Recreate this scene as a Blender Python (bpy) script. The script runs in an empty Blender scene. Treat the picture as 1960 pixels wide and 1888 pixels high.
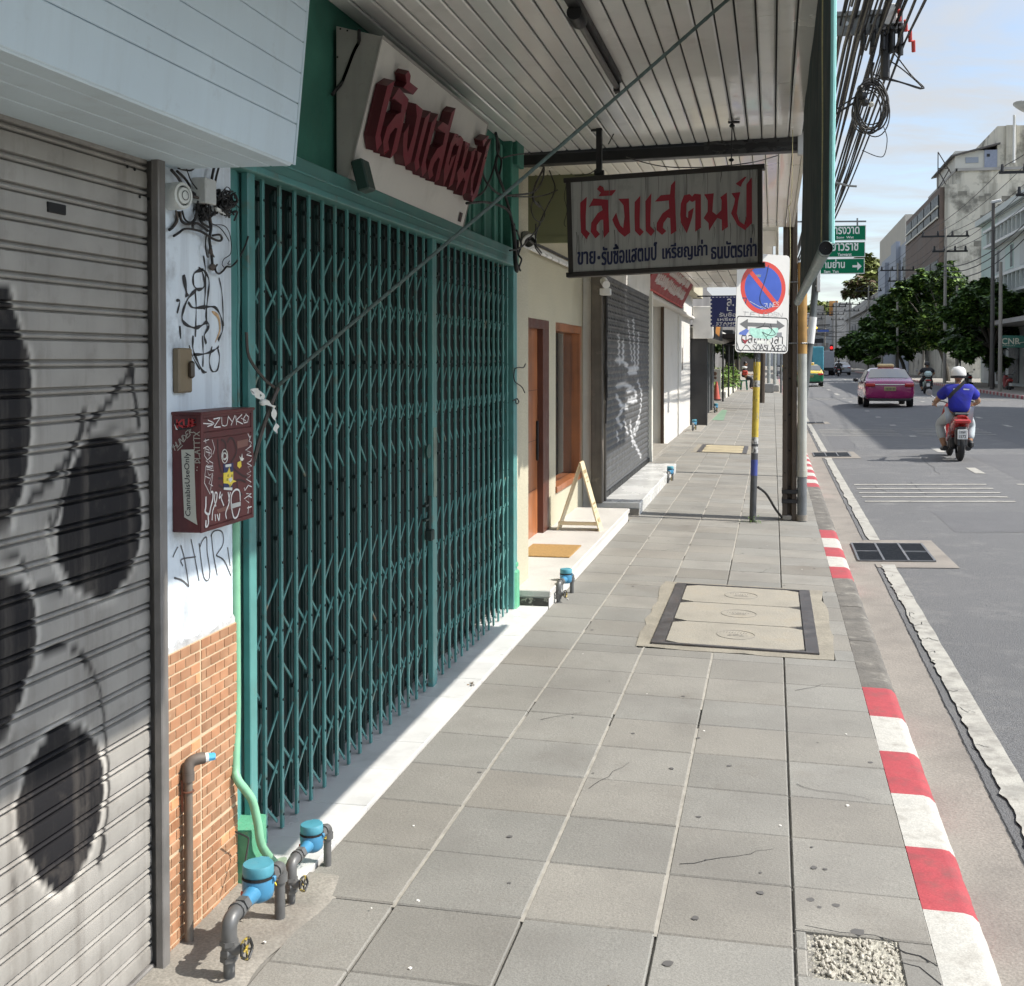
import bpy, bmesh, math, random
from math import radians as R, sin, cos, pi, tan, atan, sqrt
from mathutils import Vector, Matrix, Quaternion, noise
from mathutils.geometry import tessellate_polygon
import numpy as np
random.seed(7)
SC = bpy.context.scene
COL = SC.collection

# ---------------------------------------------------------------- camera
FPX, CX, CAMZ = 2250.0, 1080.0, 1.694           # measured on a 1960 x 1888 picture
PITCH = R(1.1); PSI = atan(399 / FPX * cos(PITCH))
CY = 687 + FPX * tan(PITCH) / cos(PSI)
FW = Vector((-sin(PSI) * cos(PITCH), cos(PSI) * cos(PITCH), -sin(PITCH)))
RT = Vector((cos(PSI), sin(PSI), 0)); UP = RT.cross(FW); CAM = Vector((0, 0, CAMZ))
cd = bpy.data.cameras.new('camera'); cam = bpy.data.objects.new('camera', cd); COL.objects.link(cam)
cd.sensor_width = 36; cd.lens = FPX / 1960 * 36
cd.shift_x = -(CX - 980) / 1960; cd.shift_y = -(944 - CY) / 1960
cd.clip_start = .05; cd.clip_end = 3000
cam.matrix_world = Matrix(((RT.x, UP.x, -FW.x, 0), (RT.y, UP.y, -FW.y, 0), (RT.z, UP.z, -FW.z, CAMZ), (0, 0, 0, 1)))
SC.camera = cam
# ---------------------------------------------------------------- light
SUN_DIR = Vector((-1, -.03, -1.12)).normalized()
sd = bpy.data.lights.new('sun', 'SUN'); sd.energy = 4.4; sd.angle = R(.53); sd.color = (1, .955, .88)
so = bpy.data.objects.new('sun', sd); COL.objects.link(so); so.rotation_euler = SUN_DIR.to_track_quat('-Z', 'Y').to_euler()
so.location = (6, 5, 12)
W = bpy.data.worlds.new('World'); SC.world = W; W.use_nodes = True
def build_world():
    nt = W.node_tree; N = nt.nodes; L = nt.links; N.clear()
    out = N.new('ShaderNodeOutputWorld'); bg = N.new('ShaderNodeBackground'); bg.inputs[1].default_value = .15
    sky = N.new('ShaderNodeTexSky'); sky.sky_type = 'NISHITA'; sky.sun_disc = False
    sky.sun_elevation = R(48.2); sky.sun_rotation = R(93); sky.air_density = 1.0; sky.dust_density = .6; sky.ozone_density = 1.4
    tc = N.new('ShaderNodeTexCoord'); sp = N.new('ShaderNodeSeparateXYZ'); L.new(tc.outputs['Generated'], sp.inputs[0])
    ad = N.new('ShaderNodeMath'); ad.operation = 'ADD'; ad.inputs[1].default_value = .16; L.new(sp.outputs[2], ad.inputs[0])
    mx = N.new('ShaderNodeMath'); mx.operation = 'MAXIMUM'; mx.inputs[1].default_value = .05; L.new(ad.outputs[0], mx.inputs[0])
    vd = N.new('ShaderNodeVectorMath'); vd.operation = 'DIVIDE'; L.new(tc.outputs['Generated'], vd.inputs[0])
    cb = N.new('ShaderNodeCombineXYZ'); L.new(mx.outputs[0], cb.inputs[0]); L.new(mx.outputs[0], cb.inputs[1]); cb.inputs[2].default_value = 1
    L.new(cb.outputs[0], vd.inputs[1])
    mp = N.new('ShaderNodeMapping'); mp.inputs['Scale'].default_value = (1.0, 2.1, .4); mp.inputs['Rotation'].default_value = (0, 0, R(18)); mp.inputs['Location'].default_value = (1.3, .4, 0)
    L.new(vd.outputs[0], mp.inputs[0])
    n1 = N.new('ShaderNodeTexNoise'); n1.inputs['Scale'].default_value = 2.1; n1.inputs['Detail'].default_value = 9; n1.inputs['Roughness'].default_value = .58; n1.inputs['Distortion'].default_value = .5
    L.new(mp.outputs[0], n1.inputs['Vector'])
    rp = N.new('ShaderNodeValToRGB'); e = rp.color_ramp.elements
    e[0].position = .33; e[0].color = (.22, .22, .22, 1); e[1].position = .64; e[1].color = (.97, .97, .97, 1)
    L.new(n1.outputs[0], rp.inputs[0])
    mi = N.new('ShaderNodeMix'); mi.data_type = 'RGBA'; L.new(rp.outputs[0], mi.inputs[0]); L.new(sky.outputs[0], mi.inputs[6])
    mi.inputs[7].default_value = (3.1, 3.2, 3.32, 1)
    # sky scaled up towards the sun, glow added to fill the shade
    dt = N.new('ShaderNodeVectorMath'); dt.operation = 'DOT_PRODUCT'; L.new(tc.outputs['Generated'], dt.inputs[0]); dt.inputs[1].default_value = tuple(-SUN_DIR)
    mr = N.new('ShaderNodeMapRange'); mr.interpolation_type = 'SMOOTHSTEP'; mr.inputs[1].default_value = .25; mr.inputs[2].default_value = 1.0; mr.inputs[3].default_value = 1.0; mr.inputs[4].default_value = 2.2; L.new(dt.outputs['Value'], mr.inputs[0])
    vs = N.new('ShaderNodeVectorMath'); vs.operation = 'SCALE'; L.new(mi.outputs[2], vs.inputs[0]); L.new(mr.outputs[0], vs.inputs['Scale'])
    L.new(vs.outputs[0], bg.inputs[0]); L.new(bg.outputs[0], out.inputs[0])
build_world()
SC.view_settings.view_transform = 'Standard'; SC.view_settings.look = 'None'
SC.view_settings.exposure = .58; SC.view_settings.gamma = 1; SC.view_settings.use_curve_mapping = False
SC.cycles.use_light_tree = False
SC.cycles.max_bounces = 10; SC.cycles.diffuse_bounces = 7; SC.cycles.glossy_bounces = 4; SC.cycles.transparent_max_bounces = 8
SC.cycles.sample_clamp_indirect = 10; SC.cycles.use_denoising = True

# ---------------------------------------------------------------- surveying: a picture point back onto a real plane of the place
def ray(p): return FW + RT * ((p[0] - CX) / FPX) - UP * ((p[1] - CY) / FPX)
def onP(p, n, d):
    n = Vector(n); r = ray(p); return CAM + r * ((d - n.dot(CAM)) / n.dot(r))
def pX(p, X): return onP(p, (1, 0, 0), X)
def pY(p, Y): return onP(p, (0, 1, 0), Y)
def pZ(p, Z): return onP(p, (0, 0, 1), Z)
def zf(x0, y0, k): return lambda a, b: ((x0 + a * k) * .765625, (y0 + b * k) * .765625)
def gz(x): return -.025 * x                      # pavement falls to the kerb
def rz(x): return -.16 + .02 * (min(x, 6.0) - .66) - .02 * max(0, x - 6.0)   # crowned carriageway

# ---------------------------------------------------------------- mesh building
class MB:
    def __init__(s): s.v = []; s.f = []; s.m = []; s.mi = 0
    def add(s, vs, fs, mi=None):
        b = len(s.v); s.v += [tuple(v) for v in vs]
        for f in fs: s.f.append([b + i for i in f]); s.m.append(s.mi if mi is None else mi)
    def box(s, x0, x1, y0, y1, z0, z1, c=0, mi=None):
        if x0 > x1: x0, x1 = x1, x0
        if y0 > y1: y0, y1 = y1, y0
        if z0 > z1: z0, z1 = z1, z0
        s.obox(((x0 + x1) / 2, (y0 + y1) / 2, (z0 + z1) / 2), (x1 - x0, y1 - y0, z1 - z0), None, c, mi)
    def obox(s, ce, sz, rot=None, c=0, mi=None):
        hx, hy, hz = sz[0] / 2, sz[1] / 2, sz[2] / 2
        c = min(c, hx * .9, hy * .9, hz * .9)
        if c <= 0:
            vs = [(i * hx, j * hy, k * hz) for k in (-1, 1) for j in (-1, 1) for i in (-1, 1)]
            fs = [(0, 2, 3, 1), (4, 5, 7, 6), (0, 1, 5, 4), (2, 6, 7, 3), (0, 4, 6, 2), (1, 3, 7, 5)]
        else:
            vs = []; ix = {}
            for k in (-1, 1):
                for j in (-1, 1):
                    for i in (-1, 1):
                        for a in range(3):
                            p = [i * (hx - c), j * (hy - c), k * (hz - c)]; p[a] = (i * hx, j * hy, k * hz)[a]
                            ix[i, j, k, a] = len(vs); vs.append(tuple(p))
            fs = []
            for sg in (-1, 1):
                for a in range(3):
                    o = [b for b in range(3) if b != a]
                    q = []
                    for (p_, q_) in ((-1, -1), (1, -1), (1, 1), (-1, 1)):
                        t = [0, 0, 0]; t[a] = sg; t[o[0]] = p_; t[o[1]] = q_; q.append(ix[t[0], t[1], t[2], a])
                    fs.append(q)
            for a in range(3):
                o = [b for b in range(3) if b != a]
                for p_ in (-1, 1):
                    for q_ in (-1, 1):
                        t = [0, 0, 0]; t[o[0]] = p_; t[o[1]] = q_; t[a] = -1; u = list(t); u[a] = 1
                        fs.append([ix[(*t, o[0])], ix[(*u, o[0])], ix[(*u, o[1])], ix[(*t, o[1])]])
            for i in (-1, 1):
                for j in (-1, 1):
                    for k in (-1, 1): fs.append([ix[i, j, k, 0], ix[i, j, k, 1], ix[i, j, k, 2]])
            # orient outward
            g = []
            for f in fs:
                P = [Vector(vs[i]) for i in f]; n = (P[1] - P[0]).cross(P[2] - P[0]); m = sum(P, Vector()) / len(P)
                g.append(f if n.dot(m) > 0 else f[::-1])
            fs = g
        ce = Vector(ce)
        vs = [ce + (rot @ Vector(v) if rot is not None else Vector(v)) for v in vs]
        s.add(vs, fs, mi)
    def bar(s, a, b, w, d, up=(0, 0, 1), c=0, mi=None):      # a rectangular bar from a to b
        a = Vector(a); b = Vector(b); z = (b - a).normalized(); up = Vector(up)
        x = up.cross(z)
        if x.length < 1e-4: x = Vector((1, 0, 0)).cross(z)
        x.normalize(); y = z.cross(x)
        s.obox((a + b) / 2, (w, d, (b - a).length), Matrix((x, y, z)).transposed(), c, mi)
    def tube(s, pts, r, n=8, mi=None, cap=True, closed=False):
        pts = [Vector(p) for p in pts]; N = len(pts); rr = r if isinstance(r, (list, tuple)) else [r] * N
        t0 = (pts[1] - pts[0]).normalized(); a = Vector((0, 0, 1)) if abs(t0.z) < .9 else Vector((1, 0, 0))
        x = a.cross(t0).normalized(); vs = []; pt = t0
        for i, p in enumerate(pts):
            if closed: t = pts[(i + 1) % N] - pts[i - 1]
            elif i == 0: t = pts[1] - p
            elif i == N - 1: t = p - pts[i - 1]
            else: t = (pts[i + 1] - p).normalized() + (p - pts[i - 1]).normalized()
            t = t.normalized() if t.length > 1e-9 else pt
            x = (x - t * x.dot(t)); x = x.normalized() if x.length > 1e-6 else t.orthogonal().normalized()
            y = t.cross(x); pt = t
            vs += [p + (x * cos(2 * pi * k / n) + y * sin(2 * pi * k / n)) * rr[i] for k in range(n)]
        fs = []
        for i in range(N if closed else N - 1):
            j = (i + 1) % N
            fs += [(i * n + k, i * n + (k + 1) % n, j * n + (k + 1) % n, j * n + k) for k in range(n)]
        if cap and not closed: fs += [tuple(range(n - 1, -1, -1)), tuple(range((N - 1) * n, N * n))]
        s.add(vs, fs, mi)
    def cyl(s, a, b, r, n=16, mi=None, r2=None): s.tube([a, b], [r, r if r2 is None else r2], n, mi)
    def lathe(s, prof, o, axis=(0, 0, 1), n=20, mi=None):
        z = Vector(axis).normalized(); x = z.orthogonal().normalized(); y = z.cross(x); o = Vector(o); vs = []
        for r, h in prof: vs += [o + z * h + (x * cos(2 * pi * k / n) + y * sin(2 * pi * k / n)) * max(r, 1e-4) for k in range(n)]
        fs = [(i * n + k, i * n + (k + 1) % n, (i + 1) * n + (k + 1) % n, (i + 1) * n + k) for i in range(len(prof) - 1) for k in range(n)]
        s.add(vs, fs, mi)
    def ball(s, o, r, mi=None, sq=(1, 1, 1), n=12):
        m = n // 2 + 1; vs = []
        for i in range(m + 1):
            a = pi * i / m
            vs += [Vector(o) + Vector((sin(a) * cos(2 * pi * k / n) * sq[0], sin(a) * sin(2 * pi * k / n) * sq[1], cos(a) * sq[2])) * r for k in range(n)]
        s.add(vs, [(i * n + k, (i + 1) * n + k, (i + 1) * n + (k + 1) % n, i * n + (k + 1) % n) for i in range(m) for k in range(n)], mi)
    def quad(s, a, b, c, d, mi=None): s.add([a, b, c, d], [(0, 1, 2, 3)], mi)
    def poly(s, pts, th, n, mi=None, mi_side=None):             # flat outline given thickness along n
        P = [Vector(p) for p in pts]; n = Vector(n).normalized(); k = len(P)
        tri = [tuple(t) for t in tessellate_polygon([P])]
        nn = Vector()
        for t in tri: nn += (P[t[1]] - P[t[0]]).cross(P[t[2]] - P[t[0]])
        if nn.dot(n) < 0: tri = [t[::-1] for t in tri]
        ar = sum((P[i].cross(P[(i + 1) % k]) for i in range(k)), Vector()).dot(n)
        top = [p + n * th for p in P]
        s.add(top, tri, mi)
        if th > 0:
            sd = [(i, (i + 1) % k, k + (i + 1) % k, k + i) for i in range(k)]
            if ar < 0: sd = [f[::-1] for f in sd]
            s.add(P + top, sd, mi_side if mi_side is not None else mi)
    def ribbon(s, pts, w, n, off=.0015, mi=None):               # painted stroke lying on a surface of normal n
        P = [Vector(p) for p in pts]; n = Vector(n).normalized(); N = len(P)
        ww = w if isinstance(w, (list, tuple)) else [w] * N; vs = []
        for i, p in enumerate(P):
            t = P[min(i + 1, N - 1)] - P[max(i - 1, 0)]
            b = n.cross(t); b = b.normalized() if b.length > 1e-9 else Vector((0, 0, 1))
            vs += [p + n * off + b * ww[i] / 2, p + n * off - b * ww[i] / 2]
        s.add(vs, [(2 * i, 2 * i + 1, 2 * i + 3, 2 * i + 2) for i in range(N - 1)], mi)
    def grid(s, F, nu, nv, mi=None):
        b = [F(i / nu, j / nv) for j in range(nv + 1) for i in range(nu + 1)]
        s.add(b, [(j * (nu + 1) + i, j * (nu + 1) + i + 1, (j + 1) * (nu + 1) + i + 1, (j + 1) * (nu + 1) + i) for j in range(nv) for i in range(nu)], mi)

def wl(o):
    v = Vector()
    while o is not None: v += o.location; o = o.parent
    return v
def obj(name, mb, mats, parent=None, smooth=False, kind=None):
    me = bpy.data.meshes.new(name); off = wl(parent) if parent else Vector()
    me.from_pydata([(v[0] - off.x, v[1] - off.y, v[2] - off.z) for v in mb.v], [], mb.f)
    if not isinstance(mats, (list, tuple)): mats = [mats]
    for m in mats: me.materials.append(m)
    if len(mats) > 1: me.polygons.foreach_set('material_index', mb.m)
    me.update(); me.validate()
    if smooth:
        me.polygons.foreach_set('use_smooth', [True] * len(me.polygons))
        if smooth != 'all': me.set_sharp_from_angle(angle=R(42))
    o = bpy.data.objects.new(name, me); COL.objects.link(o)
    if parent: o.parent = parent
    if kind: o['kind'] = kind
    return o
def tag(o, label, cat, group=None):
    o['label'] = label; o['category'] = cat
    if group: o['group'] = group
    return o
def thing(name, label, cat, loc=(0, 0, 0), group=None):
    o = bpy.data.objects.new(name, None); COL.objects.link(o); o.location = loc; o.empty_display_size = .1
    return tag(o, label, cat, group)
def dup(root, loc=None, rotz=None, label=None, keep=None):
    def cp(o, par):
        c = o.copy(); COL.objects.link(c); c.parent = par
        for ch in o.children:
            if keep is None or keep(ch): cp(ch, c)
        return c
    c = cp(root, None)
    if loc is not None: c.location = loc
    if rotz is not None: c.rotation_euler.z = rotz
    if label: c['label'] = label
    return c
def smooth_path(pts, k=6):                                      # Catmull-Rom through the points
    P = [Vector(p) for p in pts]; P = [P[0] * 2 - P[1]] + P + [P[-1] * 2 - P[-2]]; out = []
    for i in range(1, len(P) - 2):
        for j in range(k):
            t = j / k; a, b, c, d = P[i - 1:i + 3]
            out.append(.5 * ((2 * b) + (c - a) * t + (2 * a - 5 * b + 4 * c - d) * t * t + (3 * b - a - 3 * c + d) * t ** 3))
    return out + [P[-2]]
def sag(a, b, s, k=12):
    a = Vector(a); b = Vector(b)
    return [a.lerp(b, i / k) - Vector((0, 0, s * 4 * (i / k) * (1 - i / k))) for i in range(k + 1)]

# ---------------------------------------------------------------- lettering
def text_geo(body, bold=0.0, res=3):
    cu = bpy.data.curves.new('lettering', 'FONT'); cu.body = body; cu.size = 1; cu.resolution_u = res; cu.offset = bold
    cu.align_x = 'LEFT'
    o = bpy.data.objects.new('lettering', cu); COL.objects.link(o)
    dg = bpy.context.evaluated_depsgraph_get(); dg.update()
    me = bpy.data.meshes.new_from_object(o.evaluated_get(dg))
    V = [(v.co.x, v.co.y) for v in me.vertices]; F = [list(p.vertices) for p in me.polygons]
    bpy.data.objects.remove(o); bpy.data.curves.remove(cu); bpy.data.meshes.remove(me)
    x0 = min(v[0] for v in V); x1 = max(v[0] for v in V); y0 = min(v[1] for v in V); y1 = max(v[1] for v in V)
    return [((x - x0) / (x1 - x0), (y - y0) / (y1 - y0)) for x, y in V], F, (x1 - x0) / (y1 - y0)
def put_text(mb, body, O, U, V, n, off=.002, bold=0.0, mi=None, res=3):   # fills the parallelogram O, O+U, O+V
    vs, fs, _ = text_geo(body, bold, res); O = Vector(O); U = Vector(U); V = Vector(V); n = Vector(n).normalized()
    flip = U.cross(V).dot(n) < 0
    mb.add([O + U * a + V * b + n * off for a, b in vs], [f[::-1] if flip else f for f in fs], mi)
STROKE = {
 'Z': [[(0, 1), (1, 1), (0, 0), (1, 0)]], 'U': [[(0, 1), (.1, .1), (.5, 0), (.9, .15), (1, 1)]], 'Y': [[(0, 1), (.5, .5)], [(1, 1), (.3, 0)]],
 'K': [[(0, 1), (.05, 0)], [(.9, 1), (.05, .5), (1, 0)]], 'O': [[(.5, 1), (.05, .6), (.2, .05), (.8, .05), (1, .6), (.5, 1)]],
 'T': [[(0, 1), (1, 1)], [(.5, 1), (.45, 0)]], 'H': [[(.1, 1), (0, 0)], [(1, 1), (.9, 0)], [(0, .5), (1, .55)]], 'N': [[(0, 0), (.1, 1), (.9, 0), (1, 1)]],
 'D': [[(.1, 0), (.1, 1), (.9, .6), (.8, .2), (0, 0)]], 'E': [[(1, 1), (.1, 1), (0, 0), (.9, 0)], [(0, .5), (.7, .55)]], 'R': [[(0, 0), (.1, 1), (.9, .8), (.1, .5), (1, 0)]],
 'A': [[(0, 0), (.5, 1), (1, 0)], [(.2, .4), (.8, .4)]], 'C': [[(1, .9), (.3, 1), (0, .5), (.3, 0), (1, .1)]], 'I': [[(.5, 1), (.5, 0)]],
 'X': [[(0, 0), (1, 1)], [(0, 1), (1, 0)]], 'L': [[(.1, 1), (0, 0), (1, .1)]], 'M': [[(0, 0), (.2, 1), (.5, .3), (.8, 1), (1, 0)]],
 'S': [[(1, .9), (.3, 1), (.1, .65), (.9, .4), (.7, 0), (0, .1)]], 'B': [[(0, 0), (.1, 1), (.8, .8), (.1, .5), (.9, .25), (0, 0)]], 'P': [[(0, 0), (.1, 1), (1, .8), (.1, .45)]],
 'G': [[(1, .85), (.3, 1), (0, .5), (.3, 0), (.9, .1), (.9, .45), (.5, .45)]], 'V': [[(0, 1), (.45, 0), (1, 1)]], 'W': [[(0, 1), (.25, 0), (.5, .7), (.75, 0), (1, 1)]], ' ': []}
def stroke_text(mb, body, O, U, V, n, w, mi=None, off=.0015, gap=.25, jit=.06):
    O = Vector(O); U = Vector(U); V = Vector(V); k = len(body); cw = 1 / (k + (k - 1) * gap)
    rnd = random.Random(sum(map(ord, body)))
    for i, ch in enumerate(body):
        for st in STROKE.get(ch, []):
            pts = [O + U * ((i * (1 + gap) + a + rnd.uniform(-jit, jit)) * cw) + V * (b + rnd.uniform(-jit, jit)) for a, b in st]
            for a, b in zip(pts, pts[1:]):
                e = (b - a).normalized() * w * .45
                mb.ribbon([a - e, b + e], w, n, off, mi)

# ---------------------------------------------------------------- materials
MATS = {}
def M(name, c, r=.6, metal=0, v=.1, sc=5, c2=None, bump=0, bs=60, dirt=None, streak=None, emit=0, coat=0, attr=None, spec=.5, fine=0, rv=.12, world=False, dirt2=None, fa=.5):
    if name in MATS: return MATS[name]
    m = bpy.data.materials.new(name); m.use_nodes = True; MATS[name] = m
    nt = m.node_tree; N = nt.nodes; L = nt.links; b = N['Principled BSDF']
    tc = N.new('ShaderNodeTexCoord'); co = tc.outputs['Object']
    if world: co = N.new('ShaderNodeNewGeometry').outputs['Position']
    def nz(scale, det=5, vec=None, rough=.55):
        n = N.new('ShaderNodeTexNoise'); n.inputs['Scale'].default_value = scale; n.inputs['Detail'].default_value = det; n.inputs['Roughness'].default_value = rough
        L.new(vec or co, n.inputs['Vector']); return n.outputs[0]
    def ramp(x, lo, hi):
        q = N.new('ShaderNodeMapRange'); q.inputs[1].default_value = lo; q.inputs[2].default_value = hi; L.new(x, q.inputs[0]); return q.outputs[0]
    def mix(f, a, bb, amt=None):
        q = N.new('ShaderNodeMix'); q.data_type = 'RGBA'
        if amt is not None:
            mm = N.new('ShaderNodeMath'); mm.operation = 'MULTIPLY'; mm.inputs[1].default_value = amt; L.new(f, mm.inputs[0]); f = mm.outputs[0]
        L.new(f, q.inputs[0])
        for s_, x in ((6, a), (7, bb)):
            if isinstance(x, (tuple, list)): q.inputs[s_].default_value = (*x[:3], 1)
            else: L.new(x, q.inputs[s_])
        return q.outputs[2]
    n1 = nz(sc)
    c2 = c2 or tuple(x * (1 + v) for x in c); c1 = tuple(x * (1 - v) for x in c) if c2 is not None and v else c
    col = mix(ramp(n1, .3, .7), c1, c2)
    if fine: col = mix(ramp(nz(fine, 2), .35, .65), col, tuple(x * .5 for x in c), fa)
    if attr:
        a = N.new('ShaderNodeAttribute'); a.attribute_name = attr
        mm = N.new('ShaderNodeMix'); mm.data_type = 'RGBA'; mm.blend_type = 'MULTIPLY'; mm.inputs[0].default_value = 1
        L.new(col, mm.inputs[6]); L.new(a.outputs['Color'], mm.inputs[7]); col = mm.outputs[2]
    if dirt:
        dc, amt, ds, lo, hi = dirt; col = mix(ramp(nz(ds, 7, None, .65), lo, hi), col, dc, amt)
    if dirt2:
        dc, amt, ds, lo, hi = dirt2; col = mix(ramp(nz(ds, 6, None, .7), lo, hi), col, dc, amt)
    if streak:
        scol, amt, xs = streak
        mp = N.new('ShaderNodeMapping'); mp.inputs['Scale'].default_value = (xs, xs, xs * .05); L.new(co, mp.inputs[0])
        col = mix(ramp(nz(1, 6, mp.outputs[0], .6), .5, .72), col, scol, amt)
    L.new(col, b.inputs['Base Color'])
    b.inputs['Metallic'].default_value = metal; b.inputs['Specular IOR Level'].default_value = spec; b.inputs['Coat Weight'].default_value = coat
    if rv:
        mr = N.new('ShaderNodeMapRange'); mr.inputs[1].default_value = .3; mr.inputs[2].default_value = .7
        mr.inputs[3].default_value = max(.03, r - rv); mr.inputs[4].default_value = min(1, r + rv); L.new(n1, mr.inputs[0]); L.new(mr.outputs[0], b.inputs['Roughness'])
    else: b.inputs['Roughness'].default_value = r
    if bump:
        bp = N.new('ShaderNodeBump'); bp.inputs['Strength'].default_value = bump; bp.inputs['Distance'].default_value = .01
        L.new(nz(bs, 6), bp.inputs['Height']); L.new(bp.outputs[0], b.inputs['Normal'])
    if emit: b.inputs['Emission Color'].default_value = (*c, 1); b.inputs['Emission Strength'].default_value = emit
    return m
def set_attr(o, cols, name='tint'):                             # per-vertex colours
    a = o.data.color_attributes.new(name, 'FLOAT_COLOR', 'POINT'); a.data.foreach_set('color', np.asarray(cols, dtype=np.float32).ravel())
DK = (.03, .028, .025)
# ================================================================ GROUND
m_bed = M('joint cement', (.2, .19, .17), .95, v=.2, sc=9, bump=.3, bs=120)
m_tile = M('concrete paver', (.245, .234, .207), .82, v=.1, sc=2.2, attr='tint', bump=.25, bs=90, fine=230, fa=.6, dirt=((.15, .14, .125), .6, 1.7, .48, .72), dirt2=((.115, .095, .075), .55, .8, .56, .74), streak=None, world=True)
m_conc = M('old concrete', (.3, .275, .235), .9, v=.16, sc=4, bump=.35, bs=70, fine=150, dirt=((.14, .12, .1), .6, 5, .5, .75), world=True)
m_apron = M('cement apron', (.27, .25, .215), .9, v=.18, sc=5, bump=.4, bs=60, fine=120, dirt=((.15, .13, .11), .6, 4, .52, .75), world=True)
m_asph = M('asphalt', (.155, .155, .156), .88, v=.14, sc=.9, bump=1.0, bs=150, fine=110, fa=.75, dirt2=((.21, .205, .195), .5, 2.3, .52, .7), dirt=((.11, .11, .112), .5, .7, .5, .7), world=True)
m_gut = M('gutter concrete', (.25, .225, .195), .9, v=.15, sc=3, bump=.4, bs=60, fine=110, dirt=((.13, .115, .1), .6, 2.6, .5, .75), world=True)
m_white = M('road paint', (.40, .385, .34), .7, v=.12, sc=7, dirt=((.20, .187, .165), .85, 9, .45, .66), fine=140, bump=.1)
m_kred = M('kerb red paint', (.36, .05, .058), .65, v=.12, sc=9, bump=.15, bs=40, dirt=((.17, .06, .055), .8, 10, .5, .72), fine=180)
m_kwhite = M('kerb white paint', (.47, .455, .41), .7, v=.12, sc=8, bump=.25, bs=40, dirt=((.2, .185, .16), .75, 8, .5, .72), fine=180)
m_kbare = M('kerb bare concrete', (.13, .12, .105), .9, v=.3, sc=7, bump=.5, bs=40, dirt=((.3, .28, .24), .7, 6, .55, .7), fine=150)
m_iron = M('cast iron', (.055, .052, .05), .55, .6, v=.3, sc=12, bump=.2)
m_grate = M('grate bar', (.2, .2, .2), .5, .7, v=.25, sc=12)
m_black = M('black gap', (.012, .012, .012), .9, v=0, rv=0)
m_earth = M('far ground', (.18, .17, .15), .95, v=.2, sc=.05, world=True)

b = MB(); b.quad((-1500, -200, -.6), (1500, -200, -.6), (1500, 2500, -.6), (-1500, 2500, -.6)); obj('ground', b, m_earth, kind='structure')
b = MB()
for x0, x1 in ((.6, 6.0), (6.0, 11.45)):
    b.grid(lambda u, v, x0=x0, x1=x1: (x0 + (x1 - x0) * u, -25 + 700 * v, rz(x0 + (x1 - x0) * u)), 4, 40)
obj('road', b, m_asph, kind='structure')
b = MB(); b.quad((-4, -3, gz(-4) - .012), (.46, -3, gz(.46) - .012), (.46, 60, gz(.46) - .012), (-4, 60, gz(-4) - .012))
b.quad((-6, 60, gz(-3) - .06), (.46, 60, gz(.46) - .004), (.46, 300, gz(.46) - .004), (-6, 300, gz(-3) - .06))
obj('pavement_bed', b, m_bed, kind='structure')
b = MB(); cols = []
COLX = [-1.933, -1.533, -1.133, -.733, -.333, .067, .467]
rnd = random.Random(3)
def paver(x0, x1, y0, y1, jit=1):
    n0 = len(b.v); g = .0032
    xa, xb, ya, yb = x0 + g, x1 - g, y0 + g * .8, y1 - g * .8
    if xb - xa < .02 or yb - ya < .02: return
    dz = rnd.uniform(-.0012, .0012) * jit; tx = rnd.uniform(-.002, .002); ty = rnd.uniform(-.002, .002)
    c = .0045; h = .035; mx = (xa + xb) / 2; my = (ya + yb) / 2
    P = lambda x, y, d: (x, y, gz(x) + dz + tx * (x - mx) + ty * (y - my) - d)
    b.add([P(xa, ya, h), P(xb, ya, h), P(xb, yb, h), P(xa, yb, h), P(xa, ya, c), P(xb, ya, c), P(xb, yb, c), P(xa, yb, c),
           P(xa + c, ya + c, 0), P(xb - c, ya + c, 0), P(xb - c, yb - c, 0), P(xa + c, yb - c, 0)],
          [(8, 9, 10, 11), (0, 1, 5, 4), (1, 2, 6, 5), (2, 3, 7, 6), (3, 0, 4, 7), (4, 5, 9, 8), (5, 6, 10, 9), (6, 7, 11, 10), (7, 4, 8, 11)])
    t = rnd.gauss(1, .065); w = rnd.uniform(-.02, .02)
    cols.extend([(t + w, t, t - w, 1)] * (len(b.v) - n0))
for i in range(6):
    for j in range(-1, 148):
        x0, x1 = COLX[i], COLX[i + 1]; y0 = 1.02 + .4 * j; y1 = y0 + .4
        if i == 0 and y0 < 16.9: continue
        if i == 1:
            if y1 < 3.5: x0 = -1.37
            elif y0 < 7.8: x0 = -1.463
            elif y0 < 12.1: x0 = -1.45
            elif y0 < 17.0: x0 = -1.4
        cut = False
        for (mx0, mx1, my0, my1) in ((-.77, .35, 6.78, 8.79), (-1.4, -.38, 20.95, 22.95), (.105, .36, 3.27, 3.53)):
            if x1 > mx0 and x0 < mx1 and y1 > my0 and y0 < my1:
                cut = True
                yl, yh = max(y0, my0), min(y1, my1)
                if y0 < my0 - .03: paver(x0, x1, y0, my0)
                if y1 > my1 + .03: paver(x0, x1, my1, y1)
                if x0 < mx0 - .02: paver(x0, mx0, yl, yh)
                if x1 > mx1 + .02: paver(mx1, x1, yl, yh)
                break
        if not cut: paver(x0, x1, y0, y1)
t = obj('pavement', b, m_tile, kind='structure'); set_attr(t, cols)
b = MB(); b.quad((-6, 60, gz(-3) - .05), (.46, 60, gz(.46)), (.46, 300, gz(.46)), (-6, 300, gz(-3) - .05)); obj('pavement_beyond', b, m_conc, kind='structure')
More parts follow.
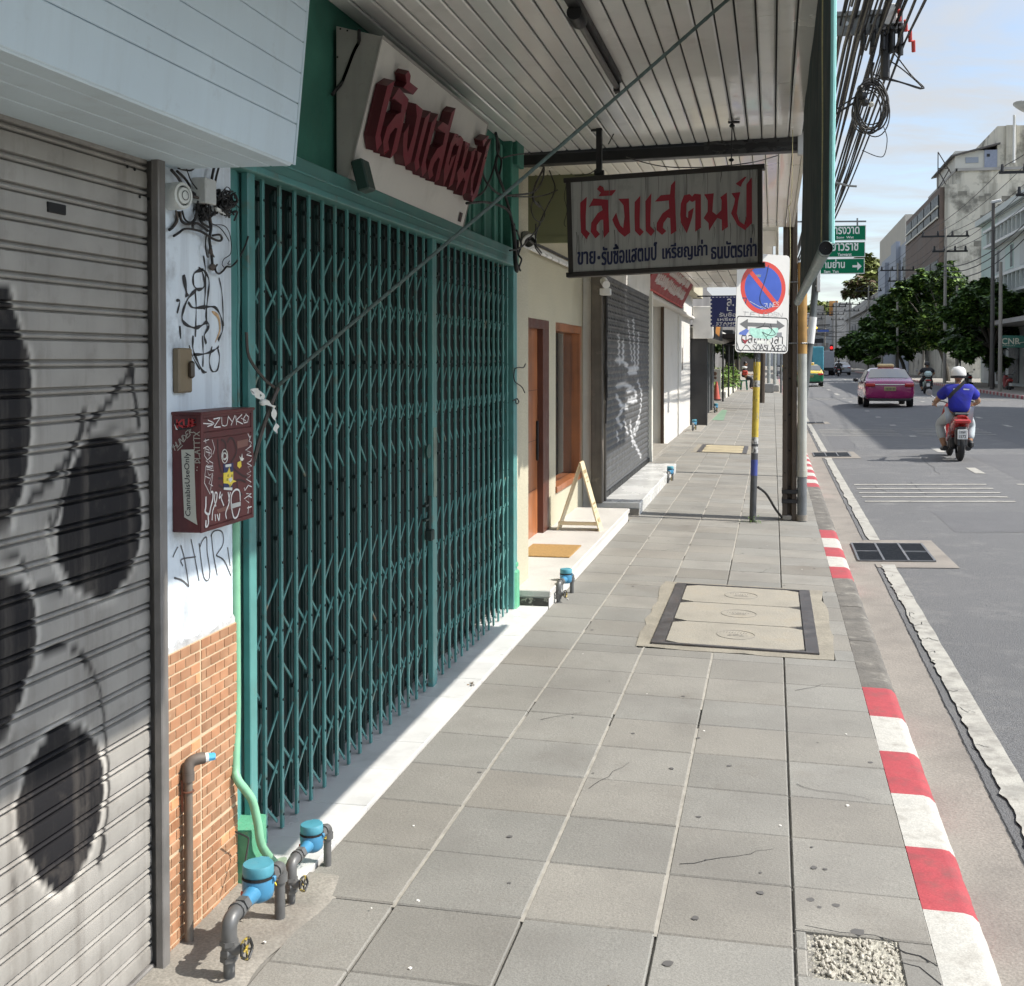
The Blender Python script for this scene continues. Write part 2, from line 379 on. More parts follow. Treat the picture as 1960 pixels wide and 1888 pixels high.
# cement strips between the pavers: pale mortar lines along the street
b = MB()
for x in COLX[1:5]:
    y = 3.4 if x > -1.2 else 7.8
    while y < 58:
        y2 = y + rnd.uniform(.5, 2.2)
        if not (6.7 < y < 8.9 and x > -.8) and not (20.5 < y2 < 23.2):
            w = rnd.uniform(.004, .007)
            b.quad((x - w, y, gz(x) - .0025), (x + w, y, gz(x) - .0025), (x + w, y2, gz(x) - .0025), (x - w, y2, gz(x) - .0025))
        y = y2 + rnd.uniform(0, .3)
obj('mortar_joints', b, M('mortar', (.31, .29, .25), .95, v=.2, sc=20), kind='structure')
b = MB()                                                         # cement apron by the wall near the meters
def apr(u, v):
    x = -1.95 + (.60 - .10 * noise.noise(Vector((0, v * 9, 0)))) * u; y = .2 + 3.36 * v
    return (x, y, gz(x) + .003 - .006 * (u > .99) + .004 * noise.noise(Vector((x * 4, y * 4, 0))) * (u < .95))
b.grid(apr, 24, 60); obj('cement_apron', b, m_apron, kind='structure', smooth=True)
b = MB()                                                         # concrete behind the old marble strip, by the steps
b.quad((-2.6, 12, gz(-2.6) + .006), (-1.38, 12, gz(-1.38) - .002), (-1.38, 17.1, gz(-1.38) - .002), (-2.6, 17.1, gz(-2.6) + .006)); obj('step_footing', b, m_apron, kind='structure')
# kerb
prof = [(.4635, -.25), (.4635, -.0125), (.585, -.0150), (.612, -.021), (.632, -.042), (.668, -.2)]
b = MB(); mats = [m_kred, m_kwhite, m_kbare]
segs = [(-3, 2.62, 2), (2.62, 3.235, 1), (3.245, 3.755, 1), (3.755, 4.235, 0), (4.235, 4.747, 1), (4.747, 5.256, 0), (5.256, 5.768, 1), (5.768, 6.268, 0), (6.268, 7.3, 2), (7.31, 8.3, 2), (8.31, 9.36, 2),
        (9.36, 9.88, 0), (9.88, 10.39, 1), (10.39, 10.895, 0), (10.895, 11.45, 1), (11.45, 12.0, 0), (12.0, 13.2, 2), (13.21, 14.6, 2), (14.61, 16.03, 2)]
y = 16.03; k = 0
while y < 120:
    segs.append((y, y + .5, k % 2)); y += .505; k += 1
for (y0, y1, mi) in segs:
    ny = max(1, int((y1 - y0) / .06)) if y0 < 20 and y0 > 1 else 1
    rows = []
    for j in range(ny + 1):
        yy = y0 + (y1 - y0) * j / ny; r_ = []
        for q, (x, z) in enumerate(prof):
            a = .004 * (q in (2, 3, 4)) * (1 if y0 < 20 else 0)
            if mi == 2: a *= 2.2
            r_.append((x + a * noise.noise(Vector((yy * 9, q, 0))), yy, z + a * noise.noise(Vector((yy * 7, q, 5)))))
        rows.append(r_)
    n = len(prof); b.add([p for r_ in rows for p in r_], [(j * n + q, j * n + q + 1, (j + 1) * n + q + 1, (j + 1) * n + q) for j in range(ny) for q in range(n - 1)][::1], mi)
    b.f[-ny * (n - 1):] = [f[::-1] for f in b.f[-ny * (n - 1):]]
obj('kerb', b, mats, kind='structure', smooth=True)
b = MB()                                                         # gutter, crack strip, edge line
gs = [(-3, 10.85), (12.25, 22.4), (23.85, 34), (35.2, 130)]
for y0, y1 in gs: b.quad((.6, y0, rz(.6) + .004), (.905, y0, rz(.905) + .006), (.905, y1, rz(.905) + .006), (.6, y1, rz(.6) + .004))
for y0, y1 in ((10.7, 12.3), (22.3, 23.9), (34, 35.2)): b.quad((.6, y0, rz(.6) + .006), (1.62, y0, rz(1.62) + .006), (1.58, y1, rz(1.58) + .006), (.6, y1, rz(.6) + .006))
obj('gutter', b, m_gut, kind='structure')
b = MB()
for y0, y1 in gs[:3]:
    y = y0
    while y < y1:
        yn = min(y + .12, y1)
        x0 = .908 + .006 * noise.noise(Vector((y * 3, 1, 0))); x1 = .905 + .006 * noise.noise(Vector((yn * 3, 1, 0))); w0 = .008 + .006 * noise.noise(Vector((y * 5, 9, 0))); w1 = .008 + .006 * noise.noise(Vector((yn * 5, 9, 0)))
        b.quad((x0, y, rz(.91) + .009), (x0 + w0, y, rz(.91) + .009), (x1 + w1, yn, rz(.91) + .009), (x1, yn, rz(.91) + .009)); y = yn
obj('gutter_crack', b, m_black, kind='structure')
b = MB()
for y0, y1 in gs[:3] + [(35.2, 75)]:
    y = y0 + .03
    while y < y1 - .03:
        yn = min(y + (.06 if y < 12 else .3), y1 - .02)
        f = lambda t: (.962 + .03 * noise.noise(Vector((t * 2.5, 3, 0))) + .022 * noise.noise(Vector((t * 13, 3, 0))), 1.078 + .006 * noise.noise(Vector((t * 3, 7, 0))))
        (a0, a1), (c0, c1) = f(y), f(yn)
        b.quad((a0, y, rz(1) + .009), (a1, y, rz(1.08) + .009), (c1, yn, rz(1.08) + .009), (c0, yn, rz(1) + .009)); y = yn
obj('edge_line', b, m_white, kind='structure')
b = MB()                                                         # cracks across the painted edge line
rnd = random.Random(9)
for k in range(14):
    y = rnd.uniform(3.5, 10.5); x = .95 + rnd.uniform(0, .03); pts = [(x, y, rz(1.0) + .0115)]
    for q in range(rnd.randint(3, 7)):
        x += rnd.uniform(-.004, .03); y += rnd.uniform(-.05, .05); pts.append((min(x, 1.07), y, rz(1.0) + .0115 + .02 * (min(x, 1.07) - 1.0)))
    b.ribbon(pts, rnd.uniform(.003, .006), (0, 0, 1), 0)
obj('line_cracks', b, m_black, kind='structure')
b = MB()
def stripe(x0, x1, y0, y1): b.quad((x0, y0, rz(x0) + .006), (x1, y0, rz(x1) + .006), (x1, y1, rz(x1) + .006), (x0, y1, rz(x0) + .006))
for ys in ([17.62, 17.08, 16.56, 16.06, 15.56], [31.1, 30.5, 29.95, 29.35, 28.75], [56, 55.4, 54.8, 54.2, 53.6]):
    for x0, x1 in ((1.18, 3.03), (3.45, 5.15), (6.3, 8.0), (8.4, 10.2)):
        for y in ys: stripe(x0, x1, y, y + .11)
for y0, y1 in ((19.3, 20.3), (23.6, 24.7), (28.2, 28.6), (32.8, 33.25), (37.3, 37.8), (41.6, 42.15), (46.2, 46.7), (50.5, 51), (55, 55.5)): stripe(3.15, 3.3, y0, y1)
for y0 in (27.5, 31.85, 36.2, 40.5, 45, 49.5): stripe(5.98, 6.12, y0, y0 + .85)
for y0 in range(60, 170, 9): stripe(3.15, 3.32, y0, y0 + 3); stripe(5.95, 6.1, y0 + 4, y0 + 7)
for y0 in (22.0, 26.4, 30.8, 35.2, 39.6): stripe(8.7, 8.85, y0, y0 + .5)
obj('lane_markings', b, m_white, kind='structure')
b = MB(); rr = random.Random(77)                                 # tar seams and cracks in the carriageway
for k in range(22):
    x, y = rr.uniform(1.3, 9), rr.uniform(6, 40); dx = rr.choice([0, 0, 1]); pts = []
    for q in range(rr.randint(6, 16)): x += rr.uniform(-.03, .03) + .25 * dx; y += rr.uniform(-.02, .1) * (1 - dx) * 4 + rr.uniform(-.06, .06); pts.append((x, y, rz(x) + .003))
    b.ribbon(pts, rr.uniform(.006, .014), (0, 0, 1), 0)
obj('road_cracks', b, M('tar crack', (.05, .05, .05), .8), kind='structure')
b = MB()
for x0, x1, y0, y1 in ((1.9, 2.9, 12.9, 14.6), (3.6, 4.7, 17.9, 23), (1.25, 1.75, 24.5, 30), (5, 5.9, 25, 33)):
    b.poly([(x + rr.uniform(-.02, .02), y + rr.uniform(-.04, .04), rz(x) + .002) for x, y in ((x0, y0), ((x0 + x1) / 2, y0), (x1, y0), (x1, (y0 + y1) / 2), (x1, y1), (x0, y1))], 0, (0, 0, 1))
obj('road_patches', b, M('patched asphalt', (.125, .125, .128), .85, v=.15, sc=3, bump=.8, bs=170, fine=150, world=True), kind='structure')
# far-side kerb and pavement
b = MB(); y = 20; k = 0
while y < 170:
    b.box(11.36, 11.56, y, y + .495, -.3, -.005, .02, k % 2); y += .5; k += 1
obj('far_kerb', b, [m_kred, m_kwhite], kind='structure')
b = MB(); b.box(11.56, 19, -10, 200, -.4, -.01); obj('far_pavement', b, m_conc, kind='structure')
# drains
def drain(y0, y1, lab):
    t = thing('road_drain', lab, 'drain grate', (1.1, (y0 + y1) / 2, rz(1.1)), 'iron drain grates along the gutter')
    x0, x1 = .78, 1.45; z = rz(1.1) + .012; sl = .02
    zz = lambda x: z + sl * (x - 1.1)
    b = MB(); b.quad((x0, y0, zz(x0) - .002), (x1, y0, zz(x1) - .002), (x1, y1, zz(x1) - .002), (x0, y1, zz(x0) - .002)); obj('pit', b, m_black, t)
    b = MB()
    for x in (x0, x0 + .225, x0 + .445, x1): b.bar((x, y0, zz(x) + .003), (x, y1, zz(x) + .003), .02, .012)
    for x in ((x0, x0 + .225), (x0 + .445, x1)): b.bar((x[0], (y0 + y1) / 2, zz(x[0]) + .004), (x[1], (y0 + y1) / 2, zz(x[1]) + .004), .03, .012)
    for y in (y0, y1): b.bar((x0, y, zz(x0) + .002), (x1, y, zz(x1) + .002), .018, .01)
    obj('frame', b, m_grate, t)
    b = MB(); n = 26
    for k in range(1, n):
        y = y0 + (y1 - y0) * k / n; b.bar((x0, y, zz(x0) + .0015), (x1, y, zz(x1) + .0015), .013, .008)
    obj('bars', b, M('dark grate bars', (.03, .032, .036), .5, .5, v=.3, sc=20), t)
drain(11.0, 12.02, 'iron drain grate nearest the camera beside the red and white kerb')
drain(22.65, 23.55, 'smaller-looking iron drain grate farther up the gutter past the downpipe')
drain(34.2, 34.9, 'farthest iron drain grate in the gutter, a thin dark slot')
# manholes
def manhole(x0, x1, y0, y1, lab, col, fr=.075):
    t = thing('service_cover', lab, 'manhole cover', ((x0 + x1) / 2, (y0 + y1) / 2, gz((x0 + x1) / 2)), 'concrete service covers set in the pavement')
    P = lambda x, y, d=0: Vector((x, y, gz(x) + d))
    b = MB(); rr = random.Random(int(y0 * 10)); ox = []
    for k in range(44):
        a = k / 44 * 4; s_ = int(a); f = a - s_
        X0, X1, Y0, Y1 = x0 - .09, x1 + .09, y0 - .1, y1 + .09
        p = [(X0 + (X1 - X0) * f, Y0), (X1, Y0 + (Y1 - Y0) * f), (X1 - (X1 - X0) * f, Y1), (X0, Y1 - (Y1 - Y0) * f)][s_]
        ox.append(P(p[0] + rr.uniform(-.018, .018), p[1] + rr.uniform(-.02, .02), 0.0))
    b.poly(ox, .003, (0, 0, 1)); b.v = [(x, y, z - .0005) for x, y, z in b.v]; obj('collar', b, M('cement collar', (.27, .245, .195), .92, v=.2, sc=6, bump=.4, bs=50, fine=130, dirt=((.18, .16, .13), .5, 5, .5, .75)), t)
    b = MB(); zb = .007
    b.poly([P(x0 + fr * .5, y0), P(x1 - fr * .5, y0), P(x1 - fr * .5, y1), P(x0 + fr * .5, y1)], .0055, (0, 0, 1)); obj('pit_frame', b, m_iron, t)
    b = MB(); b.bar(P(x0 + fr / 2, y0, zb), P(x0 + fr / 2, y1, zb), fr, .012); b.bar(P(x1 - fr / 2, y0, zb), P(x1 - fr / 2, y1, zb), fr, .012)
    b.bar(P(x0, y0, zb), P(x1, y0, zb), .03, .012); b.bar(P(x0, y1, zb), P(x1, y1, zb), .03, .012)
    obj('rim', b, M('steel rim', (.1, .095, .095), .5, .5, v=.25, sc=9, dirt=((.12, .06, .04), .4, 20, .55, .7)), t)
    n = 3; xa, xb = x0 + fr + .008, x1 - fr - .008; h = (y1 - y0 - .03) / n
    for k in range(n):
        b = MB(); ya = y0 + .02 + h * k; yb = ya + h - .012; c = .085; cv = .05
        pl = [(xa + c, ya), (xb - c, ya), (xb, ya + cv), (xb, yb - cv), (xb - c, yb), (xa + c, yb), (xa, yb - cv), (xa, ya + cv)]
        b.poly([P(x, y, .002) for x, y in pl], .0085, (0, 0, 1)); pn = obj('cover_slab', b, col, t)
        if y0 < 10:
            b = MB(); cx_, cy_ = (xa + xb) / 2, (ya + yb) / 2; el = [P(cx_ + .115 * cos(q * pi / 12), cy_ + .115 * sin(q * pi / 12), .0112) for q in range(25)]
            b.tube(el, .0022, 5)
            put_text(b, 'TOT', P(cx_ + .05, cy_ - .01 + .03, .0112), (-.1, 0, .0025), (0, -.05, 0), (0, 0, 1), .001, .02)
            for q in range(9): b.tube([P(cx_ - .075 + .017 * q, cy_ + .05 - .03 * (k == 1), .011), P(cx_ - .07 + .017 * q, cy_ + .075 - .03 * (k == 1), .011)], .003, 4)
            obj('embossed_mark', b, M('mark shade', (.2, .185, .16), .9), pn)
manhole(-.70, .27, 6.88, 8.72, 'three slab concrete service cover in a dark steel frame beside the kerb', M('cover concrete', (.31, .285, .235), .85, v=.14, sc=4, bump=.3, bs=70, fine=160, dirt=((.25, .21, .15), .6, 4, .5, .75)))
manhole(-1.33, -.45, 21.05, 22.85, 'yellowish concrete service cover farther along the pavement', M('yellow cover concrete', (.33, .28, .18), .85, v=.2, sc=4, bump=.2))
# broken paving by the kerb
t = thing('broken_paving', 'patch of broken paving with exposed rubble next to the kerb', 'paving patch', (.23, 3.4, gz(.23)))
b = MB(); b.grid(lambda u, v: (.105 + .26 * u, 3.268 + .265 * v, gz(.2) - .010 + .009 * noise.noise(Vector((u * 30, v * 30, 2))) + .005 * noise.noise(Vector((u * 70, v * 70, 2)))), 46, 46)
obj('rubble_bed', b, M('rubble cement', (.38, .36, .30), .95, v=.35, sc=55, bump=.8, bs=110, dirt=((.09, .08, .07), .9, 60, .55, .66)), t, True)
b = MB(); rr = random.Random(5)
for k in range(150):
    x, y = rr.uniform(.125, .345), rr.uniform(3.29, 3.515); s_ = rr.uniform(.003, .008)
    b.obox((x, y, gz(x) - .006 + s_ * .3), (s_ * 2, s_ * 1.4, s_ * 1.3), Quaternion((rr.random(), rr.random(), rr.random(), rr.random() + .1)).normalized().to_matrix(), s_ * .3)
q = obj('pebbles', b, M('pale pebble', (.42, .39, .33), .9, v=.3, sc=40, dirt=((.2, .18, .15), .6, 30, .5, .7)), t); q['kind'] = 'stuff'
b = MB()
b.ribbon([(.34, 3.5, gz(.34) + .0015), (.38, 3.46, gz(.38) + .0015), (.42, 3.45, gz(.42) + .0015), (.462, 3.4, -.0095)], .005, (0, 0, 1), 0)
b.ribbon([(.36, 3.4, gz(.36) + .0015), (.41, 3.385, gz(.4) + .0015), (.458, 3.3, -.0095)], .005, (0, 0, 1), 0)
b.ribbon([(.1, 3.56, gz(.1) + .0015), (.2, 3.54, gz(.2) + .0015), (.3, 3.545, gz(.3) + .0015), (.36, 3.52, gz(.36) + .0015)], .004, (0, 0, 1), 0)
obj('crack', b, m_black, t)
# chewing gum spots, litter
b = MB(); rr = random.Random(52)                                 # hairline cracks across single pavers
for x0, y0, n_, dx, dy in ((-.30, 3.9, 9, .03, .035), (.1, 4.75, 8, .035, -.02), (-1.05, 5.3, 8, .03, .03), (-.7, 4.5, 7, .02, .045), (.12, 6.1, 9, .03, .02), (-.95, 10.2, 9, .03, .03), (-.1, 9.4, 8, .02, .04)):
    x, y = x0, y0; P = []
    for q in range(n_): P.append((x, y, gz(x) + .0022)); x += dx + rr.uniform(-.02, .02); y += dy + rr.uniform(-.02, .02)
    b.ribbon(P, [.0035 * (1 - .8 * i / n_) for i in range(n_)], (0, 0, 1), 0)
obj('paver_cracks', b, m_black, kind='structure')
b = MB(); rr = random.Random(21)
spots = [(zf(1560, 1840, 1000 / 1960)(a, c_), w) for a, c_, w in ((515, 148, 1.2), (930, 648, 1.2), (985, 655, .7), (668, 770, 1.2), (915, 805, 1.2), (1038, 832, 1.2), (957, 842, .8), (348, 895, 1.2), (1145, 962, 1.9), (215, 1118, 1.6), (365, 12, .9), (1208, 132, 1))]
spots = [(pX(p, 0) if 0 else onP(p, (.025, 0, 1), 0), w) for p, w in spots] + [(Vector((rr.uniform(-1.2, .4), rr.uniform(3.6, 14), 0)), rr.uniform(.4, 1)) for k in range(46)]
for p, w in spots:
    r_ = .0105 * w; b.poly([(p.x + r_ * (1 + .25 * rr.uniform(-1, 1)) * cos(q), p.y + r_ * (1 + .25 * rr.uniform(-1, 1)) * sin(q) , gz(p.x) + .0022) for q in [i * pi / 5 for i in range(10)]], 0, (0, 0, 1))
o = obj('gum_spots', b, M('old gum', (.1, .095, .09), .8), kind='stuff')
b = MB()
for k in range(26):
    x, y = rr.uniform(-1.55, .45), rr.uniform(3.0, 13)
    if k < 6: x, y = rr.uniform(-1.6, -.9), rr.uniform(2.9, 3.5)
    s_ = rr.uniform(.002, .006); b.obox((x, y, gz(x) + .007 * (y < 3.56 and x < -1.1) + s_ * .4), (s_ * 2, s_ * 1.5, s_ * .6), Matrix.Rotation(rr.uniform(0, 6), 3, 'Z'))
obj('paper_scraps', b, M('paper scrap', (.75, .72, .66), .9, v=.2), kind='stuff')
b = MB()
for (x, y, n_) in ((-1.50, 5.75, 16), (-.41, 3.05, 10)):
    for k in range(n_):
        p = Vector((x + rr.gauss(0, .012), y + rr.gauss(0, .02), gz(x) + .004 + rr.random() * .012)); a_ = rr.uniform(0, 6)
        b.quad(p, p + Vector((.014 * cos(a_), .014 * sin(a_), .006)), p + Vector((.02 * cos(a_ + .5), .02 * sin(a_ + .5), .002)), p + Vector((.01 * cos(a_ + 1), .01 * sin(a_ + 1), 0)))
obj('dead_leaves', b, M('dry leaf', (.2, .13, .06), .9, v=.4, sc=60), kind='stuff')
# ================================================================ LEFT SHOP: roller shutter, signboard soffit, pillar, letterbox, pipes
m_steel = M('weathered shutter steel', (.30, .285, .26), .62, .08, spec=.25, v=.12, sc=7, streak=((.13, .115, .1), .5, 16), dirt=((.12, .105, .09), .5, 9, .55, .8), attr='tint', fine=0)
m_rail = M('guide rail steel', (.2, .19, .18), .5, .3, v=.2, sc=9, streak=((.1, .09, .08), .5, 20))
XS = -1.66
def build_shutter():
    t = thing('roller_shutter', 'grey roller shutter with large black graffiti ovals outlined in white', 'roller shutter', (-1.66, 1.6, 0))
    b = MB(); pitch = .0655
    pr = [(0, -.001), (.03, .003), (.34, .0048), (.66, .003), (.69, -.001), (.705, -.011), (.735, -.011), (.75, -.003), (.79, .0015), (.84, .003), (.89, .0015), (.92, -.003), (.935, -.011), (.985, -.011)]
    zs, ds = [], []; z = .055; k = 0
    while z < 2.3:
        for f, d in pr: zs.append(z + f * pitch); ds.append(d)
        z += pitch
    ys = [.2 + .12 * i for i in range(16)] + list(np.arange(2.12, 2.925, .0055))
    vs = [(XS + d, y, z_) for z_, d in zip(zs, ds) for y in ys]; n = len(ys)
    b.add(vs, [(j * n + i, j * n + i + 1, (j + 1) * n + i + 1, (j + 1) * n + i) for j in range(len(zs) - 1) for i in range(n - 1)])
    o = obj('slat_curtain', b, m_steel, t, True)
    V = np.array(vs)[:, 1:]
    a1 = zf(0, 860, 600 / 1416); a2 = zf(0, 1660, 600 / 1405); a0 = zf(0, 0, 860 / 1888)
    def pl(f, pts): return np.array([(p.y, p.z) for p in (pX(f(*q), XS) for q in pts)])
    def smooth(P, closed=True, k=8):
        n_ = len(P); out = []
        for i in range(n_ if closed else n_ - 1):
            A, B, C_, D = (P[(i - 1) % n_], P[i], P[(i + 1) % n_], P[(i + 2) % n_]) if closed else (P[max(i - 1, 0)], P[i], P[i + 1], P[min(i + 2, n_ - 1)])
            for j in range(k):
                s_ = j / k; out.append(.5 * (2 * B + (C_ - A) * s_ + (2 * A - 5 * B + 4 * C_ - D) * s_ ** 2 + (3 * B - A - 3 * C_ + D) * s_ ** 3))
        if not closed: out.append(P[-1])
        return np.array(out)
    def dist(P, closed):
        best = np.full(len(V), 9.); ins = np.zeros(len(V), bool); m_ = len(P)
        for i in range(m_ if closed else m_ - 1):
            A, B = P[i], P[(i + 1) % m_]; d = B - A; L2 = d @ d + 1e-12
            tt = np.clip(((V - A) @ d) / L2, 0, 1); best = np.minimum(best, np.hypot(*(V - A - tt[:, None] * d).T))
            if closed:
                c_ = ((A[1] > V[:, 1]) != (B[1] > V[:, 1])) & (V[:, 0] < (B[0] - A[0]) * (V[:, 1] - A[1]) / (B[1] - A[1] + 1e-12) + A[0]); ins ^= c_
        return np.where(ins, -best, best) if closed else best
    col = np.ones((len(V), 3)) * 1.0
    rg = np.array([noise.noise(Vector((y * 22, z_ * 22, 1))) for y, z_ in V])
    def paint(d, c, w, amt=1.0):
        f = np.clip(.5 - (d + rg * .0012) / w, 0, 1) * amt
        col[:] = col * (1 - f[:, None]) + np.array(c) * f[:, None]
    BLK = (.04, .04, .05); WHT = (1.85, 1.84, 1.82); GRY = (.42, .4, .38)
    big = smooth(np.vstack([pl(a0, [(-900, 1480), (-300, 1500), (20, 1575), (70, 1700), (125, 1880)]), pl(a1, [(168, 90), (178, 300), (172, 520), (150, 740), (115, 900), (60, 1010), (-20, 1110), (-900, 1300)])]))
    mid = smooth(pl(a1, [(640, 545), (735, 600), (790, 740), (822, 900), (828, 1060), (812, 1200), (765, 1340), (690, 1450), (600, 1500), (500, 1480), (410, 1410), (350, 1310), (328, 1190), (350, 1040), (390, 830), (450, 650), (530, 565)]))
    lowl = smooth(np.vstack([pl(a1, [(-300, 1340), (0, 1370), (110, 1400), (180, 1480), (203, 1600), (205, 1750), (190, 1880)]), pl(a2, [(160, 60), (120, 200), (60, 340), (0, 450), (-300, 520)])]))
    bot = smooth(pl(a2, [(400, 345), (490, 385), (560, 470), (595, 600), (600, 740), (585, 880), (545, 1030), (480, 1180), (400, 1300), (340, 1340), (270, 1310), (205, 1230), (150, 1120), (100, 1000), (85, 900), (110, 740), (165, 590), (250, 440), (320, 370)]))
    for P, w in ((big, .02), (mid, .024), (lowl, .022), (bot, .022)):
        dd = dist(P, True); paint(dd - .016, WHT, .013, .55)
        paint(dd, BLK, w * .42)
    def stroke(f, pts, w, c=BLK, amt=.92, soft=.008): paint(dist(smooth(pl(f, pts), False, 5), False) - w * .62, c, soft * .8, amt)
    stroke(a1, [(768, 150), (760, 175)], .030); stroke(a1, [(760, 165), (690, 270), (600, 385), (510, 500)], .016)
    stroke(a1, [(490, 390), (465, 530), (410, 650), (330, 760), (230, 860), (165, 925)], .017); stroke(a1, [(770, 190), (785, 300), (800, 390), (812, 470), (780, 512), (640, 518), (520, 545)], .013)
    stroke(a1, [(395, 690), (375, 850), (330, 1000), (310, 1060)], .013, BLK, .8); stroke(a1, [(280, 1020), (300, 1090)], .012, BLK, .8)
    stroke(a1, [(265, 1070), (285, 1200), (310, 1300), (350, 1400)], .013, WHT, .8)
    stroke(a1, [(215, 1460), (330, 1435), (350, 1440)], .018); stroke(a1, [(-40, 1255), (70, 1250), (130, 1300), (150, 1350)], .012, BLK, .8)
    stroke(a1, [(-20, 1310), (90, 1320), (165, 1400)], .016, WHT, .6)
    stroke(a1, [(255, 1835), (330, 1785), (400, 1790), (480, 1840), (530, 1900)], .0115)
    stroke(a2, [(490, -10), (560, 100), (595, 270), (612, 450), (628, 620), (628, 780), (615, 920), (600, 1010)], .0085); stroke(a2, [(600, 1030), (590, 1110), (580, 1150)], .02)
    stroke(a2, [(60, 1250), (85, 1330)], .012, BLK, .6)
    set_attr(o, np.hstack([col, np.ones((len(V), 1))]))
    b = MB(); b.box(XS - .03, XS + .012, .2, 2.925, .018, .052, .004); obj('bottom_bar', b, m_rail, t)
    b = MB()
    b.box(-1.642, -1.618, 2.915, 2.952, .015, 2.26, .003); b.box(-1.74, -1.642, 2.938, 2.952, .015, 2.26, .002)
    obj('guide_rail', b, m_rail, t)
    a = zf(0, 0, 860 / 1888)
    b = MB(); p = pX(a(312, 1145), XS + .007); b.box(p.x - .004, p.x + .002, p.y - .035, p.y + .035, p.z - .012, p.z + .012, .0015); obj('slot_pull', b, m_black, t)
    b = MB()
    for (q, r_) in (((700, 915), 0), ((740, 930), 0), ((768, 1080), 0), ((815, 1092), 0)):
        p = pX(a(*q), XS + .006); b.ball((p.x, p.y, p.z), .005, None, (.5, 1, 1), 8)
    obj('bolts', b, m_black, t)
    b = MB(); b.box(-1.78, -1.6, -.2, 2.96, -.1, .03, .006); obj('threshold_plate', b, m_apron, t)
build_shutter()
# dark shop volume behind everything on the left (so no light leaks through)
m_wallw = M('white shop wall', (.62, .6, .55), .85, v=.08, sc=3, dirt=((.3, .27, .22), .5, 3, .55, .8), world=True)
t = thing('left_shop_building', 'plain upper wall of the building over the graffitied shutter', 'building', (-2.4, 0, 0))
b = MB(); b.box(-6, -1.80, -6, 3.46, 0, 2.3); b.box(-6, -1.69, -6, 3.46, 2.3, 7); obj('wall', b, m_wallw, t)
# ---- light blue signboard box over the shutter
m_blue = M('pale blue board', (.58, .68, .73), .55, v=.05, sc=2.5, dirt=((.33, .35, .34), .35, 16, .6, .8), streak=((.38, .42, .42), .25, 8))
YB = 3.08
t = thing('signboard_soffit', 'pale blue boarded signboard box jutting out over the roller shutter', 'signboard', (-1.45, 1.5, 2.24))
A0 = Vector((-1.307, YB, 2.231)); A1 = Vector((-1.235, YB, 2.95))
b = MB(); hs = [0, .112, .168, .252, .336, .42, .504, .588, .672, .76]; g = .0009
ax = (A1 - A0) / (A1 - A0).length; nx = Vector((ax.z, 0, -ax.x))
for h0, h1 in zip(hs, hs[1:]):
    p0 = A0 + ax * (h0 + g); p1 = A0 + ax * (h1 - g); b.obox(((p0 + p1) / 2 - nx * .008).to_tuple()[:1] + (YB / 2 - 1.0,) + (((p0 + p1) / 2 - nx * .008).z,), (.016, YB + 2.0, (p1 - p0).length), Matrix.Rotation(atan(ax.x / ax.z), 3, 'Y'), .0025)
obj('front_boards', b, m_blue, t)
b = MB(); us = [0, .06, .15, .24, .40]
for u0, u1 in zip(us, us[1:]): b.box(A0.x - .004 - u1 + g, A0.x - .004 - u0 - g, -2, YB - .001, 2.228, 2.244, .003)
obj('underside_boards', b, m_blue, t)
b = MB(); b.box(-1.68, -1.33, -2, YB - .01, 2.2465, 3.2); b.box(-1.66, -1.33, YB - .014, YB - .002, 2.236, 2.95); obj('core_box', b, M('box core', (.1, .11, .115), .9), t)
b = MB(); b.tube([(-1.305, YB + .001, 2.231), (-1.236, YB + .001, 2.95)], .004, 6); obj('corner_trim', b, m_blue, t)
# ---- pillar between shutter and gate
m_pill = M('pale blue pillar paint', (.66, .73, .78), .75, v=.07, sc=4, dirt=((.24, .24, .25), .7, 6, .54, .74), streak=((.3, .31, .33), .55, 13), bump=.25, bs=30, world=True)
XP = -1.66
t = thing('shop_pillar', 'pale blue painted pillar with brick-pattern tiles at its foot and black graffiti', 'pillar', (XP, 3.2, .04))
b = MB(); b.box(-1.95, XP, 2.952, 3.425, 0, 2.6); obj('pillar_shaft', b, m_pill, t)
# tile panels: pattern of small bricks on three courses of big tiles
m_brick = M('orange brick tile', (.34, .165, .085), .55, v=.15, sc=14, c2=(.40, .215, .12), dirt=((.62, .45, .3), .6, 18, .62, .8), attr='tint', rv=.2)
m_grout = M('tile grout', (.50, .385, .255), .85, v=.1, sc=20)
b = MB(); b.box(-1.7, XP + .009, 2.953, 3.431, .02, .872); obj('tile_backing', b, m_grout, t)
b = MB(); cols = []; rr = random.Random(4); zt = .03
panels = [(2.955, 3.19), (3.196, 3.43)]; zr = [(.022, .30), (.306, .585), (.591, .872)]
for (y0, y1) in panels:
    for (z0, z1) in zr:
        nr = 9; hh = (z1 - z0) / nr
        for i in range(nr):
            nb = 4; off = .5 * (i % 2); wv = (y1 - y0) / nb
            for j in range(-1, nb + 1):
                ya = y0 + (j + off) * wv; yb = ya + wv; ya = max(ya, y0); yb = min(yb, y1)
                if yb - ya < .006: continue
                n0 = len(b.v); c_ = .0029; b.box(XP + .006, XP + .0118, ya + c_, yb - c_, z0 + i * hh + c_, z0 + (i + 1) * hh - c_, .0008)
                k = rr.gauss(1, .09); h_ = rr.uniform(-.05, .05)
                if rr.random() < .02: k, h_ = 1.7, .1
                cols += [(k + h_, k * (1 - .2 * h_), k * (1 - h_), 1)] * (len(b.v) - n0)
o = obj('brick_tiles', b, m_brick, t); set_attr(o, cols)
b = MB(); rr = random.Random(8)                                  # cement remains along the top of the tiles
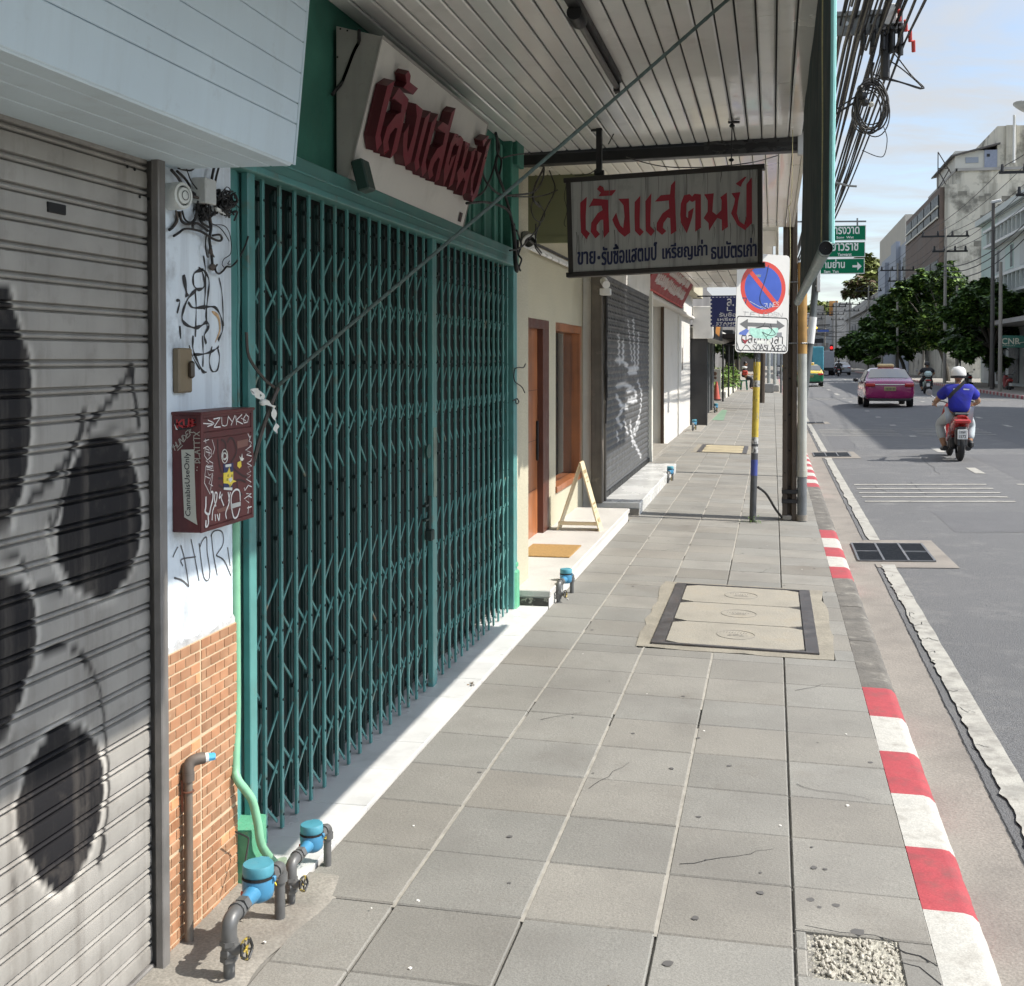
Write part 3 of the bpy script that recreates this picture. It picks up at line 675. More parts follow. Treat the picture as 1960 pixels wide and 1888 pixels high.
b.poly([Vector((XP + .0, 2.953 + .48 * i / 24, .872 + rr.uniform(.004, .028))) for i in range(25)] + [Vector((XP, 3.432, .868)), Vector((XP, 2.953, .868))], .007, (1, 0, 0)); obj('mortar_lip', b, M('mortar lip', (.42, .42, .42), .9, v=.3, sc=20, bump=.4), t)
# graffiti on the pillar
m_ink = M('black spray paint', (.03, .03, .032), .7, v=.2, sc=30)
m_ink2 = M('thin black spray', (.09, .09, .095), .7, v=.4, sc=40)
a = zf(0, 0, 860 / 1888); c = zf(380, 860, 420 / 1239); e = zf(0, 860, 600 / 1416); sgx = lambda f, pts: [pX(f(*q), XP) for q in pts]
b = MB(); N1 = (1, 0, 0)
for f, pts, w in ((a, [(1005, 1510), (1020, 1600), (1025, 1630)], .012), (a, [(1115, 1480), (1065, 1500), (1060, 1560), (1085, 1590), (1120, 1570), (1110, 1500), (1090, 1475), (1120, 1490), (1145, 1540), (1140, 1620), (1130, 1720), (1135, 1800)], .006),
                  (a, [(1075, 1590), (1030, 1640), (1000, 1720), (1005, 1770), (1060, 1800), (1100, 1790), (1130, 1770), (1145, 1790), (1120, 1840), (1130, 1888)], .0065), (a, [(1070, 1600), (1075, 1700), (1070, 1850)], .0045),
                  (a, [(1030, 1660), (1060, 1690), (1130, 1685), (1180, 1690), (1210, 1740), (1220, 1810), (1195, 1870)], .006), (a, [(1115, 1405), (1125, 1480), (1125, 1600), (1118, 1700)], .0055),
                  (a, [(965, 1650), (985, 1655), (970, 1720)], .005), (a, [(985, 1790), (990, 1860)], .006), (a, [(1200, 1525), (1215, 1600), (1222, 1700), (1225, 1790)], .004),
                  (c, [(300, -60), (300, 40), (330, 120), (370, 200), (400, 210)], .006), (c, [(300, 80), (380, 75), (450, 50), (490, 20)], .005), (c, [(370, -60), (375, 60), (372, 170)], .0045), (c, [(440, 20), (420, 120), (440, 200), (480, 190), (495, 100), (480, 20)], .0045),
                  (c, [(270, 10), (300, 100), (350, 190)], .004)):
    P = smooth_path(sgx(f, pts), 5); b.ribbon(P, [w * 1.7 * (.75 + .35 * sin(i * .9)) for i in range(len(P))], N1)
obj('graffiti_tag', b, m_ink, t)
b = MB()
for f, pts, w in ((c, [(150, 1575), (180, 1510), (190, 1500)], .003), (c, [(210, 1485), (240, 1600), (270, 1790)], .003), (c, [(285, 1440), (310, 1560), (345, 1750)], .003), (c, [(225, 1640), (215, 1590), (320, 1570)], .003), (c, [(160, 1725), (220, 1745), (270, 1790)], .0035),
                  (c, [(345, 1470), (360, 1600), (380, 1720), (410, 1745), (425, 1680), (405, 1540), (400, 1430), (370, 1450), (350, 1500)], .003), (c, [(435, 1400), (450, 1550), (480, 1710)], .003), (c, [(430, 1420), (450, 1385), (490, 1375), (520, 1400), (520, 1480), (470, 1560)], .003), (c, [(470, 1560), (530, 1600), (580, 1710)], .003), (c, [(555, 1500), (565, 1570), (575, 1640)], .003)):
    b.ribbon(smooth_path(sgx(f, pts), 5), w * 1.5, N1)
obj('graffiti_scrawl', b, m_ink2, t)
b = MB()
for pts in ([(1160, 1710), (1195, 1740), (1205, 1810), (1180, 1880)],): b.ribbon(smooth_path(sgx(a, pts), 5), [.004, .008, .012, .012, .013, .014, .013, .012, .012, .01, .009, .008, .007, .006, .004, .003][:16], N1, .0012)
obj('orange_smear', b, M('brownish smear', (.5, .33, .18), .8, v=.4, sc=50), t)
# brown bell push box
a = zf(380, 860, 420 / 1239)
t = thing('bell_box', 'small brown intercom box with a knob on the pale blue pillar', 'intercom', pX(a(195, 190), XP))
p0 = pX(a(148, 30), XP); p1 = pX(a(248, 358), XP)
b = MB(); b.box(XP, XP + .022, p0.y, p1.y, p1.z, p0.z, .004); obj('housing', b, M('brown plastic', (.20, .155, .095), .5, v=.15, sc=20, dirt=((.08, .07, .05), .5, 20, .5, .8)), t)
p2 = pX(a(220, 190), XP); b = MB(); b.obox((XP + .03, p2.y, p2.z), (.018, .016, .05), None, .006); obj('knob', b, M('dark brown plastic', (.07, .055, .04), .45), t)
# siren, junction box and cables
m_cab = M('black cable', (.014, .013, .013), .55, v=.2, sc=30)
m_cab2 = M('grey brown cable', (.07, .055, .045), .6, v=.3, sc=30)
a = zf(360, 400, 300 / 1888)
p = pX(a(570, 570), XP + .045)
t = thing('alarm_siren', 'round white alarm siren high on the pillar under the blue signboard', 'siren', (XP, p.y, p.z))
b = MB(); ax_ = Vector((1, -.25, 0)); r_ = .038
b.lathe([(.001, -.03), (r_ * .8, -.03), (r_, -.02), (r_, .022), (r_ * .93, .03), (r_ * .74, .031), (r_ * .7, .024), (r_ * .62, .024), (r_ * .58, .033), (.001, .037)], (XP + .03, p.y, p.z), ax_, 28); obj('shell', b, M('siren plastic', (.58, .6, .57), .5, v=.06, dirt=((.3, .3, .27), .5, 30, .55, .8)), t, True)
b = MB(); b.lathe([(r_ * .72, .0265), (r_ * .64, .0265)], (XP + .03, p.y, p.z), ax_, 28); b.lathe([(r_ * .36, .0362), (r_ * .30, .0366)], (XP + .03, p.y, p.z), ax_, 28); obj('grooves', b, m_black, t)
p0 = pX(a(945, 290), XP + .03); p1 = pX(a(1070, 720), XP + .03)
t = thing('junction_box', 'pale junction box tangled in black cables beside the alarm siren', 'junction box', (XP, p0.y, p1.z))
b = MB(); b.box(XP, XP + .045, p0.y - .02, p1.y, p1.z, p0.z, .003); obj('housing', b, M('box plastic', (.5, .52, .5), .6, v=.1, dirt=((.2, .2, .19), .5, 18, .5, .75)), t)
t = thing('pillar_cables', 'tangle of black and brown cables hanging on the pale blue pillar', 'cables', (XP, 3.2, 2.1))
lines = [([(1105, 110), (1075, 250), (1060, 400), (1095, 480), (1060, 560), (1025, 640), (1040, 780), (1030, 930), (1050, 1080), (1030, 1230), (1040, 1350), (1060, 1450), (1075, 1640)], .0042), ([(1175, 120), (1130, 300), (1110, 470), (1125, 650), (1110, 830), (1040, 900)], .0035),
         ([(520, 810), (515, 960), (450, 1060), (400, 1100)], .0045), ([(560, 810), (590, 960), (680, 1010), (770, 980), (830, 880), (830, 790)], .004), ([(600, 800), (640, 930), (720, 985), (790, 940), (830, 830)], .0028), ([(470, 1200), (560, 1140), (630, 1090), (750, 1090), (900, 1130), (1000, 1190), (1100, 1250), (1190, 1275), (1225, 1240), (1190, 1180), (1080, 1190)], .0036),
         ([(770, 1090), (770, 1020), (840, 1000), (930, 1060), (1010, 1120)], .004), ([(870, 920), (920, 1000), (1020, 1060)], .004), ([(980, 1190), (970, 1280), (968, 1370), (985, 1480), (1000, 1530), (1020, 1525)], .002), ([(430, 160), (520, 260), (600, 380), (700, 470), (840, 570)], .0045), ([(520, 180), (640, 290), (720, 420), (690, 520)], .004), ([(540, 130), (640, 160), (740, 165), (800, 115)], .003), ([(650, 90), (690, 200), (740, 330), (840, 470)], .002),
         ([(840, 690), (880, 830), (1000, 870), (1110, 850)], .006), ([(1060, 1000), (1180, 1060), (1270, 1160), (1340, 1280)], .0016), ([(1090, 1020), (1240, 1030), (1320, 1100), (1365, 1250), (1365, 1470), (1260, 1560), (1230, 1640), (1255, 1690)], .0014), ([(1150, 1650), (1120, 1700), (1140, 1770), (1190, 1790), (1250, 1740), (1300, 1680), (1370, 1680), (1440, 1620), (1490, 1550), (1550, 1440), (1600, 1330), (1640, 1200)], .003),
         ([(1370, 1640), (1320, 1640), (1345, 1590)], .0015), ([(750, 560), (830, 600), (910, 640)], .005), ([(850, 650), (830, 760), (790, 780)], .003)]
b = MB(); rr = random.Random(2)
for pts, w in lines:
    P = smooth_path([pX(a(*q), XP + .006 + .02 * rr.random()) for q in pts], 5); b.tube(P, w, 6)
obj('black_strands', b, m_cab, t, 'all')
b = MB()
for pts, w in (([(500, 800), (530, 940), (470, 1040)], .003), ([(575, 820), (600, 950), (700, 1020), (800, 960)], .0025), ([(1040, 780), (1040, 900), (1060, 1050), (1040, 1200)], .0035), ([(700, 590), (800, 580), (900, 630)], .004)):
    b.tube(smooth_path([pX(a(*q), XP + .012 + .015 * rr.random()) for q in pts], 5), w, 6)
p = pX(a(1080, 1690), XP + .012); b.ball(p, .011, None, (.8, 1.6, 1), 8)
p = pX(a(1060, 1420), XP + .012); b.tube([pX(a(1045, 1340), XP + .012), pX(a(1045, 1460), XP + .012), pX(a(1105, 1530), XP + .012)], [.004, .006, .002], 6)
obj('brown_strands', b, m_cab2, t, 'all')
b = MB(); p0 = pX(a(1160, 480), XP + .02); p1 = pX(a(1400, 860), XP + .02)
for k in range(60):
    q0 = Vector((XP + rr.uniform(.005, .04), rr.uniform(p0.y, p1.y), rr.uniform(p1.z, p0.z))); P = [q0 + Vector((rr.uniform(-.012, .012), rr.uniform(-.02, .02), rr.uniform(-.02, .02))) for i in range(4)]; b.tube(smooth_path(P, 3), rr.uniform(.001, .004), 5)
p0 = pX(a(900, 720), XP + .02)
for k in range(30):
    q0 = Vector((XP + rr.uniform(.005, .03), p0.y + rr.uniform(-.005, .04), p0.z + rr.uniform(-.03, .002))); P = [q0 + Vector((rr.uniform(-.012, .012), rr.uniform(-.02, .02), rr.uniform(-.02, .02))) for i in range(4)]; b.tube(smooth_path(P, 3), rr.uniform(.001, .003), 5)
obj('knot', b, m_cab, t, 'all')
b = MB(); p = pX(a(1200, 800), XP + .02); b.bar(pX(a(1130, 770), XP + .03), pX(a(1270, 840), XP + .03), .006, .01); obj('bracket', b, M('pale bracket', (.6, .6, .56), .6), t)
# ---------------- letterbox
m_mb = M('maroon letterbox paint', (.10, .022, .022), .5, v=.25, sc=7, dirt=((.17, .055, .045), .5, 7, .5, .75), streak=((.05, .02, .02), .4, 20), fine=0)
a = zf(380, 860, 420 / 1239); e = zf(400, 1000, 260 / 1364)
XF, Y0, Y1, Z0, Z1 = -1.571, 3.052, 3.388, 1.207, 1.543
t = thing('letterbox', 'maroon metal letterbox covered in white tags and stickers on the pillar', 'letterbox', (-1.62, 3.22, 1.2))
b = MB(); b.box(XP, XF - .004, Y0, Y1, Z0, Z1 - .004, .003); b.box(XP, XF + .004, Y0 - .004, Y1 + .004, Z1 - .006, Z1 + .003, .002)
b.box(XF - .006, XF, Y0, Y0 + .014, Z0, Z1 - .006, .001); b.box(XF - .006, XF, Y1 - .014, Y1, Z0, Z1 - .006, .001); b.box(XF - .006, XF, Y0 + .014, Y1 - .014, Z0, Z0 + .012, .001); b.box(XF - .006, XF, Y0 + .014, Y1 - .014, Z1 - .072, Z1 - .056, .001); b.box(XF - .006, XF, Y0 + .014, Y1 - .014, Z1 - .014, Z1 - .006, .001)
obj('case', b, m_mb, t)
b = MB(); b.box(XF - .004, XF - .0015, Y0 + .016, Y1 - .016, Z0 + .0145, Z1 - .0745, .0015); obj('door', b, m_mb, t)
b = MB(); b.box(XF - .004, XF - .002, Y0 + .016, Y1 - .016, Z1 - .054, Z1 - .0165, .0015); obj('slot_flap', b, m_mb, t)
m_tagw = M('white marker paint', (.72, .71, .68), .6, v=.1, sc=40)
XT = XF - .0012
def fr(pts): return [pX(e(*q), XT) for q in pts]
b = MB()
O = fr([(705, 365)])[0]; U = fr([(1165, 300)])[0] - O; V = Vector((0, 0, .026)); stroke_text(b, 'ZUYKO', O, U, V, N1, .0032, off=.0006, gap=.12)
for pts, w in (([(560, 310), (700, 318)], .0028), ([(625, 265), (705, 312), (620, 350)], .0028), ([(1060, 240), (1125, 275)], .002),
               ([(600, 1270), (598, 1400), (590, 1470), (640, 1500), (660, 1420), (690, 1300), (690, 1215), (665, 1210)], .0065), ([(625, 1480), (632, 1620), (600, 1670), (600, 1580)], .006), ([(720, 1215), (745, 1230), (735, 1330), (690, 1450), (680, 1580)], .005), ([(720, 1215), (712, 1300), (730, 1400)], .005), ([(790, 1205), (775, 1290), (815, 1240), (800, 1290), (835, 1390)], .005), ([(720, 1500), (725, 1590)], .004), ([(780, 1490), (770, 1580), (745, 1500)], .005), ([(890, 1210), (905, 1340), (860, 1480), (870, 1560)], .005), ([(920, 1210), (895, 1330)], .005), ([(1050, 1330), (1040, 1200), (985, 1180), (935, 1260), (935, 1400), (965, 1540), (1010, 1530), (1045, 1420)], .0055)):
    b.ribbon(smooth_path(fr(pts), 5), w, N1, .0007)
for pts in ([(1150, 440), (1170, 490), (1190, 470), (1165, 540), (1200, 560), (1175, 610), (1200, 600), (1120, 660), (1190, 690), (1130, 720), (1205, 740), (1190, 800), (1140, 830), (1205, 870), (1150, 880), (1190, 940), (1135, 970), (1190, 990), (1130, 1040), (1195, 1080), (1150, 1120), (1200, 1140)], [(1100, 1150), (1110, 1190), (1150, 1130)], [(1130, 1230), (1195, 1230), (1100, 1300), (1165, 1350), (1150, 1260), (1200, 1280)], [(1140, 1420), (1200, 1400)], [(1160, 1390), (1150, 1490)]):
    b.ribbon(fr(pts), .0035, N1, .0007)
for pts in ([(570, 545), (640, 520)], [(590, 510), (600, 570)], [(560, 640), (620, 610), (670, 660), (670, 740), (620, 790), (580, 730), (590, 640), (640, 660), (640, 740)], [(600, 680), (660, 700)], [(680, 520), (715, 640), (690, 715)], [(600, 800), (640, 830), (600, 870), (690, 870), (700, 930), (610, 910), (640, 990), (690, 960), (640, 1100), (690, 1130)], [(600, 870), (585, 1000), (650, 1030)], [(580, 1090), (655, 1240), (665, 1150), (690, 980)], [(580, 1090), (590, 1000)], [(640, 800), (690, 830), (680, 900), (610, 880)]):
    b.ribbon(fr(pts), .0022, N1, .0007)
obj('white_tags', b, m_tagw, t)
b = MB()
for pts in ([(755, 510), (760, 700), (790, 900), (815, 960)], [(800, 520), (850, 560), (860, 640), (820, 780)], [(880, 560), (920, 500), (970, 540), (1000, 640), (990, 720), (930, 820)], [(960, 900), (1060, 980), (1140, 1020)], [(1000, 1060), (1050, 1050), (1120, 1080)], [(1010, 1080), (1020, 1180), (1080, 1250)], [(770, 1120), (830, 1160)], [(760, 1030), (820, 1030)]):
    b.ribbon(smooth_path(fr(pts), 5), .007, N1, .0004)
obj('black_tags', b, M('faded black marker', (.035, .016, .016), .5), t)
m_navy = M('sticker navy', (.02, .03, .1), .4); m_yel = M('sticker yellow', (.75, .58, .06), .4); m_pap = M('sticker paper', (.66, .66, .6), .55, v=.05, sc=20)
b = MB(); b.poly(fr([(830, 845), (960, 825), (945, 1190), (830, 1180)]), .0009, N1, 0); b.poly(fr([(855, 850), (930, 840), (930, 875), (855, 885)]), .0012, N1, 1)
b.poly(fr([(880, 950), (905, 880), (920, 950), (955, 940), (955, 1050), (1000, 1070), (955, 1085), (920, 1140), (890, 1100), (830, 1095), (830, 960)]), .0013, N1, 2); b.poly(fr([(835, 1150), (945, 1150), (942, 1188), (832, 1178)]), .0012, N1, 1)
b.poly(fr([(890, 1040), (935, 1010), (945, 1050), (915, 1085)]), .0016, N1, 1)
for q in ((880, 980), (930, 980), (870, 1030), (905, 1110)): b.poly(fr([(q[0], q[1]), (q[0] + 20, q[1] - 4), (q[0] + 16, q[1] + 34), (q[0] - 4, q[1] + 30)]), .0016, N1, 3)
obj('sticker', b, [m_navy, m_pap, m_yel, M('sticker shade', (.35, .28, .05), .5)], t)
b = MB(); b.poly(fr([(1015, 820), (1060, 800), (1065, 870), (1040, 900), (1012, 870)]), .0009, N1, 0); b.poly(fr([(1055, 800), (1040, 740), (1062, 765), (1075, 705), (1080, 760), (1100, 770), (1080, 800)]), .0009, N1, 1); obj('yellow_sticker', b, [m_yel, m_pap], t)
b = MB()
for R0, R1 in (((38, 90), (30, 76)), ((26, 46), (20, 36))): b.tube(fr([(848 + R0[0] * cos(q * pi / 8), 740 + R0[1] * sin(q * pi / 8)) for q in range(17)]), .0016, 4)
b.ribbon(fr([(830, 690), (875, 720)]), .003, N1, .0008); b.ribbon(fr([(830, 780), (870, 760)]), .003, N1, .0008); obj('round_sticker', b, m_pap, t)
b = MB(); b.poly(fr([(925, 1370), (1055, 1335), (1055, 1390), (930, 1430)]), .0009, N1); b.poly(fr([(1010, 545), (1150, 510), (1150, 600), (1015, 640)]), .0006, N1, 1); b.poly(fr([(740, 1440), (920, 1380), (925, 1430), (760, 1485)]), .0006, N1, 1); obj('tape', b, [M('tape', (.5, .5, .47), .5), M('brown tape', (.2, .09, .07), .5)], t)
# near side (faces the camera)
YS = Y0 - .0005; NS = (0, -1, 0)
def sd(pts): return [pY(e(*q), YS) for q in pts]
b = MB(); b.poly(sd([(280, 655), (450, 650), (455, 1000), (475, 1540), (490, 1640), (320, 1540), (300, 1100)]), .0008, NS); lab = obj('paper_label', b, M('label paper', (.5, .5, .43), .7, v=.08, dirt=((.2, .19, .16), .5, 40, .55, .8)), t)
b = MB(); O = sd([(425, 1530)])[0]; U = sd([(405, 690)])[0] - O; V = sd([(335, 1525)])[0] - O; put_text(b, 'CannabisUseOnly', O, U, V, NS, .0012, .012); obj('label_lettering', b, m_ink, lab)
b = MB(); b.poly(sd([(180, 270), (470, 240), (470, 350), (400, 385), (230, 400)]), .0008, NS, 0); stroke_text(b, 'KUB', sd([(225, 365)])[0], sd([(470, 345)])[0] - sd([(225, 365)])[0], Vector((0, 0, .02)), NS, .0055, 1, .0012, .15, .03); b.poly(sd([(190, 315), (235, 395), (210, 390)]), .0013, NS, 2); obj('red_sticker', b, [M('sticker black', (.03, .02, .02), .5), M('sticker red', (.42, .03, .03), .5), m_pap], t)
b = MB(); stroke_text(b, 'PHUNDER', sd([(155, 700)])[0], sd([(435, 430)])[0] - sd([(155, 700)])[0], sd([(165, 620)])[0] - sd([(190, 690)])[0], NS, .0022, 0, .0008, .15)
b.ribbon(sd([(230, 665), (300, 595)]), .0025, NS, .0008); stroke_text(b, 'DLATTTX', sd([(525, 830)])[0], sd([(520, 420)])[0] - sd([(525, 830)])[0], sd([(450, 830)])[0] - sd([(525, 830)])[0], NS, .0025, 0, .0008, .15)
for q in ((490, 880), (485, 920)): b.ribbon(sd([(q[0] - 6, q[1]), (q[0] + 6, q[1] + 8)]), .003, NS, .0008)
obj('side_tags', b, M('dull white marker', (.42, .4, .34), .6, v=.15, sc=50), t)
# ---------------- standpipe with blue cap
a = zf(380, 1850, 520 / 1594)
m_gi = M('rusty galvanised pipe', (.15, .125, .10), .6, .25, v=.3, sc=9, dirt=((.16, .07, .035), .6, 9, .5, .7), streak=((.36, .33, .29), .6, 25))
pb = Vector((-1.628, 3.074, .04)); zt = pX(a(275, 235), -1.628).z
t = thing('standpipe', 'old brown standpipe with a blue plastic cap beside the brick tiles', 'water pipe', pb)
b = MB(); b.tube([pb - Vector((0, 0, .02)), (pb.x, pb.y, zt)], .0125, 14); obj('pipe', b, m_gi, t, True)
b = MB(); P = smooth_path([(pb.x, pb.y, zt - .012), (pb.x, pb.y, zt + .008), (pb.x + .006, pb.y + .008, zt + .022), (pb.x + .02, pb.y + .02, zt + .027), (pb.x + .034, pb.y + .032, zt + .027)], 4); b.tube(P, .0165, 12); b.tube([(pb.x, pb.y, zt - .03), (pb.x, pb.y, zt - .006)], .0175, 12); obj('elbow', b, M('elbow iron', (.13, .11, .095), .6, .3, v=.3, sc=20), t, True)
e_ = Vector(P[-1]); b = MB(); b.tube([e_, e_ + Vector((.007, .0062, 0))], .0135, 12, 1); b.tube([e_ + Vector((.007, .0062, 0)), e_ + Vector((.022, .019, -.001))], [.0125, .0105], 8, 0); obj('cap', b, [M('blue cap plastic', (.07, .36, .62), .4), M('white thread tape', (.75, .75, .72), .6)], t)
zc = pX(a(275, 395), -1.628).z
b = MB(); b.tube([(pb.x + .0145 * cos(q), pb.y + .0145 * sin(q), zc) for q in [i * pi / 8 for i in range(16)]], .0028, 5, closed=True); b.bar((pb.x - .012, pb.y - .012, zc - .055), (pb.x - .012, pb.y - .012, zc + .035), .003, .006); obj('clamp', b, M('rust', (.15, .06, .035), .8, v=.3, sc=30), t)
# ---------------- water meters
m_mblue = M('meter blue paint', (.05, .21, .36), .42, v=.15, sc=12, dirt=((.09, .2, .26), .5, 10, .5, .75), coat=.15)
m_lid = M('meter lid faded teal', (.07, .26, .33), .5, v=.15, sc=14, dirt=((.2, .32, .35), .5, 16, .55, .75))
m_pvc = M('grey pipe', (.12, .12, .118), .45, .2, v=.2, sc=15, dirt=((.22, .21, .19), .5, 14, .55, .8))
m_wy = M('yellow valve wheel', (.42, .30, .03), .5, v=.2, sc=40, dirt=((.02, .02, .02), 1, 38, .40, .48))
def meter(o, d, s_, label, H=None, riser1=True, grp='blue water meters along the wall', bent=False, name='water_meter'):
    """o: ground point under the meter body, d: pipe direction (unit, in plan), s_: scale"""
    t = thing(name, label, 'water meter', o, grp); o = Vector(o); d = Vector((d[0], d[1], 0)).normalized(); z = Vector((0, 0, 1)); w = d.cross(z)
    H = H or .155 * s_; P = lambda a_, b_, c_: o + d * a_ * s_ + w * b_ * s_ + z * (H + c_ * s_)
    b = MB(); b.lathe([(.001, -.048), (.03, -.047), (.044, -.036), (.047, -.02), (.048, .018), (.043, .026), (.044, .03)], P(0, 0, 0), (0, 0, 1), 24)
    b.tube([P(-.04, 0, -.012), P(-.085, 0, -.014), P(-.1, 0, -.014)], [.027 * s_, .021 * s_, .019 * s_], 14); b.tube([P(.04, 0, -.012), P(.08, 0, -.014)], [.027 * s_, .019 * s_], 14)
    for v in list(range(0)): pass
    b.v = [tuple(v) for v in b.v]
    body = MB(); body.lathe([(.001, -.048 * s_), (.03 * s_, -.047 * s_), (.044 * s_, -.036 * s_), (.047 * s_, -.02 * s_), (.048 * s_, .018 * s_), (.044 * s_, .03 * s_)], P(0, 0, 0), (0, 0, 1), 24)
    body.tube([P(-.036, 0, -.012), P(-.085, 0, -.014), P(-.1, 0, -.014)], [.027 * s_, .021 * s_, .019 * s_], 14); body.tube([P(.036, 0, -.012), P(.08, 0, -.014)], [.027 * s_, .019 * s_], 14)
    body.obox(P(0, .046, .02), (.02 * s_, .012 * s_, .016 * s_), None, .002); obj('body', body, m_mblue, t, True)
    b = MB(); b.lathe([(.045 * s_, .030 * s_), (.0465 * s_, .034 * s_), (.0465 * s_, .058 * s_), (.044 * s_, .063 * s_), (.001, .065 * s_)], P(0, 0, 0), (0, 0, 1), 24); b.tube([P(.046, -.014, .058), P(.046, .014, .058)], .006 * s_, 8); obj('lid', b, m_lid, t, True)
    b = MB(); b.lathe([(.0485 * s_, .022 * s_), (.0475 * s_, .031 * s_)], P(0, 0, 0), (0, 0, 1), 24); obj('shadow_gap', b, m_black, t)
    b = MB(); b.lathe([(.001, .0), (.011 * s_, .0006)], P(-.03, -.0372, -.022), (-.62, -.78, 0) if True else w, 14); obj('red_seal', b, M('red seal', (.42, .06, .05), .5), t)
    # inlet: union nut, elbow, valve, riser
    b = MB(); b.tube([P(-.097, 0, -.014), P(-.125, 0, -.014)], .0255 * s_, 6); b.tube([P(-.11, 0, -.014), P(-.155, 0, -.014)], .0165 * s_, 12)
    el = smooth_path([P(-.148, 0, -.014), P(-.175, 0, -.016), P(-.193, 0, -.028), P(-.198, 0, -.05), P(-.198, 0, -.075)], 4); b.tube(el, .0225 * s_, 14); b.tube([P(-.138, 0, -.014), P(-.152, 0, -.014)], .0265 * s_, 14)
    obj('elbow', b, m_pvc, t, True)
    b = MB(); b.tube([P(-.198, 0, -.072), P(-.198, 0, -.086)], .0265 * s_, 6); b.tube([P(-.198, 0, -.086), P(-.198, 0, -.098)], .021 * s_, 12); b.lathe([(.018 * s_, -.02 * s_), (.026 * s_, -.01 * s_), (.026 * s_, .004 * s_), (.018 * s_, .012 * s_)], P(-.198, 0, -.106), (0, 0, 1), 6); b.tube([P(-.198, 0, -.118), P(-.198, 0, -.132)], .0255 * s_, 6); b.tube([P(-.198, 0, -.128), o + d * -.198 * s_ - z * .02], .0165 * s_, 12)
    vx = (w * .85 + d * -.12 + z * .12).normalized() if not bent else w * -1
    vo = P(-.198, 0, -.098); b.tube([vo, vo + vx * .03 * s_, vo + vx * .045 * s_], [.019 * s_, .017 * s_, .008 * s_], 10); b.tube([vo, vo + vx * .058 * s_], .006 * s_, 8); obj('stop_valve', b, m_pvc, t, True)
    def wheel(vc, vx):
        b = MB(); x = vx.orthogonal().normalized(); y = vx.cross(x); r_ = .026 * s_
        b.tube([vc + (x * cos(q * pi / 10) + y * sin(q * pi / 10)) * r_ * (1 + .09 * (q % 4 < 2)) for q in range(20)], .0045 * s_, 6, closed=True)
        for q in range(5): b.tube([vc, vc + (x * cos(q * .4 * pi) + y * sin(q * .4 * pi)) * r_], .0035 * s_, 5)
        return obj('valve_wheel', b, m_wy, t)
    wheel(vo + vx * .058 * s_, vx)
    # outlet side
    b = MB(); b.tube([P(.078, 0, -.014), P(.105, 0, -.014)], .0255 * s_, 6); b.tube([P(.1, 0, -.014), P(.128, 0, -.014)], .0165 * s_, 12)
    b.tube(smooth_path([P(.122, 0, -.014), P(.142, 0, -.014), P(.156, 0, -.022), P(.16, 0, -.04)], 4), .0215 * s_, 12); b.tube([P(.16, 0, -.036), P(.16, 0, -.062)], .0245 * s_, 12)
    b.tube([P(.16, 0, -.06), o + d * .16 * s_ - z * .02], .0165 * s_, 12); obj('outlet_pipe', b, m_pvc, t, True)
    b = MB(); rr = random.Random(int(o.y * 31))
    for k in range(3):
        c_ = P(.09 + .02 * k, -.01, -.03); b.tube(smooth_path([c_ + Vector((rr.uniform(-.02, .02), rr.uniform(-.02, .02), rr.uniform(-.03, .02))) * s_ for q in range(6)], 4), .0016 * s_, 5, k % 2)
    obj('seal_wire', b, [M('copper wire', (.4, .17, .06), .4, .6), M('yellow cord', (.7, .55, .05), .6)], t)
    return t
m1 = meter((-1.43, 3.10, gz(-1.43) + .004), (-.01, 1.0), .94, 'nearest blue water meter with a teal lid and red seal beside the standpipe', .168)
m2 = meter((-1.434, 3.502, gz(-1.43) + .002), (.03, 1.0), .77, 'second blue water meter standing on the marble strip at the green gate', .135)
meter((-1.415, 8.05, gz(-1.4)), (.12, 1.0), .9, 'blue water meter against the white doorstep with the brown mat')
meter((-1.36, 15.9, gz(-1.36)), (.1, 1), .95, 'small blue water meter at the far corner of the white marble step')
meter((-1.78, 27.3, gz(-1.78)), (.1, 1), 1.15, 'dark blue water meter by the white pillar')
meter((-1.72, 36.5, gz(-1.72)), (.1, 1), 1.3, 'most distant blue water meter beside the black shopfront')
# ================================================================ GREEN SHOP: gate, header, wall, sign
m_teal = M('teal gate paint', (.088, .26, .245), .42, v=.16, sc=7, dirt=((.17, .12, .07), .7, 11, .58, .74), coat=.1, streak=((.07, .2, .18), .4, 22))
m_tealr = M('teal brace paint worn', (.09, .24, .225), .5, v=.15, sc=12, dirt=((.3, .15, .07), .8, 9, .58, .7), coat=.05)
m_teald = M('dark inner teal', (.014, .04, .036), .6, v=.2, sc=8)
m_green = M('dark green wall paint', (.035, .16, .115), .75, v=.18, sc=3, dirt=((.07, .24, .17), .5, 3, .5, .75), bump=.5, bs=25, world=True)
m_grn2 = M('flaking green plinth', (.10, .34, .20), .8, v=.15, sc=9, dirt=((.3, .32, .25), .7, 12, .55, .7), bump=.5, bs=40)
m_bolt = M('dark rivet', (.02, .035, .033), .5, .3)
GX = -1.69; GY0, GY1 = 3.60, 7.55; GZ0, GZ1 = .05, 2.30; FZ = gz(-1.7)
t = thing('folding_gate', 'teal scissor-fold iron gate with many upright bars across the shopfront', 'folding gate', (GX, 5.6, .04))
b = MB(); b.box(-1.80, -1.69, 3.427, 3.535, .2, 2.42, .004); b.box(-1.69, -1.665, 3.56, 3.612, .05, 2.31, .003); b.box(-1.80, -1.70, 3.535, 3.60, .03, 2.31); obj('near_jamb', b, m_teal, t)
b = MB(); b.box(-1.80, -1.668, 7.52, 7.62, .05, 2.30, .004); obj('far_jamb', b, m_teal, t)
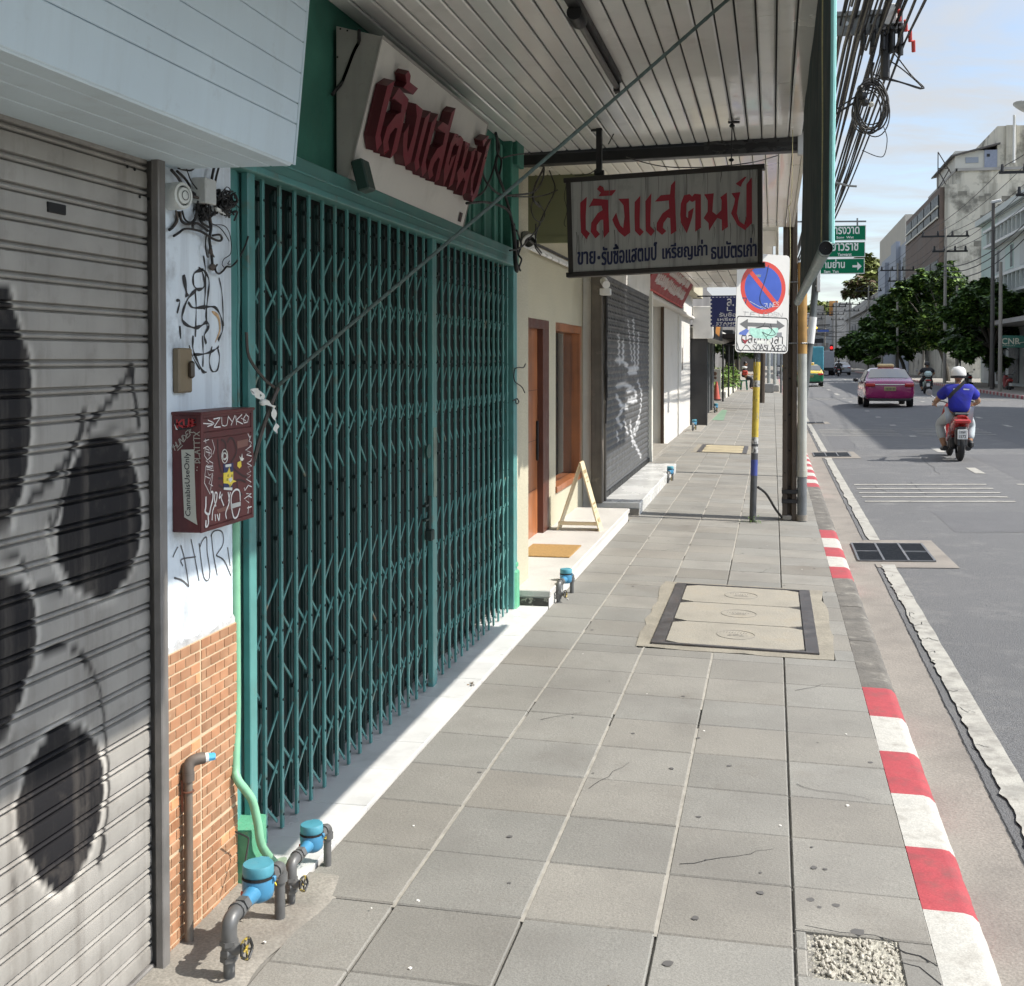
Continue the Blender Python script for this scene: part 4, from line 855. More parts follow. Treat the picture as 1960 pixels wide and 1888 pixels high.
bars = [3.722] + [3.86 + .1318 * i for i in range(14)]
bars2 = [5.775 + .1262 * i for i in range(14)]
piv = [.10, .265, .504, .747, .985, 1.175, 1.417, 1.667, 1.914, 2.10, 2.22]
def upright(y, xc=GX):
    b = MB(); rr_ = random.Random(int(y * 100)); lean = rr_.uniform(-.004, .004)
    b.obox((xc, y + lean / 2, (GZ0 + GZ1) / 2), (.011, .017, GZ1 - GZ0), None, .0015, 0)
    for z in piv: b.tube([(xc + .003, y, z + .008 * sin(y * 9)), (xc + .0085, y, z + .008 * sin(y * 9))], .0048, 6, 1)
    return obj('gate_bar', b, [m_teal, m_bolt], t)
for y in bars + bars2: upright(y)
b = MB(); b.box(GX - .012, GX + .016, 5.672, 5.7065, GZ0 - .012, GZ1, .003); obj('meeting_stile', b, m_teal, t)
b = MB(); b.box(GX - .012, GX + .014, 5.7095, 5.744, GZ0 - .012, GZ1, .003); obj('meeting_stile', b, m_teal, t)
for side in (bars, bars2):                                       # inner row of channels and the crossing braces, bay by bay
    ys = [3.60] + side + [5.66] if side is bars else [5.75] + side + [7.5]
    for a_, c_ in zip(ys, ys[1:]):
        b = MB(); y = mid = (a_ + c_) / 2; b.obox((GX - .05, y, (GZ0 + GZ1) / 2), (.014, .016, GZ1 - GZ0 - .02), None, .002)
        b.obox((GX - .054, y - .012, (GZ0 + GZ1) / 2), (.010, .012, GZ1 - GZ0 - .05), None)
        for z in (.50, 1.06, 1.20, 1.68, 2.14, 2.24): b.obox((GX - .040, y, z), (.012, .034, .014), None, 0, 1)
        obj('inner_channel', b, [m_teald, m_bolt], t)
        b = MB()
        for z in (.18, .35, .65, .82, 1.37, 1.54, 1.82, 1.99):
            j_ = .006 * noise.noise(Vector((a_ * 5, z * 3, 0)))
            b.bar((GX - .0085, a_ + .004, z - .004), (GX - .010, c_ - .008, z + .108 + j_), .0095, .004, (1, 0, 0))
            b.bar((GX - .013, a_ + .004, z + .004), (GX - .0145, c_ - .008, z - .108 + j_), .0095, .004, (1, 0, 0))
        obj('scissor_brace', b, m_tealr, t)
p = pX(zf(560, 400, 760 / 1794)(1200, 1720), GX + .02)
b = MB(); b.lathe([(.001, 0), (.03, .002), (.036, .008), (.036, .014), (.001, .016)], (GX + .015, p.y, p.z), (1, 0, 0), 18); obj('lock_plate', b, M('dark lock', (.025, .09, .075), .5), t)
a = zf(560, 1200, 760 / 1794)
p = pX(a(1210, 240), GX + .03); b = MB()
for dz in (0, .07): b.box(GX + .01, GX + .03, p.y - .05, p.y + .02, p.z + dz, p.z + dz + .012, .002)
b.tube([(GX + .028, p.y + .012, p.z - .07), (GX + .028, p.y + .012, p.z + .12)], .011, 8); b.box(GX + .012, GX + .05, p.y - .012, p.y + .034, p.z - .1, p.z - .045, .006); obj('bolt_and_padlock', b, M('padlock iron', (.03, .05, .045), .5, .4, v=.3, sc=20), t)
b = MB(); b.box(GX + .0165, GX + .019, 5.68, 5.735, 1.0, 1.35, .001); obj('worn_plate', b, M('worn plate', (.2, .27, .22), .5, .3, v=.3, sc=14), t)
b = MB(); rr = random.Random(6)                                  # shop interior glimpsed through the bars
t2 = thing('green_shop_building', 'dark green painted shop wall above and behind the teal gate', 'building', (-2.2, 5.5, 0))
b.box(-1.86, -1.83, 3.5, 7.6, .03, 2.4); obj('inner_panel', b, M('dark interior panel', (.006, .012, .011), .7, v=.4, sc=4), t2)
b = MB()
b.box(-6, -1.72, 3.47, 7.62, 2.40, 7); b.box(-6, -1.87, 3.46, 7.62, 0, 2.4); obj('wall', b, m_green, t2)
b = MB(); b.box(-1.72, -1.712, 3.6, 4.05, 2.47, 2.67, .002); b.box(-1.712, -1.704, 3.66, 3.99, 2.5, 2.64, .002); obj('raised_panel', b, m_green, t2)
b = MB(); b.box(-1.72, -1.655, 7.40, 7.62, 2.30, 3.16, .006); b.box(-1.655, -1.625, 7.44, 7.64, 2.95, 3.13, .004); obj('corner_pier', b, m_green, t2)
b = MB()
for y in (6.52, 6.62, 6.86, 7.12, 7.3): b.box(-1.72, -1.708 + .006 * (y > 6.8), y, y + .05, 2.41, 3.06, .003)
obj('cover_strips', b, M('lighter green strip', (.06, .22, .165), .6, v=.15, sc=6), t2)
t = thing('gate_header', 'long teal painted steel beam across the top of the folding gate', 'beam', (-1.66, 5.5, 2.3))
b = MB(); b.box(-1.72, -1.648, 3.43, 7.47, 2.296, 2.408, .004); obj('box_beam', b, M('teal beam paint', (.085, .225, .2), .5, v=.12, sc=5, dirt=((.16, .2, .17), .5, 6, .55, .75), streak=None), t)
b = MB(); b.box(-1.648, -1.640, 3.43, 7.47, 2.296, 2.318, .002); b.box(-1.648, -1.6405, 3.43, 7.47, 2.352, 2.358, .001); obj('lip', b, m_teal, t)
t = thing('green_plinth', 'flaking green concrete block at the near foot of the gate', 'plinth', (-1.68, 3.5, .03))
b = MB(); P = [(-1.80, 3.43), (-1.615, 3.43), (-1.60, 3.50), (-1.62, 3.575), (-1.70, 3.59), (-1.80, 3.59)]
b.poly([Vector((x, y, .02)) for x, y in P], .19, (0, 0, 1)); obj('block', b, m_grn2, t)
t = thing('green_foot_block', 'small flaking green block at the far foot of the gate', 'plinth', (-1.7, 7.6, .03))
b = MB(); b.box(-1.80, -1.655, 7.53, 7.645, .03, .30, .015); b.box(-1.8, -1.66, 7.56, 7.64, .3, .36, .02); obj('block', b, m_grn2, t)
a = zf(380, 1850, 520 / 1594)
t = thing('green_hose', 'pale green pipe running down the gate post and bending out to the pavement', 'pipe', (-1.64, 3.44, .04))
P = [(-1.655, 3.437, 1.2), (-1.655, 3.437, .62), pX(a(640, 180), -1.645), pX(a(655, 300), -1.63), pX(a(720, 390), -1.61), pX(a(770, 470), -1.595), pX(a(810, 640), -1.585), pX(a(850, 830), -1.575), (-1.555, 3.56, .03)]
b = MB(); b.tube(smooth_path(P, 6), .0135, 12); obj('hose', b, M('pale green plastic', (.2, .44, .28), .5, v=.15, sc=10, dirt=((.2, .25, .18), .5, 9, .55, .75)), t, True)
b = MB(); q = Vector(P[-1]); b.tube([q + Vector((-.004, -.006, .045)), q], .0175, 12); obj('collar', b, M('hose collar', (.3, .36, .27), .7, v=.3, sc=20), t, True)
b = MB(); b.tube(smooth_path([(-1.648, 3.446, 2.2), (-1.646, 3.45, 1.9), (-1.65, 3.448, 1.75), (-1.646, 3.45, 1.3), (-1.65, 3.446, 1.0), (-1.65, 3.447, .6)], 6), .004, 6); tag(obj('thin_cable', b, m_teal, None, True), 'thin teal-painted cable down the gate post beside the pillar', 'cable')
b = MB(); b.tube(smooth_path([pX(a(640, 705), -1.60), pX(a(720, 740), -1.595), pX(a(740, 770), -1.59), pX(a(720, 900), -1.58), pX(a(705, 1000), -1.57)], 5), .0028, 5); tag(obj('loose_wire', b, m_cab), 'thin dark wire looping over the flaking green block', 'wire')
# marble strip
m_marb = M('white marble', (.66, .655, .64), .35, v=.06, sc=2.5, dirt=((.36, .35, .33), .45, 7, .5, .75), attr='tint', rv=.1, fine=0, world=True)
b = MB(); cols = []; y = 3.475; k = 0; rr = random.Random(12)
while y < 7.66:
    yn = min(y + rr.choice([.30, .34, .38, .32]), 7.66); n0 = len(b.v); b.box(-1.8, -1.467, y + .0012, yn - .0012, -.05, gz(-1.5) + .0095 + rr.uniform(-.0008, .0008), .0015); g_ = rr.gauss(.98, .035); cols += [(g_, g_, g_ * .99, 1)] * (len(b.v) - n0); y = yn
o = obj('marble_strip', b, m_marb); set_attr(o, cols); tag(o, 'white marble threshold strip running along the foot of the teal gate', 'threshold')
# ---- white box sign with red raised letters
m_sgw = M('white sign face', (.74, .72, .66), .5, v=.05, sc=3, dirt=((.42, .4, .35), .4, 6, .5, .8))
m_sgs = M('sign side metal', (.36, .345, .315), .6, v=.1, sc=6, dirt=((.18, .16, .14), .6, 60, .6, .75), streak=((.22, .2, .18), .4, 14))
m_red = M('red letter', (.20, .018, .03), .35, v=.1, sc=8); m_redd = M('dark letter edge', (.07, .008, .012), .5)
SY0, SY1 = 4.436, 6.178; TB, TT = Vector((-1.655, 0, 2.398)), Vector((-1.512, 0, 2.958)); BT = Vector((-1.70, 0, 3.008)); BB = Vector((-1.70, 0, 2.41))
t = thing('box_sign', 'tilted white box sign with raised dark red Thai letters above the gate', 'shop sign', (-1.6, 5.3, 2.4))
b = MB(); sh = lambda p, y: Vector((p.x, y, p.z))
b.quad(sh(TB, SY0), sh(TB, SY1), sh(TT, SY1), sh(TT, SY0), 0); b.quad(sh(TT, SY0), sh(TT, SY1), sh(BT, SY1), sh(BT, SY0), 1); b.quad(sh(TB, SY1), sh(TB, SY0), sh(BB, SY0), sh(BB, SY1), 1)
b.add([sh(TB, SY0), sh(TT, SY0), sh(BT, SY0), sh(BB, SY0)], [(0, 1, 2, 3)], 1); b.add([sh(TB, SY1), sh(TT, SY1), sh(BT, SY1), sh(BB, SY1)], [(3, 2, 1, 0)], 1); obj('sign_box', b, [m_sgw, m_sgs], t)
ud = (TT - TB); nS = Vector((ud.z, 0, -ud.x)).normalized()
b = MB(); b.bar(sh(TT, SY0) + nS * .001, sh(TT, SY1) + nS * .001, .012, .004, nS); b.bar(sh(TB, SY0) + nS * .001, sh(TT, SY0) + nS * .001, .010, .004, nS); b.bar(sh(TB, SY1) + nS * .001, sh(TT, SY1) + nS * .001, .010, .004, nS); obj('edge_trim', b, m_sgs, t)
GLY = [[(370, 515), (413, 478), (403, 600), (402, 682), (427, 705), (404, 742), (370, 700), (368, 600)],
 [(423, 545), (455, 488), (548, 497), (551, 695), (515, 735), (514, 620), (498, 622), (472, 655), (470, 685), (492, 710), (462, 737), (432, 695), (437, 640), (480, 580), (512, 560), (505, 533), (440, 535)],
 [(478, 430), (497, 408), (520, 418), (525, 440), (600, 435), (572, 470), (487, 475), (503, 452)],
 [(572, 620), (598, 575), (606, 610), (622, 655), (640, 672), (650, 600), (645, 530), (612, 490), (680, 488), (684, 700), (648, 727), (610, 695), (585, 655)],
 [(716, 510), (752, 470), (746, 600), (745, 670), (770, 695), (745, 722), (714, 690), (713, 600)], [(783, 505), (822, 455), (814, 590), (812, 660), (840, 690), (815, 722), (783, 690), (782, 600)],
 [(843, 507), (880, 468), (938, 462), (945, 405), (972, 375), (968, 480), (975, 690), (940, 712), (937, 610), (920, 606), (895, 640), (890, 670), (912, 690), (885, 715), (850, 685), (853, 640), (890, 580), (932, 550), (930, 500), (880, 505)],
 [(1000, 590), (1005, 520), (1025, 468), (1060, 460), (1075, 475), (1090, 458), (1130, 462), (1128, 670), (1092, 695), (1095, 500), (1075, 510), (1060, 500), (1040, 520), (1036, 600), (1048, 610), (1050, 570), (1085, 545), (1072, 610), (1040, 705), (1005, 640)],
 [(1150, 462), (1210, 455), (1205, 500), (1200, 570), (1225, 590), (1255, 560), (1258, 500), (1250, 480), (1290, 450), (1295, 665), (1258, 690), (1258, 620), (1230, 608), (1205, 645), (1178, 690), (1175, 640), (1145, 610), (1170, 570), (1172, 500)],
 [(1318, 455), (1372, 448), (1360, 500), (1350, 580), (1365, 630), (1395, 650), (1408, 600), (1410, 400), (1443, 355), (1443, 640), (1400, 685), (1355, 655), (1325, 600), (1315, 580), (1335, 520), (1340, 490)],
 [(1345, 395), (1400, 352), (1412, 352), (1385, 390), (1375, 415), (1358, 405)]]
def sgn_uv(x, y):
    u = (x - 283) / 1224; top = 362 - 90 * u; bot = 978 - 63 * u; return u, (bot - y) / (bot - top)
for g_ in GLY:
    pts = []
    for x, y in g_:
        u, v = sgn_uv(x, y); pts.append(sh(TB, SY0 + (u - .05) * (SY1 - SY0) * 1.075) + ud * (.275 + (v - .39) * 1.19))
    b = MB(); b.poly(pts, .048, nS, 0, 1); b.v = [tuple(Vector(v) + nS * .006) for v in b.v]; obj('raised_letter', b, [m_red, m_redd], t)
b = MB(); a = zf(760, 0, 800 / 1888)
q0 = sh(TB, 4.47) ; b.obox(pX(a(350, 1040), -1.60), (.05, .085, .125), Matrix.Rotation(-.25, 3, 'Y'), .006); obj('bracket', b, M('dark green bracket', (.02, .05, .04), .5), t)
b = MB(); yq = SY1 - .13; c_ = sh(TB, yq) + ud * .05
b.quad(c_ + nS * .003, c_ + Vector((0, .06, 0)) + nS * .003, c_ + Vector((0, .06, 0)) + ud * .085 + nS * .003, c_ + ud * .085 + nS * .003); obj('maker_label', b, M('label black', (.03, .012, .012), .5), t)
b = MB(); b.tube(smooth_path([pX(a(325, 180), -1.58) , pX(a(320, 300), -1.62), pX(a(260, 440), -1.66), pX(a(165, 560), -1.70)], 6), .007, 6); b.v = [(v[0], min(v[1], SY0 - .004), v[2]) for v in b.v]; obj('cable', b, m_cab, t)
b = MB()
for q in ((215, 172), (256, 182), (198, 338)): p = pY(a(*q), SY0); b.ball((p.x, SY0 - .001, p.z), .004, None, (1, .6, 1), 6)
obj('screws', b, m_black, t)
# ---- rope with white ribbon
m_rope = M('green grey rope', (.10, .14, .125), .8, v=.25, sc=60, bump=.6, bs=300)
A = Vector((-1.60, 3.615, 1.60)); B = pZ((1500, -95), 3.115)
t = thing('rope', 'dark green rope slanting up from the gate with a white ribbon', 'rope', A)
b = MB(); b.tube([A.lerp(B, k / 40) + Vector((0, 0, -.012 * sin(pi * k / 40))) for k in range(41)], .0062, 7)
for k in range(2):
    d = (B - A).normalized(); x = d.orthogonal().normalized(); y = d.cross(x); L_ = (B - A).length; n_ = int(L_ / .012)
    b.tube([A.lerp(B, i / n_) + Vector((0, 0, -.012 * sin(pi * i / n_))) + (x * cos(i * .75 + k * pi) + y * sin(i * .75 + k * pi)) * .0042 for i in range(n_ + 1)], .0028, 4)
obj('cord', b, m_rope, t, 'all')
b = MB(); b.tube(smooth_path([A + Vector((.01, 0, .0)), A + Vector((0, -.02, -.04)), (-1.63, 3.57, 1.45), (-1.65, 3.55, 1.35)], 5), .007, 6); b.tube(smooth_path([A + Vector((0, 0, 0)), A + Vector((-.02, -.04, .03)), (-1.655, 3.54, 1.70), (-1.66, 3.53, 1.78)], 5), .005, 6); obj('tail', b, m_cab2, t)
a = zf(380, 860, 420 / 1239); b = MB()
def strip(pts, w):
    P = smooth_path([pX(a(*q), -1.592) for q in pts], 5); n_ = len(P); vs = []
    for i, p in enumerate(P):
        tt = (P[min(i + 1, n_ - 1)] - P[max(i - 1, 0)]).normalized(); s_ = Vector((1, 0, 0)).cross(tt).normalized(); wv = w[0] + (w[1] - w[0]) * i / (n_ - 1)
        tw = Vector((.006 * sin(i * .9), 0, 0)); vs += [p + s_ * wv / 2 + tw, p - s_ * wv / 2 - tw]
    b.add(vs, [(2 * i, 2 * i + 1, 2 * i + 3, 2 * i + 2) for i in range(n_ - 1)])
strip([(820, 430), (880, 450), (905, 540), (915, 610), (925, 662)], (.012, .026)); strip([(815, 425), (780, 380), (740, 360), (760, 345), (805, 365), (820, 420)], (.014, .016)); strip([(830, 420), (880, 455), (905, 475)], (.012, .01))
b.ball(pX(a(818, 432), -1.59), .011, None, (1, 1.3, 1), 10); obj('white_ribbon', b, M('white ribbon', (.68, .67, .62), .7, v=.06), t, 'all')
# ================================================================ CANOPIES, HANGING SIGN, CURTAIN, POSTS
m_pvcw = M('white canopy board', (.80, .79, .75), .22, v=.05, sc=1.5, dirt=((.38, .36, .32), .35, 4, .55, .8), coat=.35, rv=.06)
m_pvcc = M('cream canopy board', (.80, .76, .66), .35, v=.05, sc=1.5, dirt=((.5, .46, .38), .3, 4, .55, .8), coat=.2)
m_blk = M('sooty black steel', (.018, .018, .019), .5, .2, v=.4, sc=7, dirt=((.07, .065, .06), .5, 6, .58, .8))
m_gap = M('canopy gap', (.03, .03, .03), .9)
def ceiling(t, x0, x1, y0, y1, zf_, pitch, mat, gap=.004, joints=()):
    b = MB(); x = x0; k = 0
    while x < x1 - .01:
        xe = min(x + pitch, x1); cuts = [y0] + [j for j, q in joints if q == k] + [y1]
        for ya, yb in zip(cuts, cuts[1:]):
            dz = .0015 * noise.noise(Vector((x * 9, ya, 0))); g = gap
            p = [(x + g, zf_(x) + dz), (x + .012, zf_(x) + dz - .0035), (xe - .012, zf_(xe) + dz - .0035), (xe - g, zf_(xe) + dz), (xe - g, zf_(xe) + dz + .008), (x + g, zf_(x) + dz + .008)]
            n = 6; b.add([(a_, ya + .002, c_) for a_, c_ in p] + [(a_, yb - .002, c_) for a_, c_ in p], [(i, (i + 1) % n, n + (i + 1) % n, n + i) for i in range(n)] + [tuple(range(n - 1, -1, -1)), tuple(range(n, 2 * n))])
        x = xe; k += 1
    obj('ceiling_boards', b, mat, t)
    b = MB(); b.add([(x0, y0, zf_(x0) + .012), (x1, y0, zf_(x1) + .012), (x1, y1, zf_(x1) + .012), (x0, y1, zf_(x0) + .012), (x0, y0, zf_(x0) + .14), (x1, y0, zf_(x1) + .14), (x1, y1, zf_(x1) + .14), (x0, y1, zf_(x0) + .14)], [(3, 2, 1, 0), (4, 5, 6, 7), (0, 1, 5, 4), (1, 2, 6, 5), (2, 3, 7, 6), (3, 0, 4, 7)]); obj('roof_slab', b, m_gap, t)
t = thing('shop_canopy', 'white boarded canopy ceiling over the pavement in front of the teal gate', 'canopy', (-.75, 5.4, 3.1))
zc1 = lambda x: 3.098 + .027 * (x + 1.69)
ceiling(t, -1.72, .185, 2.98, 7.85, zc1, .0866, m_pvcw, .0042, ((5.05, 19), (6.05, 19), (4.7, 20), (5.35, 20), (6.3, 20)))
b = MB(); b.box(.186, .225, 2.98, 7.85, 3.17, 3.42, .004); obj('fascia', b, m_blk, t)
b = MB(); b.bar((-1.69, 7.89, 3.045), (.19, 7.89, 3.09), .07, .105, (0, 1, 0), .004); ob_ = obj('end_beam', b, m_blk, t)
b = MB()                                                         # crumpled black plastic wrapped on the beam
b.grid(lambda u, v: (-.45 + .62 * u, 7.85 - .012 - .012 * noise.noise(Vector((u * 9, v * 4, 1))), 3.155 - .11 * v + .014 * u + .012 * noise.noise(Vector((u * 6, v * 2, 4)))), 40, 10); obj('plastic_wrap', b, M('black plastic', (.03, .03, .032), .3, v=.3, sc=9), t, True)
b = MB(); b.box(.155, .21, 7.80, 7.86, 3.02, 3.20, .003); obj('end_bracket', b, M('bright bracket', (.5, .5, .48), .4, .5), t)
t = thing('left_canopy', 'canopy roof above the pale blue signboard at the left shop', 'canopy', (-.7, 0, 2.9))
b = MB(); b.box(-1.22, .20, -5, 2.979, 2.80, 2.96); b.box(-1.8, .2, 2.94, 2.979, 2.96, 3.3); obj('roof_slab', b, m_gap, t)
t = thing('tube_light', 'black batten lamp holder with an unlit tube fixed under the canopy', 'lamp', (-.775, 5.2, 3.1))
b = MB(); b.box(-.80, -.75, 4.45, 5.88, zc1(-.775) - .045, zc1(-.775) - .005, .004); obj('batten', b, m_blk, t)
b = MB(); b.tube([(-.775, 4.74, zc1(-.775) - .066), (-.775, 5.86, zc1(-.775) - .066)], .0135, 12); obj('tube', b, M('dusty tube', (.14, .13, .12), .4, v=.2, sc=9), t, True)
b = MB(); b.lathe([(.001, -.03), (.03, -.028), (.034, .0), (.034, .10), (.028, .12), (.001, .122)], (-.775, 4.62, zc1(-.775) - .062), (0, 1, 0), 16); b.box(-.79, -.76, 5.86, 5.90, zc1(-.775) - .09, zc1(-.775) - .01, .003); obj('holder', b, m_blk, t, True)
b = MB(); b.tube(smooth_path([(-.775, 5.88, 3.04), (-.79, 5.98, 3.055), (-.80, 6.03, 3.06), (-.79, 6.1, 3.09)], 5), .004, 6); obj('flex', b, m_cab, t)
# ---- rolled curtain hanging from the canopy edge
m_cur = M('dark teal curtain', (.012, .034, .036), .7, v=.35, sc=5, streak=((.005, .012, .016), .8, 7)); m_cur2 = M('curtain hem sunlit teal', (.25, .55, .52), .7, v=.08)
t = thing('roller_curtain', 'dark teal roll-down curtain hanging from the canopy edge with a metal tube along its bottom', 'curtain', (.17, 5.4, 2.0))
def cw(u, v):
    y = 3.72 + 3.36 * u; z = 3.25 - 1.2 * v
    return (.176 - .02 * u * v + .012 * noise.noise(Vector((u * 7, v * 1.3, 3))) * (.3 + v * .5), y, z)
b = MB(); b.grid(cw, 60, 14); b2 = [(x + .004, y, z) for x, y, z in b.v]; n0 = len(b.v); f0 = list(b.f)
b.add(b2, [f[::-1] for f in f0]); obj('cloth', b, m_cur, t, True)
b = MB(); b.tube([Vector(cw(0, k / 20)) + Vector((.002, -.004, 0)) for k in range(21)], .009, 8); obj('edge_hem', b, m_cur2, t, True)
pn, pf = Vector((.1595, 3.70, 2.035)), Vector((.1435, 7.12, 2.030))
m_tube = M('tube galvanised teal', (.13, .19, .19), .42, .3, v=.25, sc=7, dirt=((.3, .31, .28), .5, 9, .55, .75))
b = MB(); b.tube([pn.lerp(pf, k / 12) for k in range(13)], [.0215] + [.0205 + .0006 * sin(k * 2.1) for k in range(11)] + [.019], 16, cap=False); b.lathe([(.0215, 0), (.0225, .001), (.0225, .022), (.021, .024)], pn, (pf - pn), 18); b.ball(pf, .0195, None, (1, 1, 1), 12); obj('bottom_tube', b, m_tube, t, True)
b = MB(); b.lathe([(.0208, .006), (.001, .008)], pn, (pf - pn), 18); b.lathe([(.0218, .06), (.0218, .072)], pn, (pf - pn), 18); obj('hollow_end', b, m_black, t)
m_cord = M('pale yellow cord', (.42, .38, .2), .8, v=.2, sc=60)
b = MB(); b.tube(smooth_path([(.158, 3.78, 3.25), (.150, 3.79, 2.8), (.152, 3.80, 2.4), (.150, 3.80, 2.05)], 6), .0026, 6); obj('cord', b, m_cord, t)
b = MB(); b.tube(smooth_path([(.120, 7.6, 3.2), (.118, 7.62, 2.9), (.112, 7.62, 2.7), (.095, 7.64, 2.66), (.105, 7.65, 2.6), (.108, 7.65, 2.3), (.100, 7.64, 2.1)], 6), .0024, 6); obj('cord', b, m_cord, t)
# ---- hanging sign
t = thing('hanging_sign', 'dirty white hanging sign with large red Thai letters and a blue Thai line', 'shop sign', (-.65, 7.15, 2.18))
YH = 7.15
a = zf(1300, 300, 760 / 1888); q = lambda x, y, o=0: pY(a(x, y), YH + o)
TL, TR, BR, BL = q(286, 362), q(1505, 274), q(1507, 914), q(303, 977)
m_hs = M('grimy sign face', (.43, .43, .41), .55, v=.07, sc=3, dirt=((.12, .115, .105), .75, 3.2, .55, .78), streak=((.07, .065, .06), .62, 26)); m_hf = M('sign frame dark brown', (.035, .03, .026), .6, v=.3, sc=9)
b = MB(); fr_ = .032; dpt = .075
def bl(u, v, o=0.0):
    p = BL.lerp(BR, u).lerp(TL.lerp(TR, u), v); return Vector((p.x, p.y + o, p.z))
b.add([bl(.01, .02), bl(.99, .02), bl(.99, .98), bl(.01, .98), bl(.01, .02, dpt), bl(.99, .02, dpt), bl(.99, .98, dpt), bl(.01, .98, dpt)], [(0, 1, 2, 3), (7, 6, 5, 4), (0, 4, 5, 1), (2, 6, 7, 3), (1, 5, 6, 2), (3, 7, 4, 0)]); obj('panel', b, m_hs, t)
b = MB()
for (p, r_) in (((0, 0), (1, 0)), ((0, 1), (1, 1)), ((0, 0), (0, 1)), ((1, 0), (1, 1))):
    A_, B_ = bl(p[0], p[1], dpt / 2), bl(r_[0], r_[1], dpt / 2); e_ = (B_ - A_).normalized() * .016 if p[0] != r_[0] else (B_ - A_).normalized() * -.0165; ct = (bl(.5, .5, dpt / 2) - (A_ + B_) / 2); ct.y = 0
    off = ct.normalized() * .014; b.bar(A_ + off - e_, B_ + off + e_, dpt + .012, .030, ct.normalized() if abs(ct.z) < .1 else (0, 0, 1)) if False else b.bar(A_ + off - e_, B_ + off + e_, .030 if p[0] == r_[0] else dpt + .014, dpt + .014 if p[0] == r_[0] else .030, (0, 1, 0) if p[0] == r_[0] else (0, 0, 1), .003)
obj('frame', b, m_hf, t)
m_hred = M('faded red letter paint', (.33, .018, .035), .5, v=.12, sc=12, dirt=((.16, .03, .035), .5, 20, .5, .75)); m_hblu = M('dark blue letter paint', (.014, .02, .075), .5, v=.2, sc=20)
b = MB()
for g_ in GLY:
    pts = []
    for x, y in g_:
        u, v = sgn_uv(x, y); pts.append(bl(u, v, -.0015))
    b.poly(pts, .001, (0, -1, 0))
obj('red_lettering', b, m_hred, t)
b = MB()
for txt, x0, x1, y0, y1, yb0, yb1 in (('ขาย', 358, 468, 820, 820, 902, 896), ('•', 482, 498, 845, 845, 868, 868), ('รับซื้อแสตมป์', 508, 850, 780, 775, 905, 872), ('เหรียญเก่า', 885, 1163, 765, 760, 885, 862), ('ธนบัตรเก่า', 1188, 1468, 752, 742, 868, 848)):
    O = q(x0, yb0); U = q(x1, yb1) - O; V = q(x0, y0) - O
    for sh_ in (-.0022, 0, .0022): put_text(b, txt, (O.x + sh_, YH, O.z), (U.x, 0, U.z), (V.x, 0, V.z), (0, -1, 0), .003 + sh_ * .1, .012)
obj('blue_lettering', b, m_hblu, t)
b = MB(); rr = random.Random(17)
for k in range(46):                                              # rust and soot runs
    u = rr.uniform(.03, .97); v0 = rr.choice([.97, .97, .45, .42, .5]) ; v1 = v0 - rr.uniform(.08, .36); w = rr.uniform(.0015, .005)
    P = [bl(u + .003 * sin(i), v0 + (v1 - v0) * i / 5) for i in range(6)]; b.ribbon(P, [w, w, w * .9, w * .7, w * .5, w * .2], (0, -1, 0), .0006 + .00005 * k)
obj('dirt_runs', b, M('soot run', (.13, .125, .115), .8), t)
for x, y0, y1, w in ((492, 75, 330, .036), ):
    b = MB(); A_, B_ = q(x, y1, .04), q(x, y0, .04); b.obox((A_ + Vector((0, 0, (3.11 - A_.z) / 2))), (.034, .045, 3.11 - A_.z + .02), None, .003); b.bar(A_ + Vector((-.03, 0, .0)), A_ + Vector((.03, 0, .0)), .03, .03, (0, 1, 0)); b.bar((A_.x - .05, YH + .04, 3.10), (A_.x + .02, YH + .04, 3.105), .03, .01, (0, 0, 1)); obj('hanger', b, m_blk, t)
b = MB(); A_ = q(1312, 280, .04); b.tube([A_, (A_.x + .005, YH + .04, 3.13)], .004, 6); b.ball(A_ + Vector((0, 0, .03)), .014, None, (1.2, 1, .8), 8); b.ball(A_ + Vector((.004, 0, .235)), .016, None, (1.1, 1, .8), 8); b.box(A_.x - .02, A_.x + .05, YH + .03, YH + .06, 3.118, 3.128); obj('hanger', b, m_blk, t)
b = MB(); b.tube(smooth_path([q(660, 232, .3), q(760, 262, .1), q(880, 288, .05), q(1000, 296, .02), q(1200, 292, .03), q(1440, 265, .1), q(1600, 222, .5)], 6), .0035, 5); obj('wire', b, m_cab, t)
b = MB(); b.tube([q(550, 150, .3), q(596, 60, .2)], .004, 6); obj('stay_rod', b, m_blk, t)
b = MB(); b.tube(smooth_path([q(480, 300, .03), q(440, 330, .06), q(380, 345, .06), q(340, 345, .03)], 5), .003, 5); b.tube(smooth_path([q(290, 390, -.01), q(275, 480, -.01), q(292, 560, -.01), q(274, 640, -.01), q(286, 665, -.01)], 5), .002, 5); obj('loose_flex', b, m_cab, t)
